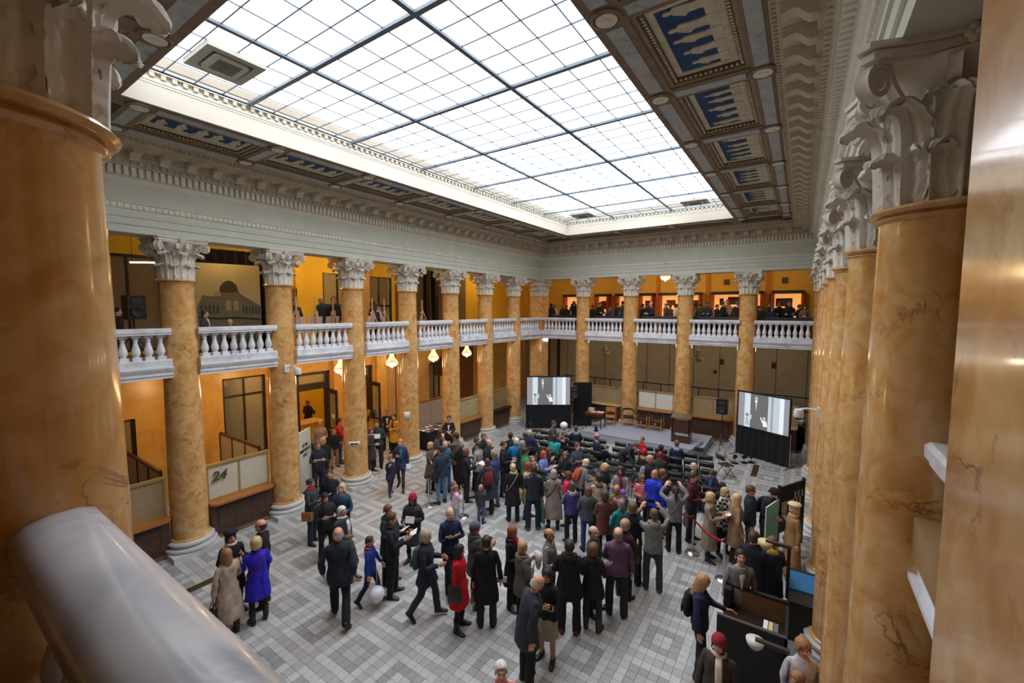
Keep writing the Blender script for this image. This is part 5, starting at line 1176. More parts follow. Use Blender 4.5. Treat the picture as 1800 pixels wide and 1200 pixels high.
# ---- body
def head_shapes(b):
    b.ell((0, .008, 1.662), (.076, .094, .088), 16, 12); b.ell((0, -.024, 1.605), (.060, .068, .082), 16, 10); b.ell((0, -.064, 1.548), (.030, .026, .020), 10, 7)
    b.ell((0, -.096, 1.606), (.0135, .022, .016), 8, 6); b.tube([(0, -.085, 1.645), (0, -.098, 1.612)], [.010, .012], 8); b.ell((0, -.083, 1.652), (.046, .014, .011), 10, 6)
    b.ell((0, -.080, 1.569), (.024, .013, .010), 10, 6)
    for s in (-1, 1): b.ell((s * .078, .008, 1.612), (.011, .022, .034), 8, 7); b.ell((s * .036, -.066, 1.60), (.024, .020, .026), 8, 6)
def body_mb(hi):
    b = MB()
    loft_(b, [(.84, .12, .09, .0), (.90, .165, .112, .005), (.97, .168, .115, .006), (1.05, .145, .10, .0), (1.13, .135, .092, -.002), (1.22, .15, .105, -.004), (1.32, .166, .112, .0), (1.385, .155, .10, .006), (1.43, .115, .08, .012), (1.47, .065, .06, .014)])
    b.tube([(0, .014, 1.42), (0, .006, 1.50), (0, -.002, 1.58)], [.062, .056, .054], 12)
    head_shapes(b)
    for s, q in ((-1, 'R'), (1, 'L')):
        cap_(b, J['sh' + q] + Vector((-s * .026, 0, -.026)), J['el' + q], .048, .040); cap_(b, J['el' + q], J['wr' + q], .041, .027)
        d = (J['wr' + q] - J['el' + q]).normalized(); nrm = Vector((-s * math.cos(AD), 0, -math.sin(AD))); w = J['wr' + q]; fy = Vector((0, -1, 0))
        b.tube([w - d * .015, w + d * .02, w + d * .06, w + d * .095], [.026, .036, .042, .036], 10, flat=.45, side=fy)
        for k, (o_, L) in enumerate(((.033, .070), (.011, .080), (-.011, .074), (-.032, .058))):
            p0 = w + d * .085 + fy * o_; p1 = p0 + d * L * .5 + nrm * .008; p2 = p1 + d * L * .42 + nrm * .022
            b.tube([p0, p0.lerp(p1, .5), p1, p2, p2 + (p2 - p1).normalized() * .006], [.0095, .0095, .009, .008, .004], 7)
        p0 = w + d * .025 + fy * .030; p1 = p0 + d * .035 + fy * .026 + nrm * .010; p2 = p1 + d * .032 + fy * .006 + nrm * .012
        b.tube([p0, p1, p2, p2 + d * .006], [.014, .012, .010, .005], 7)
        cap_(b, J['hi' + q] + Vector((0, 0, .02)), J['kn' + q], .088, .056); cap_(b, J['kn' + q], J['kn' + q].lerp(J['an' + q], .4) + Vector((0, .018, 0)), .054, .056); cap_(b, J['kn' + q].lerp(J['an' + q], .35) + Vector((0, .015, 0)), J['an' + q], .055, .037)
        b.tube([J['an' + q] + Vector((0, .04, -.045)), J['an' + q] + Vector((0, -.02, -.035)), J['to' + q]], [.035, .042, .026], 9)
    return b
def tuck(V, F):
    """draw the skin in where clothes cover it, so that it never shows through them"""
    N = np.zeros_like(V); fa = [f for f in F]
    for f in fa:
        p = V[list(f[:3])]; n = np.cross(p[1] - p[0], p[2] - p[0])
        for i in f: N[i] += n
    N /= np.linalg.norm(N, axis=1, keepdims=True) + 1e-9
    W = weights(V); ix = BN.index; a = W[:, ix('pelvis')] + W[:, ix('chest')] * np.clip((1.46 - V[:, 2]) / .05, 0, 1)
    for q in 'RL':
        tt = np.clip((V - np.array(J['el' + q])) @ np.array(J['wr' + q] - J['el' + q]) / .0625, 0, 1)
        a = a + W[:, ix('ua' + q)] * 1.5 + W[:, ix('fa' + q)] * .8 * np.clip((.9 - tt) / .2, 0, 1) + W[:, ix('th' + q)] + W[:, ix('sk' + q)] * .75 * np.clip((V[:, 2] - .06) / .05, 0, 1) + W[:, ix('ft' + q)] * .8
    return V - N * (a * .022)[:, None]
V, F = remesh(body_mb(1), .0065, 7000, 2); V = tuck(V, F)
def face_mi(V, F):
    """skin 0, eyes 1, lips 2, brows 3"""
    mi = []
    for f in F:
        c = V[list(f)].mean(axis=0); m = 0
        if c[1] < -.045 and c[2] > 1.55:
            for s in (-1, 1):
                if abs(c[0] - s * .029) < .011 and abs(c[2] - 1.632) < .006: m = 1
                if abs(c[0] - s * .031) < .017 and abs(c[2] - 1.655) < .004: m = 3
            if abs(c[0]) < .024 and abs(c[2] - 1.569) < .0075 and c[1] < -.07: m = 2
        mi.append(m)
    return mi
tpl('body', V, F, None, face_mi(V, F))
V, F = remesh(body_mb(0), .011, 2400, 1); V = tuck(V, F); tpl('body_lo', V, F, None, face_mi(V, F))
# ---- clothes
def sleeves(b, r0, r1, r2, L=1.0):
    for q in 'RL':
        cap_(b, J['sh' + q] + Vector(((.022 if q == 'R' else -.022), 0, -.018)), J['el' + q], r0 * .95, r1, 12); a, w = J['el' + q], J['wr' + q]
        b.tube([a.lerp(w, -.1), a.lerp(w, .5), a.lerp(w, L - .06), a.lerp(w, L)], [r1, (r1 + r2) / 2, r2, r2 * .96], 12)
def top_mb(hem, o, hx, hy, sl, collar=.072, cz=1.512, waist=0.0, L=.98):
    """o: ease over the body; hx, hy: hem radii; waist > 0 pulls the waist in"""
    b = MB(); rg = [(hem, hx, hy, .006)]
    for z, rx, ry in ((.80, .175, .125), (.90, .170, .120), (1.0, .163, .115), (1.10, .150 - waist, .105 - waist * .6), (1.20, .155 - waist * .4, .108), (1.30, .168, .116), (1.375, .160, .108), (1.425, .126, .090), (1.455, .092, .078)):
        if z <= hem + .02: continue
        t = 0 if z > 1.0 else min(1, (1.0 - z) / max(.05, 1.0 - hem))
        rg.append((z, (rx + o) * (1 - t) + hx * t, (ry + o) * (1 - t) + hy * t, .004))
    rg.append((cz, collar, collar * .92, .010)); loft_(b, rg, 24); sleeves(b, *sl, L=L); return b
def wrinkle(V, amp, sc, seed):
    rs = np.random.RandomState(seed); out = V.copy()
    for _ in range(6):
        k = rs.normal(0, sc, 3); ph = rs.uniform(0, 6.28); a = rs.normal(0, amp, 3); out += np.sin(V @ k + ph)[:, None] * a
    return out
def make_top(name, tris, *a, puffy=False, seed=1, **k):
    V, F = remesh(top_mb(*a, **k), .014, tris, 3)
    if puffy:
        c = np.array([0, 0, 1.2]); r = V.copy(); r[:, 2] = 0; n = r / (np.linalg.norm(r, axis=1, keepdims=True) + 1e-6)
        V = V + n * (np.abs(np.sin(V[:, 2] * PI / .075)) * .022 - .008)[:, None]
    V = wrinkle(V, .0040, 22, seed); tpl(name, V, F); 
make_top('jacket', 1500, .84, .022, .196, .148, (.066, .056, .046), seed=1); make_top('parka', 1500, .70, .030, .218, .168, (.072, .060, .050), seed=2); make_top('coat', 1500, .52, .020, .232, .188, (.064, .054, .045), waist=.008, seed=3)
make_top('long_coat', 1500, .34, .022, .25, .205, (.064, .054, .046), waist=.006, seed=4); make_top('sweater', 1400, .88, .012, .180, .134, (.060, .050, .040), collar=.068, seed=5); make_top('puffer', 2400, .86, .040, .200, .155, (.076, .066, .054), puffy=True, seed=6)
make_top('blazer', 1500, .82, .016, .190, .140, (.061, .051, .042), waist=.012, collar=.066, cz=1.47, seed=7); make_top('dress', 1500, .50, .008, .21, .17, (.056, .046, .038), waist=.018, collar=.066, cz=1.47, seed=8); make_top('gown', 1500, .12, .012, .24, .20, (.058, .050, .044), waist=.014, seed=9)
make_top('long_puffer', 2600, .50, .038, .225, .18, (.074, .064, .054), puffy=True, seed=10)
_v = []; _f = []
for _i in range(9):
    _t = _i / 8; _z = 1.475 - .36 * _t; _y = -(.082 + .056 * min(1, _t * 2.2) ** .8) - .008; _h = .060 * (1 - _t) + .006
    for _k in range(5): _u = -1 + _k / 2; _v.append((_h * _u, _y + .018 * abs(_u) * (1 - _t * .5), _z))
_f = [(a * 5 + b, (a + 1) * 5 + b, (a + 1) * 5 + b + 1, a * 5 + b + 1) for a in range(8) for b in range(4)]
tpl('shirt_front', _v, _f, 'chest')
def legs_mb(r0, r1, r2, hem, top=1.02):
    b = MB(); loft_(b, [(.83, .13, .10, .0), (.90, .172, .120, .005), (.97, .172, .119, .006), (top, .160, .110, .003)], 20)
    for q in 'RL':
        h, k, a = J['hi' + q], J['kn' + q], J['an' + q]
        e = k.lerp(a, (.50 - hem) / (.50 - .085)); b.tube([h + Vector((0, 0, .03)), h.lerp(k, .35), k, k.lerp(e, .5) + Vector((0, .008, 0)), e], [r0, r0 * .97, r1, (r1 + r2) / 2 + .003, r2], 14)
    return b
for n, a in (('trousers', (.096, .072, .064, .022)), ('jeans', (.092, .064, .056, .028)), ('tights', (.089, .058, .041, .06))):
    V, F = remesh(legs_mb(*a), .014, 1300, 2); tpl(n, wrinkle(V, .002 if n != 'tights' else 0, 24, 20), F)
b = MB(); loft_(b, [(.50, .215, .175, .0), (.65, .205, .165, .0), (.82, .19, .14, .004), (.95, .175, .122, .006), (1.04, .155, .106, .003)], 28)
V = np.array(b.v); ang = np.arctan2(V[:, 1], V[:, 0]); V[:, :2] *= (1 + .05 * np.sin(ang * 9) * np.clip((.95 - V[:, 2]) / .45, 0, 1))[:, None]; tpl('skirt', V, b.f, 'pelvis')
def shoe_mb(q, boot):
    s = -1 if q == 'R' else 1; b = MB(); x = J['an' + q].x; rings = []
    vs = []; fs = []; n = 12; prof = [(.08, .032, .08), (.055, .043, .105), (.0, .046, .112), (-.05, .046, .085), (-.10, .047, .052), (-.15, .043, .042), (-.185, .026, .034)]
    for i, (y, w, h) in enumerate(prof):
        for k in range(n): a = 2 * PI * k / n; vs.append((x + s * max(0, -y) * .08 + w * math.cos(a), y, max(.0, h / 2 + h / 2 * math.sin(a) * 1.15 - .003)))
    for i in range(len(prof) - 1):
        for k in range(n): fs.append((i * n + k, (i + 1) * n + k, (i + 1) * n + (k + 1) % n, i * n + (k + 1) % n))
    fs += [tuple(range(n)), tuple((len(prof) - 1) * n + k for k in range(n - 1, -1, -1))]; b.add(vs, fs)
    b.tube([(x, .03, .06), (x, .022, .12)] + ([(x, .015, .2), (x, .008, .29)] if boot else []), [.05, .050] + ([.058, .066] if boot else []), 12); return b
for q in 'RL':
    for bt in (0, 1):
        b = shoe_mb(q, bt); V = np.array(b.v); W = np.zeros((len(V), len(BONES))); up = np.clip((V[:, 2] - .07) / .05, 0, 1) if bt else np.zeros(len(V)); W[:, BN.index('ft' + q)] = 1 - up; W[:, BN.index('sk' + q)] = up
        TPL[('boot' if bt else 'shoe') + q] = (V, b.f, W, None)
# ---- hair and hats (rigid on the head)
def hair(name, zlow, off=.014, nz=9, nt=28, curl=0.0, flare=0.0, crown=True, back_len=None):
    vs = []; fs = []
    for j in range(nz):
        for k in range(nt):
            th = 2 * PI * k / nt; fx, fy = math.sin(th), -math.cos(th)      # th = 0 is the face
            low = zlow(abs(((th + PI) % (2 * PI)) - PI)); t = j / (nz - 1); z = 1.766 + (low - 1.766) * (t ** .75 if low > 1.6 else t ** .9)
            q = (z - 1.662) / (.088 + off); zz = max(-.15 if low < 1.6 else -1, min(.9995, q)); rr = math.sqrt(max(.0, 1 - min(1, zz * zz))) if z > 1.62 else 1.0 + flare * (1.62 - z)
            if z <= 1.62 and low < 1.58 and z < 1.54: rr *= 1 - .12 * (1.54 - z) / .2
            rx, ry = .076 + off, .094 + off; jx = 1 + curl * math.sin(th * 9 + j * 2.3) * math.sin(j * 1.9 + 1)
            vs.append((fx * rx * rr * jx, .008 + fy * ry * rr * jx, z))
    for j in range(nz - 1):
        for k in range(nt): fs.append((j * nt + k, (j + 1) * nt + k, (j + 1) * nt + (k + 1) % nt, j * nt + (k + 1) % nt))
    n0 = len(vs); vs.append((0, .008, 1.752 + off)); fs += [(k, (k + 1) % nt, n0) for k in range(nt)]
    for k in range(nt):                                                     # roll the rim inwards so the hair has a thickness
        x, y, z = vs[(nz - 1) * nt + k]; vs.append((x * .86, .008 + (y - .008) * .86, z + .006))
    fs += [((nz - 1) * nt + k, n0 + 1 + k, n0 + 1 + (k + 1) % nt, (nz - 1) * nt + (k + 1) % nt) for k in range(nt)]
    tpl(name, vs, fs, 'head')
def zl(front, temple, ear, back): 
    P = [(0, front), (.75, temple), (1.15, ear), (1.75, ear - (0 if back > 1.5 else .05)), (2.3, back), (PI, back)]
    return lambda a: next(p[1] + (q[1] - p[1]) * (a - p[0]) / (q[0] - p[0]) for p, q in zip(P, P[1:]) if a <= q[0] + 1e-6)
hair('hair_short', zl(1.706, 1.690, 1.628, 1.572), .012); hair('hair_cropped', zl(1.715, 1.70, 1.64, 1.58), .006); hair('hair_bob', zl(1.700, 1.675, 1.545, 1.530), .020, curl=.02, flare=.3); hair('hair_long', zl(1.700, 1.670, 1.42, 1.27), .020, 14, curl=.02, flare=.25)
hair('hair_curly', zl(1.705, 1.68, 1.575, 1.545), .026, curl=.07); hair('hair_very_long', zl(1.700, 1.668, 1.36, 1.12), .018, 16, curl=.015, flare=.18)
hair('hair_up', zl(1.704, 1.690, 1.635, 1.575), .014)
vs0, fs0, W0, _ = TPL['hair_up']; b = MB(); b.ell((0, .105, 1.675), (.042, .036, .042), 12, 8); tpl('hair_bun', np.vstack([vs0, b.v]), list(fs0) + [tuple(i + len(vs0) for i in f) for f in b.f], 'head')
b = MB(); b.tube([(0, .10, 1.69), (0, .15, 1.67), (0, .155, 1.58), (0, .14, 1.46), (0, .13, 1.40)], [.02, .03, .034, .028, .01], 10); tpl('hair_ponytail', np.vstack([vs0, b.v]), list(fs0) + [tuple(i + len(vs0) for i in f) for f in b.f], 'head')
# bald with a fringe round the sides and back
b = MB(); n_ = 18; vs = []; fs = []
for j in range(3):
    for k in range(n_ + 1):
        a = 1.5 + (2 * PI - 3.0) * k / n_; z = (1.668, 1.62, 1.572)[j]; r_ = (.99, 1.03, .95)[j]; vs.append((math.sin(a) * .083 * r_, .008 - math.cos(a) * .101 * r_, z))
for j in range(2):
    for k in range(n_): fs.append((j * (n_ + 1) + k, (j + 1) * (n_ + 1) + k, (j + 1) * (n_ + 1) + k + 1, j * (n_ + 1) + k + 1))
tpl('hair_fringe', vs, fs, 'head')
hair('hat_beanie', zl(1.672, 1.665, 1.640, 1.615), .024); hair('hat_cap', zl(1.690, 1.685, 1.665, 1.655), .020)
vs0, fs0, W0, _ = TPL['hat_cap']; b = MB(); b.lathe([(.0, 1.682), (.098, 1.684), (.10, 1.69), (.0, 1.70)], 20, (0, -.075, 0), sx=.85, sy=1.0); tpl('hat_peaked', np.vstack([vs0, b.v]), list(fs0) + [tuple(i + len(vs0) for i in f) for f in b.f], 'head')
b = MB(); b.lathe([(.07, 1.69), (.10, 1.69), (.135, 1.725), (.14, 1.745), (.11, 1.775), (.05, 1.785), (.0, 1.785)], 24, (.012, .012, 0)); tpl('hat_beret', b.v, b.f, 'head')
b = MB(); b.lathe([(.125, 1.655), (.13, 1.66), (.105, 1.685), (.10, 1.72), (.09, 1.76), (.06, 1.785), (.0, 1.79)], 24, (0, .008, 0), sx=.9, sy=1.08); tpl('hat_cloche', b.v, b.f, 'head')
b = MB()
for k in range(7):
    a = k * 2 * PI / 7
b.tube([(.075 * math.cos(2 * PI * k / 20), .014 + .072 * math.sin(2 * PI * k / 20), 1.487 + .012 * math.sin(2 * PI * k / 10)) for k in range(21)], .034, 9, cap=False); tpl('scarf_loop', b.v, b.f, 'chest')
b2 = MB().join(b); b2.tube([(.02, -.075, 1.47), (.035, -.135, 1.38), (.04, -.150, 1.22), (.045, -.152, 1.08)], [.045, .05, .05, .048], 8, flat=.3, side=(1, 0, 0)); tpl('scarf_tail', b2.v, b2.f, 'chest')
b = MB(); b.ell((0, .095, 1.44), (.115, .05, .075), 14, 9); b.tube([(-.09, -.03, 1.475), (-.11, .03, 1.485), (-.07, .10, 1.49), (.07, .10, 1.49), (.11, .03, 1.485), (.09, -.03, 1.475)], .026, 8); tpl('hood', b.v, b.f, 'chest')
# backpack and its straps (a thing of its own)
b = MB(); loft_(b, [(1.02, .135, .055, .19), (1.04, .15, .075, .195), (1.2, .155, .085, .2), (1.34, .14, .07, .19), (1.40, .09, .04, .175)], 18)
for s in (-1, 1): b.tube([(s * .09, .13, 1.38), (s * .10, .06, 1.455), (s * .105, -.07, 1.42), (s * .13, -.12, 1.28), (s * .155, .02, 1.10), (s * .12, .14, 1.06)], .018, 6, flat=.4)
b.box((-.10, .27, 1.06), (.10, .295, 1.19)); tpl('backpack', b.v, b.f, 'chest')
b = MB(); b.tube([(-.14, .02, 1.46), (-.05, -.135, 1.30), (.10, -.16, 1.08), (.215, -.02, .92), (.19, .08, .96), (.06, .15, 1.14), (-.08, .135, 1.36), (-.14, .02, 1.46)], .011, 6); tpl('cross_strap', b.v, b.f, 'chest')
b = MB(); b.box((.19, -.13, .72), (.27, .13, .93)); b.box((.185, -.135, .85), (.275, .135, .94)); tpl('hip_bag', b.v, b.f, 'chest')
b = MB(); loft_(b, [(.55, .05, .13, 0), (.57, .062, .15, 0), (.72, .055, .145, 0), (.86, .03, .13, 0)], 14); b.tube([(0, -.08, .86), (0, -.06, 1.1), (-.02, 0, 1.26), (0, .06, 1.1), (0, .08, .86)], .009, 5); V = np.array(b.v); V[:, 0] += .27; V[:, 2] += .20; tpl('shoulder_bag', V, b.f, 'chest')
def hand_item(name, q, build):
    """item built round the hand: origin at the fist, z along the arm upwards"""
    b = MB(); build(b); d = (J['ha' + q] - J['wr' + q]).normalized(); o = J['wr' + q] + d * .09; V = np.array(b.v); TPL[name + q] = (V + np.array(o), b.f, None, None)
def rot_min(a, b):
    a = a / np.linalg.norm(a); b = b / np.linalg.norm(b); v = np.cross(a, b); c = a @ b
    if c < -.9999: return np.diag([1., -1., -1.]) if abs(a[0]) > .9 else np.diag([-1., 1., -1.]) @ np.diag([1., 1., 1.])
    K = np.array([[0, -v[2], v[1]], [v[2], 0, -v[0]], [-v[1], v[0], 0]]); return np.eye(3) + K + K @ K / (1 + c)
def rx_(a): c, s = math.cos(a), math.sin(a); return np.array([[1, 0, 0], [0, c, -s], [0, s, c]])
def ry_(a): c, s = math.cos(a), math.sin(a); return np.array([[c, 0, s], [0, 1, 0], [-s, 0, c]])
def rz_(a): c, s = math.cos(a), math.sin(a); return np.array([[c, -s, 0], [s, c, 0], [0, 0, 1]])
# arm poses: (upper arm dir, forearm dir) for the left arm; x out, y back, z up (mirrored for the right)
ARM = {'down': ((.16, .03, -1), (.10, -.14, -1)), 'swing_f': ((.15, -.35, -1), (.05, -.6, -1)), 'swing_b': ((.16, .38, -1), (.12, .15, -1)), 'hold': ((.18, -.16, -1), (-.34, -.95, .05)), 'read': ((.16, -.28, -1), (-.30, -.9, .38)), 'pocket': ((.32, .18, -1), (-.05, -.40, -1)),
       'cross': ((.22, -.24, -1), (-1, -.26, .22)), 'raise': ((.45, -.75, .05), (-.55, -.55, .85)), 'phone': ((.22, -.62, -.75), (-.25, -.55, .95)), 'reach': ((.15, -.62, -.9), (.05, -1, -.25)), 'chin': ((.12, -.42, -.9), (-.42, -.45, 1)), 'bag': ((.14, .0, -1), (.07, -.05, -1)), 'lap': ((.14, -.18, -1), (-.28, -.95, -.12)), 'clutch': ((.22, .05, -1), (-.55, -.75, .25))}
def pose(arms=('down', 'down'), legs='stand', lean=0.0, yaw=0.0, nod=0.0, tilt=0.0, twist=0.0, sit=0.46, rr=None):
    """bone -> (R, t): point p goes to R p + t"""
    j = rr.uniform if rr else (lambda a, b: 0); T = {}
    def piv(Rm, src, dst): return (Rm, np.array(dst) - Rm @ np.array(src))
    app = lambda T_, p: T_[0] @ np.array(p) + T_[1]
    hipz = 0.0; TH = {}; SK = {}
    if legs == 'stand':
        a = j(-.05, .05); TH = {'L': (.05 + j(0, .05), -.02 + a, -1), 'R': (.05 + j(0, .05), -.02 - a, -1)}; SK = {'L': (.0, .05 + max(0, a), -1), 'R': (.0, .05 + max(0, -a), -1)}
    elif legs == 'contra': TH = {'L': (.04, -.02, -1), 'R': (.12, -.16, -1)}; SK = {'L': (0, .03, -1), 'R': (.04, .16, -1)}
    elif legs == 'walk': TH = {'L': (.03, -.34, -1), 'R': (.03, .22, -1)}; SK = {'L': (0, -.12, -1), 'R': (0, .58, -1)}
    elif legs == 'walk2': TH = {'R': (.03, -.30, -1), 'L': (.03, .20, -1)}; SK = {'R': (0, -.1, -1), 'L': (0, .5, -1)}
    elif legs == 'sit': TH = {'L': (.16, -1, -.06), 'R': (.16, -1, -.06)}; SK = {'L': (.03, -.08, -1), 'R': (.03, .10, -1)}
    elif legs == 'sitx': TH = {'L': (.10, -1, -.04), 'R': (-.10, -1, .12)}; SK = {'L': (.03, .05, -1), 'R': (-.35, -.55, -1)}
    Rp = np.eye(3); P = (Rp, np.zeros(3)); T['pelvis'] = P
    Rc = rz_(twist) @ rx_(lean); Rc = rx_(lean) @ rz_(twist); T['chest'] = piv(Rc, J['waist'], J['waist'])
    Rh = Rc @ rz_(yaw) @ rx_(nod) @ ry_(tilt); 
    if lean > .35: Rh = rx_(lean * .55) @ rz_(yaw) @ rx_(nod)
    T['head'] = piv(Rh, J['head'], app(T['chest'], J['head']))
    for k, q in enumerate('RL'):
        s = -1 if q == 'R' else 1; u, f = ARM[arms[k]]; u = np.array(u, float) * [s, 1, 1]; f = np.array(f, float) * [s, 1, 1]; u[:2] += [j(-.04, .04), j(-.04, .04)]; f[:2] += [j(-.05, .05), j(-.05, .05)]
        R0 = Rc if lean < .35 else rx_(lean * .5)
        u = R0 @ u; f = R0 @ f; rest = np.array(J['el' + q] - J['sh' + q])
        Ru = rot_min(rest, u); T['ua' + q] = piv(Ru, J['sh' + q], app(T['chest'], J['sh' + q])); Rf = rot_min(Ru @ rest, f) @ Ru; T['fa' + q] = piv(Rf, J['el' + q], app(T['ua' + q], J['el' + q])); T['hand' + q] = T['fa' + q]
        t = np.array(TH[q], float) * [s, 1, 1]; k_ = np.array(SK[q], float) * [s, 1, 1]; r1 = np.array(J['kn' + q] - J['hi' + q]); Rt = rot_min(r1, t); T['th' + q] = piv(Rt, J['hi' + q], J['hi' + q])
        r2 = np.array(J['an' + q] - J['kn' + q]); Rk = rot_min(r2, k_); T['sk' + q] = piv(Rk, J['kn' + q], app(T['th' + q], J['kn' + q]))
        back = k_[1] / abs(k_[2]); Rf_ = rx_(max(0, back - .2) * -1.0 if False else min(.9, max(0, back - .15) * 1.4)) @ rz_(s * (.18 + j(-.08, .1)))
        T['ft' + q] = piv(Rf_, J['an' + q], app(T['sk' + q], J['an' + q]))
    zmin = min(min(app(T['ft' + q], p)[2] for p in ((J['an' + q].x, .07, 0), (J['an' + q].x, -.18, 0))) for q in 'RL')
    dz = -zmin
    if legs.startswith('sit'): dz = sit + .085 - .90
    for n in T: T[n] = (T[n][0], T[n][1] + np.array([0, 0, dz]))
    return T
def skin(name, T, kid=0):
    V, F, W, mi = TPL[name]; out = np.zeros_like(V)
    for i, n in enumerate(BN):
        w_ = W[:, i]
        if w_.any():
            Vv = V
            if kid and n == 'head': c = np.array([0, 0, 1.545]); Vv = c + (V - c) * (1 + kid)
            out += w_[:, None] * (Vv @ T[n][0].T + T[n][1])
    return out, F, mi
def cloth(col, kind=''):
    k = 'cloth_%d_%d_%d%s' % (*col, kind)
    if k in _mats: return _mats[k]
    if kind in ('stripe', 'check', 'bands'):
        m = mat(k, col, .9); nt = m.node_tree; p = nt.nodes['Principled BSDF']; tc = nt.nodes.new('ShaderNodeTexCoord')
        if kind == 'check':
            w_ = nt.nodes.new('ShaderNodeTexChecker'); w_.inputs['Scale'].default_value = 14; w_.inputs[1].default_value = (*lin(col), 1); w_.inputs[2].default_value = (*lin((206, 206, 204)), 1); nt.links.new(tc.outputs['Object'], w_.inputs[0]); nt.links.new(w_.outputs[0], p.inputs['Base Color'])
        else:
            w_ = nt.nodes.new('ShaderNodeTexWave'); w_.bands_direction = 'Z'; w_.inputs['Scale'].default_value = 9 if kind == 'stripe' else 4.5; nt.links.new(tc.outputs['Object'], w_.inputs[0])
            r = nt.nodes.new('ShaderNodeValToRGB'); r.color_ramp.elements[0].color = (*lin(col), 1); r.color_ramp.elements[1].color = (*lin((178, 174, 166) if kind == 'stripe' else (236, 180, 170)), 1); r.color_ramp.elements[0].position = .5; r.color_ramp.elements[1].position = .75
            nt.links.new(w_.outputs[1], r.inputs[0]); nt.links.new(r.outputs[0], p.inputs['Base Color'])
        return m
    if kind == 'hair': return mat(k, col, .6, var=.38, scale=34, bump=.5, bscale=60)
    return mat(k, col, .45 if kind == 'leather' else (.55 if kind == 'shiny' else .92), var=.18, scale=9, bump=.12, bscale=90)
SKIN = [mat('skin_fair', (226, 178, 152), .55, var=.06, scale=8), mat('skin_rosy', (214, 156, 130), .55, var=.06, scale=8), mat('skin_tan', (196, 142, 110), .55, var=.06, scale=8)]
M_EYE = mat('eye_dark', (40, 30, 28), .3); M_LIP = mat('lips', (176, 92, 84), .5)
def brow(col): return cloth(tuple(int(c * .8) for c in col), 'hair')
def shape(name, V, F, mats, parent, mi=None):
    me = bpy.data.meshes.new(name); me.from_pydata(V.tolist(), [], F)
    for m in mats: me.materials.append(m)
    if mi: me.polygons.foreach_set('material_index', mi)
    me.polygons.foreach_set('use_smooth', [True] * len(F)); me.update()
    return link(name, me, parent)
HAIRN = {'short': 'hair_short', 'cropped': 'hair_cropped', 'bob': 'hair_bob', 'long': 'hair_long', 'very_long': 'hair_very_long', 'curly': 'hair_curly', 'bun': 'hair_bun', 'ponytail': 'hair_ponytail', 'fringe': 'hair_fringe'}
NP = [0]
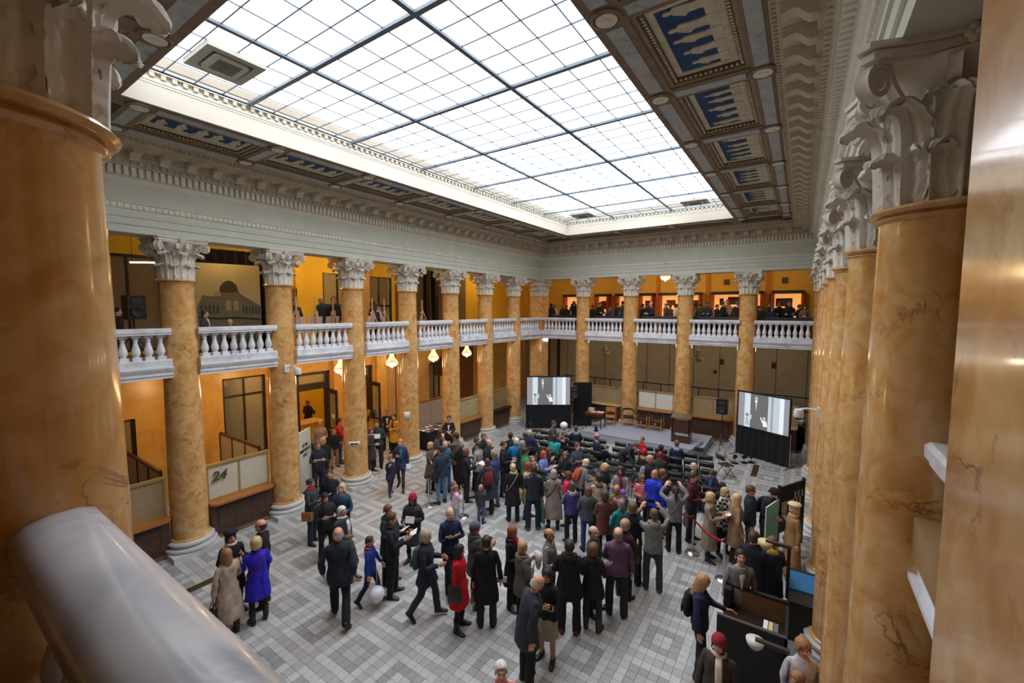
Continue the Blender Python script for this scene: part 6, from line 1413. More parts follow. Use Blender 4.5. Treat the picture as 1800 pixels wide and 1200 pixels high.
def person(x, y, face, H, label, top=('jacket', (30, 30, 34)), low=('trousers', (32, 33, 38)), hair=('short', (60, 44, 34)), hat=None, shoes=('shoe', (24, 22, 22)), arms=('down', 'down'), legs='stand', z=0.0, scarf=None, hood=None, under=None, bag=None, pack=None, strap=None, paper=None, group=None,
           lo=False, sk=None, girth=1.0, seated=False, held=None, **kw):
    """face: world angle the person faces"""
    NP[0] += 1; rr = random.Random(NP[0] * 7 + 1); kid = max(0, (1.50 - H)) * .55 if H < 1.5 and not seated else 0
    if seated: H = H
    s = H / 1.75; T = pose(arms, legs, rr=rr, **kw)
    sm = SKIN[rr.randrange(3) if sk is None else sk]; hc = hair[1] if hair else (90, 80, 70)
    V, F, mi = skin('body_lo' if lo else 'body', T, kid)
    o = shape('person', V, F, [sm, M_EYE, M_LIP, brow(hc)], None, mi); tag(o, label, 'person', group)
    o.location = (x, y, z); o.rotation_euler = (0, 0, face + PI / 2); o.scale = (s * girth, s * girth, s)
    def part(nm, t, col, kind='', mt=None): 
        V, F, mi = skin(t, T, kid); return shape(nm, V, F, [mt or cloth(col, kind)], o)
    if low:
        if low[0] == 'skirt': part('skirt', 'skirt', low[1]); part('tights', 'tights', low[2] if len(low) > 2 else (28, 26, 28))
        elif low[0] != 'bare': part('tights' if low[0] == 'tights' else 'trousers', low[0], low[1])
    if under: part('shirt_front', 'shirt_front', under)
    if top: part({'long_puffer': 'coat', 'long_coat': 'coat', 'puffer': 'jacket', 'gown': 'dress'}.get(top[0], top[0]), top[0], top[1], top[2] if len(top) > 2 else '')
    for q in 'RL': part('boot' if shoes[0] == 'boot' else 'shoe', shoes[0] + q, shoes[1], 'leather')
    if hair and hair[0] not in (None, 'bald'): part('hair', HAIRN[hair[0]], hair[1], 'hair')
    if hat: part({'beanie': 'beanie', 'beret': 'beret', 'cloche': 'hat', 'peaked': 'cap', 'cap': 'cap'}[hat[0]], 'hat_' + hat[0], hat[1])
    if scarf: part('scarf', 'scarf_' + scarf[0], scarf[1])
    if hood: part('hood', 'hood', hood)
    if strap: part('bag_strap', 'cross_strap', strap)
    M = Matrix.Translation((x, y, z)) @ Matrix.Rotation(face + PI / 2, 4, 'Z') @ Matrix.Diagonal((s * girth, s * girth, s, 1))
    def carried(nm, V, F, m, lab, cat, dx=0):
        c = V.mean(axis=0); w_ = M @ Vector(c); me = bpy.data.meshes.new(nm); me.from_pydata(((V - c)).tolist(), [], F); me.materials.append(m); me.update(); me.set_sharp_from_angle(angle=.7)
        b = link(nm, me, None); b.location = w_; b.rotation_euler = o.rotation_euler; b.scale = o.scale; tag(b, lab, cat); return b
    if pack: V, F, _ = skin('backpack', T); carried('backpack', V, F, cloth(pack[0], 'pack'), pack[1], 'backpack')
    hp = {q: T['hand' + q][0] @ np.array(J['wr' + q] + (J['ha' + q] - J['wr' + q]).normalized() * .09) + T['hand' + q][1] for q in 'RL'}
    if bag:
        kind, col, lab = bag[:3]; q = bag[3] if len(bag) > 3 else 'L'; sg = -1 if q == 'R' else 1
        if kind in ('hip', 'shoulder'):
            nm = {'hip': 'hip_bag', 'shoulder': 'shoulder_bag'}[kind]; V, F, W, _ = TPL[nm]; V2 = V.copy(); V2[:, 0] *= sg; F2 = F if sg > 0 else [f[::-1] for f in F]
            V2 = V2 @ T['chest'][0].T + T['chest'][1]; carried('shoulder_bag', V2, F2, cloth(col, 'leather'), lab, 'bag')
        else:
            b = MB(); big = 1.25 if kind == 'tote' else 1.0
            loft_(b, [(-.46 * big, .05, .15 * big, 0), (-.45 * big, .06, .165 * big, 0), (-.28 * big, .055, .16 * big, 0), (-.14, .025, .13 * big, 0)], 14)
            for e in (-.03, .03): b.tube([(e, -.08, -.15), (e * .3, -.05, .0), (e * .3, .05, .0), (e, .08, -.15)], .008, 5)
            carried('handbag' if kind == 'hand' else 'shopping_bag', np.array(b.v) + hp[q], b.f, cloth(col, 'leather'), lab, 'bag')
    if paper:
        lab = paper[0]; n = paper[1] if len(paper) > 1 else 'both'; c = (hp['R'] + hp['L']) / 2 if n == 'both' else hp[n]
        b = MB().box((-.115, -.08, -.002), (.115, .08, .003)); b.box((-.115, -.082, .003), (.0, .08, .006))
        Rm = rx_(-.5) if n == 'both' else (rx_(1.2) if len(paper) < 3 else rx_(-.3)); carried('leaflet', np.array(b.v) @ Rm.T + c + np.array([0, -.05, .03]), b.f, M_PAPER, lab, 'leaflet')
    if held:
        kind, lab = held[:2]; c = (hp['R'] + hp['L']) / 2 if len(held) < 3 else hp[held[2]]
        if kind == 'phone': b = MB().box((-.075, -.006, -.036), (.075, .006, .04)); carried('phone', np.array(b.v) + c + np.array([0, -.02, .05]), b.f, M_BLACK, lab, 'phone')
        elif kind == 'cup': b = MB().lathe([(.028, -.05), (.036, .05)], 12); carried('paper_cup', np.array(b.v) + c + np.array([0, -.03, .03]), b.f, M_PAPER, lab, 'cup')
        elif kind == 'cloth':
            b = MB(); b.ell((0, 0, 0), (.12, .07, .13), 12, 8); b.ell((.03, -.03, -.15), (.08, .05, .14), 10, 7); carried('folded_garment', np.array(b.v) + c + np.array([0, -.06, -.02]), b.f, cloth(held[3], 'knit'), lab, 'garment')
        elif kind == 'coat':
            b = MB(); b.tube([(0, 0, .05), (0, -.01, -.2), (0, .0, -.55), (.02, .02, -.8)], [.05, .11, .14, .10], 12, flat=.5); carried('draped_coat', np.array(b.v) + c + np.array([0, -.02, -.02]), b.f, cloth(held[3], 'knit'), lab, 'garment')
    return o
# ---------------------------------------------------------------- people on the hall floor and in the galleries
K = (26, 27, 31)
person(3.37,-17.49,0.06,1.64,'woman in a black beret and cream scarf facing the woman in the beige coat',top=('coat',K),low=('skirt',K),hair=('bob',(60,46,40)),hat=('beret',(24,24,28)),scarf=('loop',(226,206,196)),arms=('clutch','hold'),shoes=('shoe',K))
person(3.96,-17.81,3.21,1.64,'woman with long light brown hair in a beige coat, seen from behind',top=('long_coat',(176,158,142)),low=('tights',(48,36,36)),hair=('long',(146,104,70)),arms=('hold','down'),shoes=('boot',(34,44,40)),bag=('hand',(26,34,34),'black handbag hanging beside the beige coat','L'))
person(4.03,-17.33,2.81,1.66,'woman in a vivid cobalt blue coat with short streaked blond hair, seen from behind',top=('coat',(44,36,190)),low=('tights',(42,34,36)),hair=('curly',(190,170,120)),arms=('hold','hold'),shoes=('boot',(30,28,30)),strap=(110,40,90))
person(3.65,-17.06,3.93,1.78,'balding bearded man in a black coat behind the cobalt blue coat',top=('jacket',K),hair=('fringe',(60,52,46)),arms=('down','hold'))
person(5.31,-16.45,2.48,1.82,'bald man in a long dark navy jacket walking away across the open floor',top=('parka',(34,42,54)),low=('trousers',(28,32,36)),hair=('fringe',(190,184,178)),legs='walk',arms=('swing_b','pocket'),girth=1.06)
person(5.42,-15.83,0.66,1.4,'boy in a black and blue jacket walking with a white balloon',top=('jacket',(32,60,150)),low=('jeans',(34,42,66)),hair=('short',(74,50,38)),hood=(196,74,56),legs='walk',arms=('down','swing_f'),shoes=('shoe',(36,30,30)))
person(5.16,-15.15,0.19,1.74,'brown-haired man in a dark green hooded jacket holding papers, behind the man in black',top=('parka',(32,60,52)),hood=(36,66,56),hair=('short',(96,64,46)),arms=('read','read'),paper=('white leaflet held by the man in the green hood',))
person(5.57,-15.39,0.70,1.78,'man in a black jacket reading a white leaflet beside the crimson hat woman',top=('jacket',(36,40,50)),low=('trousers',(26,27,30)),hair=('short',(78,58,46)),hood=(30,34,42),arms=('read','read'),paper=('white leaflet held out by the man in the black jacket',),shoes=('shoe',(38,40,56)))
person(5.04,-14.34,5.11,1.64,'woman in a crimson cloche hat, charcoal sweater and grey skirt holding papers',top=('puffer',(50,48,54)),low=('skirt',(62,64,78)),hair=('long',(50,36,34)),hat=('cloche',(156,26,52)),arms=('hold','clutch'),shoes=('boot',(26,24,26)),paper=('white paper in the hand of the woman in the crimson hat','L'))
person(6.63,-15.47,0.54,1.73,'grey-haired bespectacled man in a dark navy jacket with a small backpack, mid floor',top=('parka',(38,42,58)),low=('trousers',(48,50,56)),hair=('curly',(170,156,134)),arms=('hold','hold'),legs='walk',pack=((62,76,80),'small grey-green backpack worn by the grey-haired bespectacled man'))
person(6.49,-14.64,5.80,1.8,'bald man with glasses in a navy padded jacket, arms crossed',top=('jacket',(30,42,74)),low=('trousers',(26,28,38)),hair=('fringe',(80,66,58)),arms=('cross','cross'),legs='walk2')
person(7.18,-14.67,1.03,1.74,'person in a slate beanie and grey-green hooded jacket with tan boots',top=('parka',(70,78,76)),low=('jeans',(34,34,38)),hair=('short',(120,90,66)),hat=('beanie',(86,86,104)),hood=(62,68,66),arms=('read','read'),shoes=('boot',(176,126,88)))
person(7.34,-15.33,0.37,1.64,'woman in a bright red coat with long black hair and a black bag',top=('coat',(206,22,30)),low=('tights',(30,28,30)),hair=('very_long',(34,26,26)),arms=('down','pocket'),shoes=('boot',(28,26,28)),bag=('shoulder',(28,28,32),'black shoulder bag behind the bright red coat','R'))
person(7.70,-14.98,2.26,1.76,'dark-haired man in a black knee coat seen from behind, white sheet at his side',top=('coat',(20,21,26)),low=('trousers',(48,50,58)),hair=('short',(40,34,34)),arms=('down','down'),legs='stand',paper=('white sheet hanging from the hand of the man in the black knee coat','R'))
person(7.81,-14.27,0.07,1.66,'auburn-haired woman with a red scarf and black fur collar',top=('coat',K),low=('trousers',K),hair=('bob',(140,70,44)),scarf=('tail',(196,26,34)),hood=(34,34,38),arms=('hold','down'))
person(8.26,-14.60,1.09,1.65,'short-haired woman in a taupe hooded parka clutching a white cloth',top=('parka',(98,88,82)),low=('trousers',(28,26,26)),hair=('short',(176,140,100)),hood=(116,104,104),arms=('clutch','read'),shoes=('boot',(28,26,26)),held=('cloth','white cloth bundle held by the woman in the taupe parka','L',(222,222,228)))
person(8.53,-14.07,0.15,1.74,'balding man in a grey striped sweater, a dark bundle in his hands',top=('sweater',(84,82,80),'stripe'),low=('trousers',(36,36,40)),hair=('fringe',(70,56,50)),arms=('hold','hold'),held=('cloth','dark purple garment held by the man in the striped sweater','L',(48,42,64)))
person(9.03,-15.04,4.78,1.62,'woman in a dark top and beige skirt and black heels, beside the bent grey man',top=('jacket',(26,26,30)),low=('skirt',(160,150,126),(196,150,124)),hair=('bob',(36,32,36)),arms=('read','read'),shoes=('shoe',(22,20,22)),paper=('pale booklet held by the woman in the beige skirt',))
person(9.01,-15.63,0.88,1.8,'bald grey-haired man in a dark tweed jacket bending forward in the foreground',top=('parka',(52,56,68)),low=('trousers',(34,38,36)),hair=('fringe',(186,182,178)),arms=('down','hold'),lean=.22,nod=.35,shoes=('shoe',(30,30,30)),girth=1.08)
person(9.05,-14.26,1.99,1.78,'man in a black hooded parka seen from behind, maroon shoes',top=('parka',(26,27,28)),low=('trousers',(26,32,38)),hair=('cropped',(56,42,38)),hood=(32,33,34),arms=('hold','hold'),shoes=('shoe',(110,44,40)),girth=1.1)
person(9.38,-13.94,1.71,1.66,'curly brown-haired woman in a black puffy coat and jeans, brown boots',top=('parka',(28,28,32)),low=('jeans',(44,54,66)),hair=('curly',(108,78,58)),hood=(34,34,36),arms=('hold','hold'),shoes=('boot',(74,62,56)))
person(9.20,-13.50,0.05,1.74,'balding man in a slate sweater, between the black parka and the purple sweater',top=('sweater',(50,56,72)),low=('trousers',(26,28,32)),hair=('fringe',(80,62,54)),arms=('hold','hold'))
person(9.62,-13.31,2.00,1.76,'bald man in a purple knitted sweater seen from behind',top=('jacket',(102,72,102)),low=('trousers',(46,50,52)),hair=('fringe',(150,128,116)),arms=('down','hold'),girth=1.1)
person(9.56,-12.74,1.37,1.66,'short blond woman in a plum jacket behind the purple sweater, black bag',top=('jacket',(66,34,48)),low=('trousers',(32,32,34)),hair=('curly',(176,150,118)),arms=('hold','bag'),shoes=('boot',(40,38,38)),bag=('hand',(34,36,38),'black bag hanging beside the plum jacket','R'))
person(9.52,-12.18,1.97,1.82,'brown-haired man in a wide black jacket seen from behind, queue side',top=('jacket',(28,32,40)),low=('trousers',(28,30,32)),hair=('short',(104,82,60)),arms=('hold','hold'),girth=1.12)
person(9.16,-11.88,2.34,1.66,'grey-haired person in a teal top, left of the wide black jacket',top=('sweater',(22,120,124)),low=('trousers',(40,40,44)),hair=('short',(130,126,124)),arms=('hold','hold'),lo=1)
person(9.98,-12.17,2.01,1.78,'person in a grey hooded jacket photographing with raised arms, tan boots',top=('jacket',(126,128,126)),low=('trousers',(68,70,70)),hair=('short',(100,80,64)),hood=(140,142,140),arms=('raise','raise'),shoes=('boot',(116,70,54)),held=('phone','phone raised by the person in the grey hooded jacket'))
person(9.40,-10.04,1.31,1.82,'bald man in a royal blue puffer jacket with a brown shoulder bag',top=('puffer',(24,62,214),'shiny'),low=('trousers',(34,50,72)),hair=('fringe',(190,150,130)),arms=('down','hold'),strap=(96,50,56),bag=('hip',(56,40,42),'brown shoulder bag on the royal blue puffer','L'))
person(8.94,-9.58,5.18,1.42,'girl in a red and pink striped jacket with orange mittens',top=('jacket',(206,54,74),'bands'),low=('trousers',K),hair=('long',(126,92,68)),arms=('hold','hold'),paper=('white paper bag sheet held by the striped jacket girl','both'))
person(9.49,-9.59,0.07,1.72,'person touching the chin, half hidden behind the royal blue puffer',top=('jacket',(40,40,48)),hair=('short',(130,84,60)),arms=('chin','down'),lo=1)
person(8.97,-8.99,0.45,1.8,'bald man in a black jacket with a grey backpack among the chairs',top=('jacket',(28,32,40)),low=('trousers',K),hair=('fringe',(170,160,150)),pack=((120,124,134),'grey backpack of the bald man among the chairs'),arms=('swing_f','swing_b'),legs='walk')
person(9.89,-7.64,6.14,1.74,'bald blond man in a navy suit and white shirt seated by the chairs',top=('blazer',(38,44,58)),low=('trousers',(34,38,48)),under=(230,230,232),hair=('fringe',(206,180,140)),arms=('lap','lap'),legs='sit',seated=True)
person(10.24,-9.63,6.21,1.8,'man in a maroon sweater reading his phone in the queue',top=('sweater',(84,28,42)),low=('trousers',(32,42,52)),hair=('short',(56,46,42)),arms=('hold','read'),held=('phone','phone in the hands of the man in the maroon sweater','L'))
person(10.00,-10.42,1.93,1.66,'dark-haired woman in a grey jacket raising a phone, brown bag on her back',top=('jacket',(122,118,126)),low=('trousers',K),hair=('ponytail',(54,42,38)),arms=('raise','raise'),held=('phone','phone raised by the dark-haired woman in grey'),strap=(150,130,120),bag=('shoulder',(120,104,100),'brown leather bag of the dark-haired woman in grey','R'))
person(10.78,-10.29,6.26,1.64,'curly blond woman in a khaki trench coat holding a printed sheet',top=('long_coat',(150,136,112)),low=('tights',(42,36,36)),hair=('curly',(206,178,128)),arms=('read','read'),shoes=('shoe',(46,34,36)),paper=('printed black and white sheet held by the trench coat woman',))
person(11.02,-9.85,5.62,1.66,'blond woman in a black and white checked coat with a white scarf',top=('parka',(34,34,38),'check'),low=('skirt',(36,28,48)),hair=('bob',(186,160,114)),scarf=('tail',(222,222,218)),arms=('read','read'),shoes=('shoe',(34,32,32)))
person(11.32,-10.20,0.48,1.72,'woman with very long blond hair in a camel coat',top=('coat',(150,118,86)),low=('tights',(70,44,40)),hair=('very_long',(218,186,142)),arms=('pocket','pocket'),shoes=('boot',(60,40,36)))
person(11.55,-9.70,0.16,1.8,'brown-haired man in a dark teal jacket right of the camel coat',top=('jacket',(34,44,52)),low=('trousers',(110,106,100)),hair=('short',(96,72,54)),arms=('down','down'))
person(11.90,-9.40,5.71,1.78,'man in a black cap and backpack looking down at his camera',top=('jacket',(40,42,52)),low=('trousers',(70,66,62)),hair=('short',(40,34,32)),hat=('cap',(26,26,28)),arms=('hold','hold'),nod=.5,lean=.15,pack=((34,38,50),'dark backpack of the man in the black cap'))
person(10.78,-8.41,5.36,1.56,'pale girl with black hair seated beside a boy at the end of the chairs',top=('jacket',(34,34,38)),low=('trousers',K),hair=('long',(30,26,28)),arms=('lap','lap'),legs='sit',seated=True)
person(10.39,-7.60,4.30,1.56,'boy in a dark jacket and blue shirt looking down beside the pale girl',top=('jacket',(40,44,60)),low=('trousers',K),hair=('short',(70,48,38)),scarf=('tail',(36,70,150)),arms=('lap','lap'),legs='sit',nod=.4,seated=True)
person(11.81,-12.07,1.29,1.8,'guard in a dark uniform with a sleeve patch, back turned at the kiosk',top=('jacket',(26,30,42)),low=('trousers',K),hair=('cropped',(72,56,46)),arms=('hold','hold'),girth=1.12)
person(11.67,-12.82,5.06,1.74,'young man in a grey blazer and white shirt beside the kiosk',top=('blazer',(124,122,124)),under=(234,232,230),low=('trousers',(40,40,46)),hair=('short',(44,36,34)),arms=('down','down'),nod=-.2)
person(12.09,-11.66,1.86,1.6,'person in a long navy puffer coat with a yellow lined hood, from behind',top=('long_puffer',(40,54,78)),low=('jeans',(50,78,120)),hair=('short',(120,84,66)),hood=(214,170,70),arms=('hold','hold'))
person(12.41,-9.97,3.66,1.68,'blond figure in a long camel dress with a pale collar by the right columns',top=('gown',(166,124,78)),low=None,hair=('bob',(222,196,150)),hat=('beret',(226,206,170)),scarf=('loop',(214,186,136)),arms=('down','down'))
person(11.22,-13.88,0.07,1.7,'long-haired blond woman in a navy jacket and black backpack resting a hand on the kiosk',top=('jacket',(40,46,76)),low=('jeans',(26,28,36)),hair=('long',(186,140,98)),arms=('down','reach'),legs='contra',nod=.3,shoes=('shoe',(40,40,44)),pack=((28,30,34),'black backpack of the blond woman at the kiosk'))
person(11.65,-15.06,4.66,1.64,'woman with a crimson cap and white scarf in an olive coat, bottom right',top=('coat',(70,64,58)),low=('trousers',(40,40,42)),hair=('bob',(90,40,40)),hat=('beanie',(150,30,50)),scarf=('tail',(226,214,206)),arms=('down','down'))
person(9.51,-17.04,5.42,1.62,'white-haired person in a coral sweater at the bottom edge looking up',top=('sweater',(232,112,110)),low=('trousers',(80,80,90)),hair=('short',(226,226,228)),arms=('down','down'),nod=-.25)
person(12.58,-14.46,5.03,1.6,'curly light-brown haired person at the bottom right by the columns',top=('sweater',(216,210,212)),low=('trousers',K),hair=('curly',(170,122,80)),arms=('down','down'))
person(12.53,-14.92,4.16,1.45,'brown-haired child in a blue top at the very bottom right corner',top=('sweater',(70,80,150)),low=('trousers',K),hair=('short',(168,120,80)),arms=('down','down'))
person(2.29,-15.20,0.52,1.68,'woman with a red scarf, grey jacket and tan handbag reading a leaflet',top=('parka',(62,62,70)),low=('trousers',(44,48,64)),hair=('bun',(66,46,38)),scarf=('loop',(190,30,42)),arms=('read','read'),paper=('leaflet held by the woman with the red scarf',),bag=('hip',(164,104,58),'tan handbag of the woman with the red scarf','R'))
person(3.28,-15.44,6.08,1.64,'woman in a black cap and black puffer reading a booklet',top=('puffer',(34,38,38)),low=('trousers',(30,32,36)),hair=('bob',(60,50,46)),hat=('cap',(22,22,26)),arms=('read','read'),paper=('booklet held by the woman in the black cap',))
person(3.23,-14.97,5.26,1.68,'blond short-haired woman in a teal padded jacket looking up',top=('puffer',(42,66,86)),low=('trousers',(36,36,44)),hair=('bob',(196,176,136)),scarf=('loop',(120,100,100)),arms=('down','hold'),nod=-.25)
person(4.28,-15.67,0.20,1.66,'white-haired woman with a long white scarf and black bag',top=('long_coat',(60,70,76)),low=('tights',(34,34,36)),hair=('short',(226,222,214)),scarf=('tail',(224,220,222)),arms=('hold','bag'),legs='walk',shoes=('boot',(44,44,48)),bag=('hand',(28,28,32),'black bag of the white-haired woman','L'))
person(2.32,-14.70,5.63,1.78,'young man in a plain black sweater behind the reading women',top=('sweater',(26,30,40)),hair=('short',(76,54,42)),arms=('down','down'))
person(-0.02,-13.58,5.83,1.82,'man in a dark navy uniform sweater reading a sheet by the banner',top=('sweater',(38,44,60)),low=('trousers',(34,40,60)),hair=('short',(110,70,52)),arms=('read','read'),paper=('sheet read by the man in the navy uniform sweater',))
person(-0.70,-12.98,6.25,1.66,'blond woman in dark green behind the man in the uniform sweater',top=('jacket',(34,46,40)),hair=('bob',(206,170,120)),arms=('down','down'),lo=1)
person(-2.42,-12.03,5.82,1.8,'bald man in a beige sweater holding a paper cup in the doorway',top=('sweater',(160,140,126)),low=('trousers',(90,78,66)),hair=('fringe',(110,80,64)),arms=('down','hold'),held=('cup','paper cup of the man in the beige sweater','L'))
person(-1.97,-11.76,6.23,1.45,'boy in a black hoodie and beige trousers in the doorway',top=('jacket',(32,33,36)),low=('trousers',(150,126,96)),hair=('short',(150,112,80)),arms=('down','hold'))
person(-2.21,-11.36,0.98,1.76,'dark-haired person in a red jacket behind the arrow-sign column',top=('jacket',(184,44,40)),low=('jeans',(60,70,90)),hair=('short',(34,28,28)),arms=('hold','down'),lo=1)
person(-1.27,-13.40,5.95,1.62,'left of two people standing close together behind the banner',top=('jacket',(38,48,60)),hair=('short',(150,110,80)),arms=('down','down'),lo=1)
person(-1.59,-13.05,5.59,1.63,'right of two people standing close together behind the banner',top=('jacket',(34,50,56)),hair=('cropped',(170,130,110)),arms=('down','down'),lo=1)
person(-0.61,-10.87,5.44,1.8,'man in a dark green-grey jacket standing between two columns holding papers',top=('jacket',(58,64,68)),low=('trousers',(32,32,40)),hair=('short',(70,54,46)),under=(50,54,70),arms=('hold','clutch'),girth=1.08,paper=('folded paper held by the man in the green-grey jacket','L'))
person(-0.43,-11.30,0.40,1.66,'woman in a patterned scarf partly behind the arrow-sign column',top=('coat',(60,56,60)),hair=('long',(120,70,60)),scarf=('loop',(200,180,180)),arms=('hold','down'),shoes=('boot',K),lo=1)
person(-3.56,-8.76,2.66,1.74,'person in a yellow coat with a big black backpack, bending in the doorway',top=('coat',(196,146,36)),hair=('short',(110,80,50)),arms=('hold','hold'),lean=.3,pack=((40,42,50),'big black backpack on the yellow coat'),lo=1)
person(-1.90,-9.33,5.60,1.78,'man in a dark suit and tie near the yellow coats',top=('blazer',(34,34,38)),under=(226,224,222),hair=('short',(130,100,80)),arms=('down','down'),lo=1)
person(-1.35,-9.44,4.88,1.66,'woman in a mustard yellow coat with a maroon scarf and grey bag',top=('coat',(206,156,40)),low=('trousers',K),hair=('bun',(70,44,40)),scarf=('tail',(120,28,44)),arms=('read','hold'),bag=('hip',(80,78,84),'grey bag on the mustard yellow coat','R'))
person(1.65,-11.73,5.39,1.68,'woman in a navy jacket with a teal scarf and short skirt, walking in',top=('parka',(44,50,80)),low=('tights',(56,48,46)),hair=('bun',(190,140,100)),scarf=('tail',(40,110,120)),arms=('clutch','down'),legs='walk',shoes=('boot',(40,38,38)),paper=('white paper bag in the hand of the woman with the teal scarf','L'))
person(1.69,-12.19,5.94,1.24,'small girl in a navy dress and leggings before the woman with the teal scarf',top=('parka',(40,40,62)),low=('tights',(40,44,70)),hair=('bun',(110,76,54)),arms=('chin','down'),legs='walk2',shoes=('boot',(36,36,44)))
person(0.82,-8.48,5.28,1.7,'woman in a black suit and white blouse before the ochre column',top=('blazer',(28,30,38)),under=(226,228,236),low=('trousers',K),hair=('bun',(50,40,38)),arms=('hold','hold'))
person(-6.70,-12.83,1.69,1.72,'person with orange hair in dark clothes inside the glazed room',top=('jacket',(34,40,36)),low=('trousers',(150,120,80)),hair=('bob',(206,140,50)),arms=('hold','hold'),lo=1)
person(-6.26,-10.24,1.92,1.8,'tall man in dark clothes inside the room beyond the open doors',top=('jacket',(32,32,34)),hair=('short',(120,84,50)),arms=('hold','hold'),lo=1)
person(2.60,-11.30,0.26,1.66,'blond woman in an olive coat, hand at her face, left end of crowd',top=('coat',(92,84,66)),hair=('bob',(196,164,114)),arms=('chin','chin'),shoes=('shoe',K))
person(1.86,-10.06,1.46,1.68,'long-haired woman with a grey backpack at the back left of the crowd',top=('jacket',(70,66,60)),hair=('long',(80,58,46)),arms=('hold','hold'),pack=((84,80,84),'grey backpack at the back left of the crowd'),lo=1)
person(2.87,-10.38,3.35,1.8,'man in a brown coat lifting his phone toward the doors',top=('parka',(104,88,78)),hair=('short',(52,42,38)),arms=('raise','raise'),held=('phone','phone lifted by the man in the brown coat'),lo=1)
person(3.00,-11.05,2.41,1.7,'blond person in a teal shirt seen from behind, left crowd',top=('sweater',(44,92,116)),low=('jeans',(54,96,140)),hair=('short',(196,176,136)),arms=('hold','hold'),lo=1)
person(3.43,-11.69,2.94,1.8,'man in a navy jacket and pale jeans with a dark sling bag',top=('jacket',(56,60,82)),low=('jeans',(104,128,160)),hair=('short',(58,48,46)),arms=('hold','hold'),strap=(30,30,34),bag=('hip',(34,36,40),'dark sling bag of the man in pale jeans','L'))
person(3.48,-10.80,2.11,1.68,'grey-haired woman in a long black coat, back turned, left crowd',top=('long_coat',(24,25,27)),hair=('bun',(120,116,114)),arms=('hold','hold'),shoes=('boot',K))
person(3.98,-11.15,0.88,1.66,'red-brown haired woman holding a camera beside the long black coat',top=('jacket',(40,40,46)),hair=('bob',(110,66,56)),arms=('read','read'),lo=1)
person(4.08,-10.70,3.38,1.8,'man in a pale grey jacket and dark green trousers leaning back',top=('jacket',(150,148,140)),low=('trousers',(38,46,50)),hair=('short',(66,50,42)),arms=('reach','hold'),shoes=('shoe',(40,42,46)),legs='contra')
person(3.69,-10.27,0.15,1.74,'brown-haired man behind the pale grey jacket, first of two',top=('jacket',(40,44,50)),hair=('short',(70,52,44)),arms=('hold','hold'),lo=1)
person(3.60,-9.81,5.72,1.76,'bearded man with glasses behind the pale grey jacket',top=('jacket',(36,40,48)),hair=('short',(110,80,66)),arms=('hold','hold'),lo=1)
person(4.16,-10.23,6.24,1.76,'balding man in a dark green puffer touching his chin',top=('puffer',(36,48,46)),hair=('fringe',(90,52,46)),arms=('chin','hold'),lo=1)
person(4.98,-11.05,3.25,1.76,'grey-haired man in a denim blue shirt and jeans reading a white sheet',top=('jacket',(52,72,118)),low=('jeans',(92,112,132)),hair=('short',(140,124,112)),arms=('read','read'),shoes=('boot',(58,42,42)),paper=('large white sheet read by the man in the denim shirt',))
person(5.05,-11.50,2.49,1.68,'woman with a burgundy backpack and dark grey hooded coat',top=('coat',(64,62,76)),low=('trousers',(34,42,46)),hair=('short',(72,58,48)),hood=(70,70,74),arms=('hold','hold'),shoes=('boot',K),pack=((112,36,52),'burgundy backpack worn over a dark grey hooded coat'))
person(4.70,-10.18,0.44,1.78,'man in a black jacket and dark cap left of the small blond child',top=('jacket',(30,34,44)),hair=('cropped',(70,44,40)),arms=('hold','hold'),lo=1)
person(4.12,-8.90,0.42,1.45,'blond child in a blue jacket in the middle of the crowd',top=('jacket',(40,84,170)),hair=('short',(220,200,150)),arms=('hold','hold'),lo=1)
person(4.37,-9.30,1.99,1.8,'man with dark hair at the far side behind the turquoise jacket',top=('jacket',(40,46,46)),hair=('cropped',(40,38,38)),arms=('hold','hold'),lo=1)
person(4.76,-9.54,2.33,1.74,'white-haired person in a turquoise blue jacket seen from behind',top=('jacket',(32,122,184)),hair=('short',(214,204,190)),arms=('hold','hold'),girth=1.15,lo=1)
person(5.16,-9.79,0.66,1.78,'grey-haired man in a bottle green puffer jacket',top=('puffer',(34,62,72)),hair=('short',(150,140,130)),arms=('hold','hold'),lo=1)
person(5.48,-10.12,0.91,1.7,'dark-haired person in a bright green sweater in the crowd',top=('sweater',(58,140,84)),hair=('short',(50,44,36)),arms=('hold','hold'),girth=1.1,lo=1)
person(5.87,-11.39,2.30,1.66,'blond woman with a ponytail in a black coat with a thin crossbody strap',top=('coat',(30,30,42)),low=('trousers',(34,36,56)),hair=('bun',(206,182,140)),scarf=('loop',(206,184,130)),strap=(170,150,120),arms=('hold','down'),bag=('hip',(180,160,120),'cream crossbody bag on the black coat','R'))
person(6.13,-11.00,0.21,1.64,'red-haired woman in a pink scarf and beige skirt behind the leather jacket',top=('jacket',(190,170,140)),low=('skirt',(196,172,130)),hair=('long',(150,72,52)),scarf=('tail',(226,90,112)),arms=('hold','hold'),shoes=('boot',K))
person(6.58,-11.45,2.25,1.8,'man in a black leather jacket seen from behind, grey shoes',top=('jacket',(34,42,52),'leather'),low=('trousers',(32,40,58)),hair=('short',(50,46,44)),arms=('bag','hold'),shoes=('shoe',(86,86,84)),girth=1.08,bag=('tote',(58,110,78),'green patterned shopping bag between the leather jacket and the taupe coat','R'))
person(7.02,-11.13,2.15,1.66,'grey-haired woman in a taupe coat with a dark diagonal strap',top=('long_coat',(146,130,122)),low=('tights',(40,38,40)),hair=('bob',(170,160,146)),arms=('down','hold'),strap=(44,36,36),shoes=('boot',(36,36,38)))
person(7.25,-10.72,3.17,1.52,'girl in a hot pink jacket facing left',top=('jacket',(236,48,104)),low=('jeans',(60,60,90)),hair=('bob',(96,66,54)),arms=('hold','hold'),lo=1)
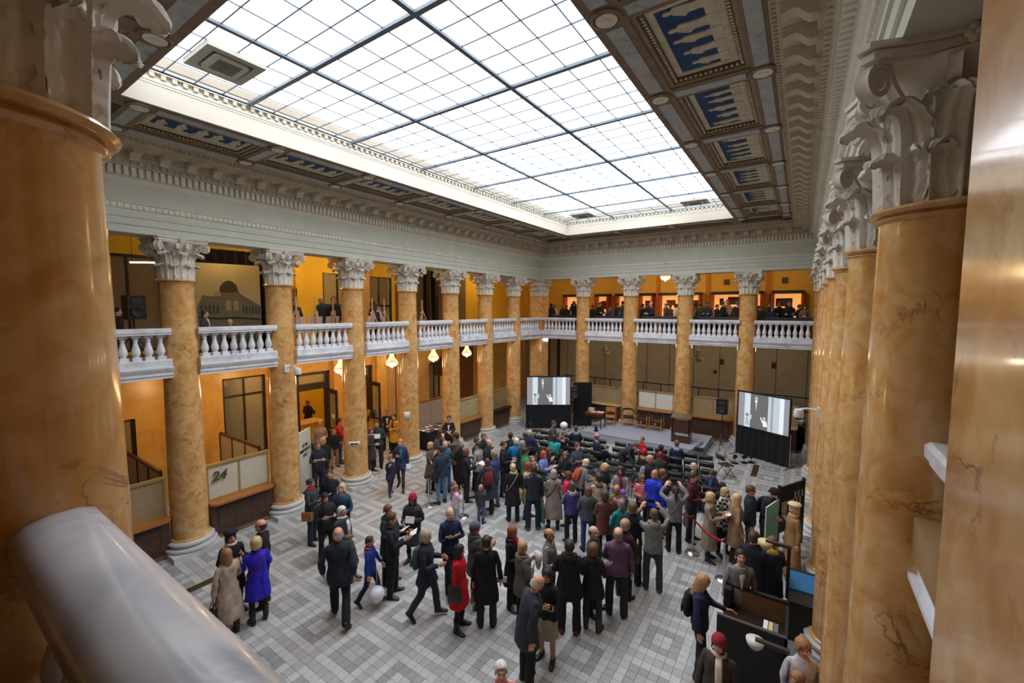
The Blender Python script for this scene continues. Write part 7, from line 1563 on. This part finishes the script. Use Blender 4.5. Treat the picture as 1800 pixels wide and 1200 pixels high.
person(7.72,-11.46,2.37,1.6,'person in a violet jacket with a white tote bag and green pouch',top=('jacket',(74,66,128)),low=('trousers',(26,36,36)),hair=('bob',(90,74,60)),hood=(180,170,156),arms=('bag','hold'),bag=('shoulder',(206,198,190),'white cloth tote bag on the violet jacket','R'))
person(6.74,-9.07,5.76,1.8,'man in a slate sweater with arms crossed, turned to the right',top=('sweater',(66,74,90)),low=('trousers',K),hair=('short',(90,62,44)),arms=('cross','cross'))
person(7.21,-9.85,0.94,1.62,'blond woman bending in a grey coat with an orange backpack',top=('jacket',(128,126,130)),hair=('bob',(214,200,166)),arms=('hold','hold'),lean=.4,pack=((176,82,46),'orange brown backpack of the bending blond woman'))
person(7.99,-9.95,6.13,1.68,'blond woman in a dark green jacket looking down by the chairs',top=('jacket',(38,46,48)),hair=('bob',(200,170,120)),arms=('hold','hold'),nod=.3)
person(8.46,-9.95,4.79,1.68,'dark-haired woman in a pale grey open jacket over a maroon top',top=('jacket',(134,138,146)),low=('trousers',K),hair=('long',(56,40,38)),scarf=('tail',(120,26,44)),arms=('swing_f','swing_f'))
person(8.14,-10.73,2.31,1.66,'dark-haired woman in a cream coat with a brown collar',top=('coat',(196,174,154)),low=('trousers',K),hair=('short',(70,44,44)),hood=(120,96,84),arms=('hold','hold'))
person(8.23,-11.58,2.07,1.64,'woman in a charcoal puffer with a knitted hood and blue jeans, from behind',top=('puffer',(74,82,90)),low=('jeans',(44,66,120)),hair=('bob',(110,84,70)),hood=(96,100,104),arms=('hold','hold'))
person(8.69,-11.67,2.12,1.68,'dark curly-haired woman in a brown leather jacket, from behind',top=('parka',(96,54,48),'leather'),low=('trousers',(30,28,30)),hair=('curly',(76,66,62)),arms=('hold','hold'))
person(8.83,-11.23,4.62,1.7,'old bald man in a beige jacket facing the camera in the queue',top=('jacket',(120,98,78)),low=('trousers',(50,46,44)),hair=('fringe',(226,200,180)),arms=('hold','chin'),nod=.3)
person(8.68,-10.36,5.22,1.2,'child in a violet knitted hat in the queue',top=('jacket',(90,84,96)),hair=('short',(100,70,56)),hat=('beanie',(140,76,176)),scarf=('loop',(146,96,160)),arms=('hold','hold'),lo=1)
person(4.79,-12.56,1.25,1.18,'little girl in pale pink with a reddish ponytail',top=('jacket',(214,190,206)),low=('jeans',(150,160,180)),hair=('ponytail',(150,100,80)),arms=('chin','chin'),shoes=('shoe',(150,130,70)))
person(5.21,-11.99,1.72,1.08,'toddler in a dark patterned top and jeans with bare light hair',top=('jacket',(62,62,66)),low=('jeans',(70,108,150)),hair=('cropped',(196,140,110)),arms=('chin','down'),shoes=('boot',(44,42,48)))
person(4.31,-12.09,0.21,1.0,'small head of a child peeking behind the pale pink girl',top=('jacket',(90,80,84)),hair=('short',(140,110,100)),lo=1)
person(3.98,-7.42,1.59,1.73,'grey-haired man in navy seated at the left front chairs, from behind',top=('jacket',(40,44,72)),hair=('fringe',(170,160,150)),arms=('lap','lap'),legs='sit',seated=True,girth=1.1)
person(4.69,-6.99,0.33,1.76,'young man in a dark grey jacket standing by the left front chairs',top=('jacket',(72,76,80)),low=('trousers',K),hair=('cropped',(70,56,48)),arms=('reach','hold'),lean=.12)
person(4.66,-5.92,5.71,1.32,'small child sitting at the left front chairs under the white balloon',top=('jacket',(52,52,84)),hair=('short',(120,70,56)),arms=('chin','chin'),legs='sit',seated=True)
person(5.16,-5.88,2.18,1.73,'man in a navy hooded jacket seated before the left end of the stage',top=('jacket',(36,44,64)),hood=(150,146,146),hair=('short',(84,64,56)),arms=('lap','lap'),legs='sit',seated=True)
person(4.98,-7.34,2.07,1.68,'woman with dark red hair in a turquoise top seated from behind',top=('sweater',(56,178,178)),hair=('bob',(84,30,38)),arms=('lap','lap'),legs='sit',seated=True)
person(6.32,-6.50,0.90,1.76,'bald man in a navy suit seated with crossed legs, turned to the right',top=('blazer',(36,42,66)),low=('trousers',(36,42,60)),under=(200,206,220),hair=('fringe',(120,70,70)),arms=('lap','reach'),legs='sitx',seated=True)
person(7.48,-7.01,0.04,1.72,'man in a dark jacket bending over the second row of chairs',top=('jacket',(44,48,58)),hair=('short',(96,70,56)),arms=('reach','hold'),lean=1.0)
person(7.73,-5.67,3.96,1.3,'boy in a red and black jacket by the stage front',top=('jacket',(196,40,60)),hair=('short',(120,96,80)),arms=('hold','hold'))
person(8.23,-7.06,1.69,1.68,'person in a red cap with a tan fur hood seated below the boy',top=('jacket',(52,46,40)),hair=('short',(90,60,44)),hat=('beanie',(186,30,48)),hood=(176,142,104),arms=('lap','lap'),legs='sit',seated=True)
person(8.73,-7.02,1.84,1.66,'red-haired person seated at the front row, head only showing',top=('jacket',(60,66,58)),hair=('short',(120,50,44)),arms=('lap','lap'),legs='sit',seated=True)
person(8.57,-6.31,1.64,1.67,'person in a maroon jacket and cap seated at the front row',top=('jacket',(90,32,46)),hair=('short',(70,34,40)),hat=('beanie',(80,26,40)),arms=('lap','lap'),legs='sit',seated=True)
person(8.91,-5.56,1.88,1.71,'boy in a navy jacket with a blue band and pale hood seated in front',top=('jacket',(36,50,84)),hair=('short',(110,86,56)),hood=(170,170,178),arms=('lap','lap'),legs='sit',seated=True)
person(5.61,-9.22,0.08,1.71,'red-haired woman in a lilac jacket seated reading a booklet',top=('jacket',(128,140,200)),low=('trousers',(110,110,130)),hair=('bob',(190,74,46)),arms=('read','read'),legs='sit',seated=True,paper=('printed booklet read by the red-haired seated woman',))
person(5.54,-8.76,6.27,1.66,'dark-haired woman seated behind the lilac jacket',top=('jacket',(40,36,42)),hair=('bob',(100,60,56)),arms=('chin','lap'),legs='sit',seated=True,lo=1)
person(6.20,-8.84,5.36,1.68,'brown-haired person in dark clothes seated before the slate sweater',top=('jacket',(44,42,46)),hair=('long',(116,96,80)),arms=('lap','lap'),legs='sit',seated=True,lo=1)
person(-0.50,2.30,2.42,1.70,'far gallery visitor in black at the left end by the corner pier',top=('coat',(28,28,32)),hair=('long',(40,32,30)),z=4.62,lo=1,group='visitors in the far gallery',arms=('down', 'down'))
person(-0.83,3.35,1.89,1.64,'far gallery visitor in a white and grey striped top, left bay',top=('jacket',(206,204,204)),hair=('bob',(110,90,74)),z=4.62,lo=1,group='visitors in the far gallery',arms=('down', 'down'))
person(-0.22,3.35,2.22,1.60,'far gallery visitor in dark grey, middle of the left bay',top=('jacket',(60,60,64)),hair=('bob',(150,110,84)),z=4.62,lo=1,group='visitors in the far gallery',arms=('down', 'down'))
person(0.15,3.10,1.69,1.60,'far gallery visitor in black, right part of the left bay',top=('jacket',(30,31,36)),hair=('short',(50,40,34)),z=4.62,lo=1,group='visitors in the far gallery',arms=('down', 'down'))
person(1.60,1.15,2.02,1.80,'far gallery tall figure in a black hooded coat left of the first far column',top=('coat',(26,26,30)),hood=(30,30,34),hair=('short',(40,34,32)),z=4.62,lo=1,group='visitors in the far gallery',arms=('down', 'down'))
person(1.79,3.35,2.15,1.60,'far gallery visitor in dark green just right of the first far column',top=('jacket',(40,46,42)),hair=('short',(60,46,40)),z=4.62,lo=1,group='visitors in the far gallery',arms=('down', 'down'))
person(3.18,1.15,5.63,1.73,'far gallery man in black jacket in the second bay, head bent',top=('jacket',(24,24,28)),hair=('short',(44,36,34)),nod=.3,z=4.62,lo=1,group='visitors in the far gallery',arms=('hold', 'hold'))
person(2.70,3.35,6.14,1.52,'far gallery person in a bright blue jacket bending in the second bay',top=('jacket',(50,86,180)),hair=('bob',(110,84,70)),lean=.4,z=4.62,lo=1,group='visitors in the far gallery',arms=('hold', 'hold'))
person(3.30,3.35,0.53,1.69,'far gallery man in navy before the second far column',top=('jacket',(32,38,56)),hair=('short',(70,46,38)),z=4.62,lo=1,group='visitors in the far gallery',arms=('down', 'down'))
person(4.46,1.15,1.91,1.78,'far gallery visitor in a dark grey hooded coat touching the second far column',top=('coat',(54,58,66)),hood=(60,64,70),hair=('short',(44,40,40)),z=4.62,lo=1,group='visitors in the far gallery',arms=('down', 'down'))
person(4.84,3.35,6.06,1.65,'far gallery woman with fair scarf in a black coat, third bay left',top=('jacket',(30,30,32)),scarf=('tail',(190,170,150)),hair=('long',(40,32,30)),z=4.62,lo=1,group='visitors in the far gallery',arms=('hold', 'hold'))
person(5.28,2.65,1.86,1.70,'far gallery visitor in black behind the pair, third bay',top=('jacket',(30,31,36)),hair=('short',(50,40,34)),z=4.62,lo=1,group='visitors in the far gallery',arms=('down', 'down'))
person(5.93,1.15,3.95,1.70,'far gallery bald man in a navy jacket, third bay',top=('jacket',(36,42,66)),hair=('fringe',(90,70,60)),z=4.62,lo=1,group='visitors in the far gallery',arms=('hold', 'hold'))
person(6.67,1.25,3.04,1.70,'far gallery man in an olive brown jacket right of the third bay',top=('jacket',(84,76,62)),hair=('fringe',(60,46,40)),z=4.62,lo=1,group='visitors in the far gallery',arms=('down', 'down'))
person(6.35,3.35,2.16,1.61,'far gallery visitor in brown behind the olive jacket',top=('jacket',(96,60,48)),hair=('short',(60,40,34)),z=4.62,lo=1,group='visitors in the far gallery',arms=('down', 'down'))
person(6.70,3.10,3.02,1.64,'far gallery woman in a white shirt at the third far column',top=('sweater',(224,224,228)),hair=('bob',(40,32,32)),z=4.62,lo=1,group='visitors in the far gallery',arms=('down', 'down'))
person(7.60,3.35,1.41,1.66,'far gallery visitor in maroon right of the third far column',top=('jacket',(110,44,50)),hair=('short',(50,38,34)),z=4.62,lo=1,group='visitors in the far gallery',arms=('down', 'down'))
person(7.87,3.00,5.25,1.57,'far gallery woman in an olive padded jacket, fourth bay left',top=('puffer',(110,108,86)),hair=('long',(60,46,40)),z=4.62,lo=1,group='visitors in the far gallery',arms=('hold', 'hold'))
person(8.05,2.60,1.75,1.68,'far gallery visitor in dark teal behind the olive padded jacket',top=('jacket',(40,70,74)),hair=('short',(40,34,32)),z=4.62,lo=1,group='visitors in the far gallery',arms=('down', 'down'))
person(8.59,1.15,4.71,1.71,'far gallery man in a grey blue coat looking down, fourth bay',top=('parka',(56,62,76)),hair=('short',(60,44,40)),nod=.3,z=4.62,lo=1,group='visitors in the far gallery',arms=('hold', 'hold'))
person(8.37,3.35,4.70,1.30,'far gallery child with a grey top at the ledge, fourth bay left',top=('sweater',(150,140,136)),hair=('short',(130,96,70)),z=4.62,lo=1,group='visitors in the far gallery',arms=('hold', 'hold'))
person(8.74,3.15,5.91,1.60,'far gallery man in a navy striped jacket, fourth bay middle',top=('jacket',(44,48,66)),hair=('short',(66,46,40)),z=4.62,lo=1,group='visitors in the far gallery',arms=('hold', 'hold'))
person(9.28,1.15,6.25,1.71,'far gallery man in black leaning in, fourth bay middle',top=('jacket',(30,31,36)),hair=('short',(50,40,34)),z=4.62,lo=1,group='visitors in the far gallery',arms=('hold', 'hold'))
person(9.42,1.55,4.84,1.82,'far gallery tall fair man at the back before the showcase, fourth bay',top=('jacket',(190,150,130)),hair=('short',(120,80,60)),z=4.62,lo=1,group='visitors in the far gallery',arms=('hold', 'hold'))
person(9.24,3.35,0.30,1.62,'far gallery woman in a bright yellow jacket, fourth bay',top=('jacket',(216,196,30)),hair=('short',(30,26,26)),z=4.62,lo=1,group='visitors in the far gallery',arms=('down', 'down'))
person(9.15,2.95,5.02,1.28,'far gallery child in grey beside the yellow jacket',top=('jacket',(140,136,130)),hair=('short',(110,80,60)),z=4.62,lo=1,group='visitors in the far gallery',arms=('hold', 'hold'))
person(9.56,3.10,4.65,1.48,'far gallery woman with black hair in a pale green top, fourth bay right',top=('sweater',(120,140,130)),hair=('bob',(30,26,28)),z=4.62,lo=1,group='visitors in the far gallery',arms=('hold', 'hold'))
person(9.90,1.15,1.68,1.73,'far gallery man in a dark suit with white collar at the fourth far column',top=('blazer',(40,42,48)),under=(220,220,224),hair=('short',(110,80,60)),z=4.62,lo=1,group='visitors in the far gallery',arms=('down', 'down'))
person(10.56,3.35,1.47,1.53,'far gallery visitor in black right of the last far column',top=('jacket',(30,31,36)),hair=('short',(50,40,34)),z=4.62,lo=1,group='visitors in the far gallery',arms=('down', 'down'))
person(10.73,2.95,1.99,1.53,'far gallery visitor in dark grey hood right of the last far column',top=('jacket',(48,50,54)),hood=(60,60,62),hair=('short',(70,54,48)),z=4.62,lo=1,group='visitors in the far gallery',arms=('down', 'down'))
person(11.12,1.80,5.81,1.70,'far gallery man in a slate shirt, last bay left',top=('jacket',(60,66,80)),hair=('cropped',(70,52,46)),z=4.62,lo=1,group='visitors in the far gallery',arms=('hold', 'hold'))
person(11.27,1.15,5.29,1.46,'far gallery boy in a blue jacket, last bay left',top=('jacket',(44,74,120)),hair=('short',(80,54,44)),z=4.62,lo=1,group='visitors in the far gallery',arms=('hold', 'hold'))
person(11.49,2.00,4.93,1.70,'far gallery man in a black quilted jacket looking down, last bay',top=('puffer',(34,36,40)),hair=('short',(50,38,36)),nod=.3,z=4.62,lo=1,group='visitors in the far gallery',arms=('hold', 'hold'))
person(11.72,3.35,1.42,1.67,'far gallery visitor in dark green behind, last bay middle',top=('jacket',(40,52,48)),hair=('short',(50,42,40)),z=4.62,lo=1,group='visitors in the far gallery',arms=('down', 'down'))
person(11.90,1.15,4.73,1.71,'far gallery man in a black hooded jacket with white cords, last bay',top=('jacket',(26,30,40)),hood=(36,40,52),scarf=('loop',(60,64,80)),hair=('short',(90,64,52)),nod=.35,z=4.62,lo=1,group='visitors in the far gallery',arms=('hold', 'hold'))
person(12.26,3.35,5.76,1.58,'far gallery person in a dark green coat with fair hood, right end',top=('coat',(40,50,42)),hood=(190,176,150),hair=('short',(50,40,38)),z=4.62,lo=1,group='visitors in the far gallery',arms=('hold', 'hold'))
person(12.46,3.00,5.06,1.55,'far gallery woman in grey at the extreme right end by the columns',top=('jacket',(130,120,124)),hair=('bob',(60,40,38)),z=4.62,lo=1,group='visitors in the far gallery',arms=('hold', 'hold'))
person(-1.20,-17.85,1.16,1.34,'left gallery dark silhouette at the left end beside the huge column',top=('jacket',(24,26,32)),hair=('short',(30,26,26)),z=4.62,lo=1,group='visitors in the left gallery')
person(-0.90,-16.14,0.69,1.26,'left gallery man in a dark jacket and white collar under the building photograph',top=('jacket',(66,58,64)),under=(226,224,224),hair=('short',(70,50,40)),z=4.62,lo=1,group='visitors in the left gallery')
person(-0.80,-15.59,2.22,1.01,'left gallery fair head of a child just above the rail under the building photograph',top=('sweater',(120,100,90)),hair=('short',(206,150,96)),z=4.62,lo=1,group='visitors in the left gallery')
person(-1.60,-13.30,6.13,1.68,'left gallery woman left of the easels half behind the column',top=('jacket',(60,50,54)),hair=('short',(96,60,56)),z=4.62,lo=1,group='visitors in the left gallery')
person(-1.70,-12.28,0.14,1.76,'left gallery grey-haired man in a dark coat between the easels',top=('coat',(40,44,48)),hair=('fringe',(150,140,130)),z=4.62,lo=1,group='visitors in the left gallery')
person(-1.50,-11.92,5.88,1.77,'left gallery dark-haired man in black behind the right easel',top=('jacket',(28,30,34)),hair=('short',(40,32,30)),z=4.62,lo=1,group='visitors in the left gallery')
person(-1.60,-10.16,1.43,1.64,'left gallery dark-haired woman behind the slanted easel',top=('jacket',(40,42,56)),hair=('bob',(40,28,28)),z=4.62,lo=1,group='visitors in the left gallery')
person(-1.30,-10.13,6.13,1.46,'left gallery person with a white scarf by the side-on easel',top=('jacket',(48,50,90)),hair=('bun',(60,46,44)),scarf=('tail',(216,218,226)),z=4.62,lo=1,group='visitors in the left gallery')
person(-1.00,-8.01,6.03,0.92,'left gallery child in red behind the balusters near the lone easel',top=('jacket',(180,30,50)),low=('trousers',(30,30,34)),hair=('short',(60,44,40)),z=4.62,lo=1,group='visitors in the left gallery')
o = copy_tree(fc); o.location = (10.78, -8.41, 0); o.rotation_euler = (0, 0, 3.227); o['label'] = 'folding chair under the pale girl with black hair seated beside a'
o = copy_tree(fc); o.location = (5.61, -9.22, 0); o.rotation_euler = (0, 0, 3.227); o['label'] = 'folding chair under the red-haired woman in a lilac jacket seated reading'
o = copy_tree(fc); o.location = (5.54, -8.76, 0); o.rotation_euler = (0, 0, 3.227); o['label'] = 'folding chair under the dark-haired woman seated behind the lilac jacket'
o = copy_tree(fc); o.location = (6.20, -8.84, 0); o.rotation_euler = (0, 0, 3.227); o['label'] = 'folding chair under the brown-haired person in dark clothes seated before the'
# ---------------------------------------------------------------- balloons, small things
def balloon(x, y, z, r, top, label):
    t = thing('balloon', label, 'balloon', (x, y, z)); m = MB(); m.lathe([(.01, -1.18 * r), (.35 * r, -1.0 * r), (.75 * r, -.6 * r), (.98 * r, -.1 * r), (r, .15 * r), (.9 * r, .55 * r), (.6 * r, .85 * r), (.25 * r, .98 * r), (0, r)], 20)
    if top < z: m.v = m.v
    m.build('envelope', mat('balloon_white', (232, 234, 240), .3), t, 180); MB().tube([(0, 0, -1.15 * r if top < z else r * .95), (.01, 0, (top - z) * .5), (0, 0, top - z)], .004, 5).build('string', M_PAPER, t)
balloon(5.62, -15.85, .30, .155, .85, 'white balloon hanging low beside the walking boy in black and blue'); balloon(4.90, -6.40, 1.45, .15, .95, 'white balloon floating by the seated small child near the left film screen')
t = thing('water_bottle', 'tall white bottle standing on the floor before the etched counter', 'bottle', (.62, -6.25, 0)); MB().lathe([(.045, 0), (.05, .02), (.05, .34), (.03, .38), (.022, .40)], 14).build('body', M_WPLAST, t, 40); MB().lathe([(.026, .40), (.026, .44)], 12).build('cap', M_STEEL, t)
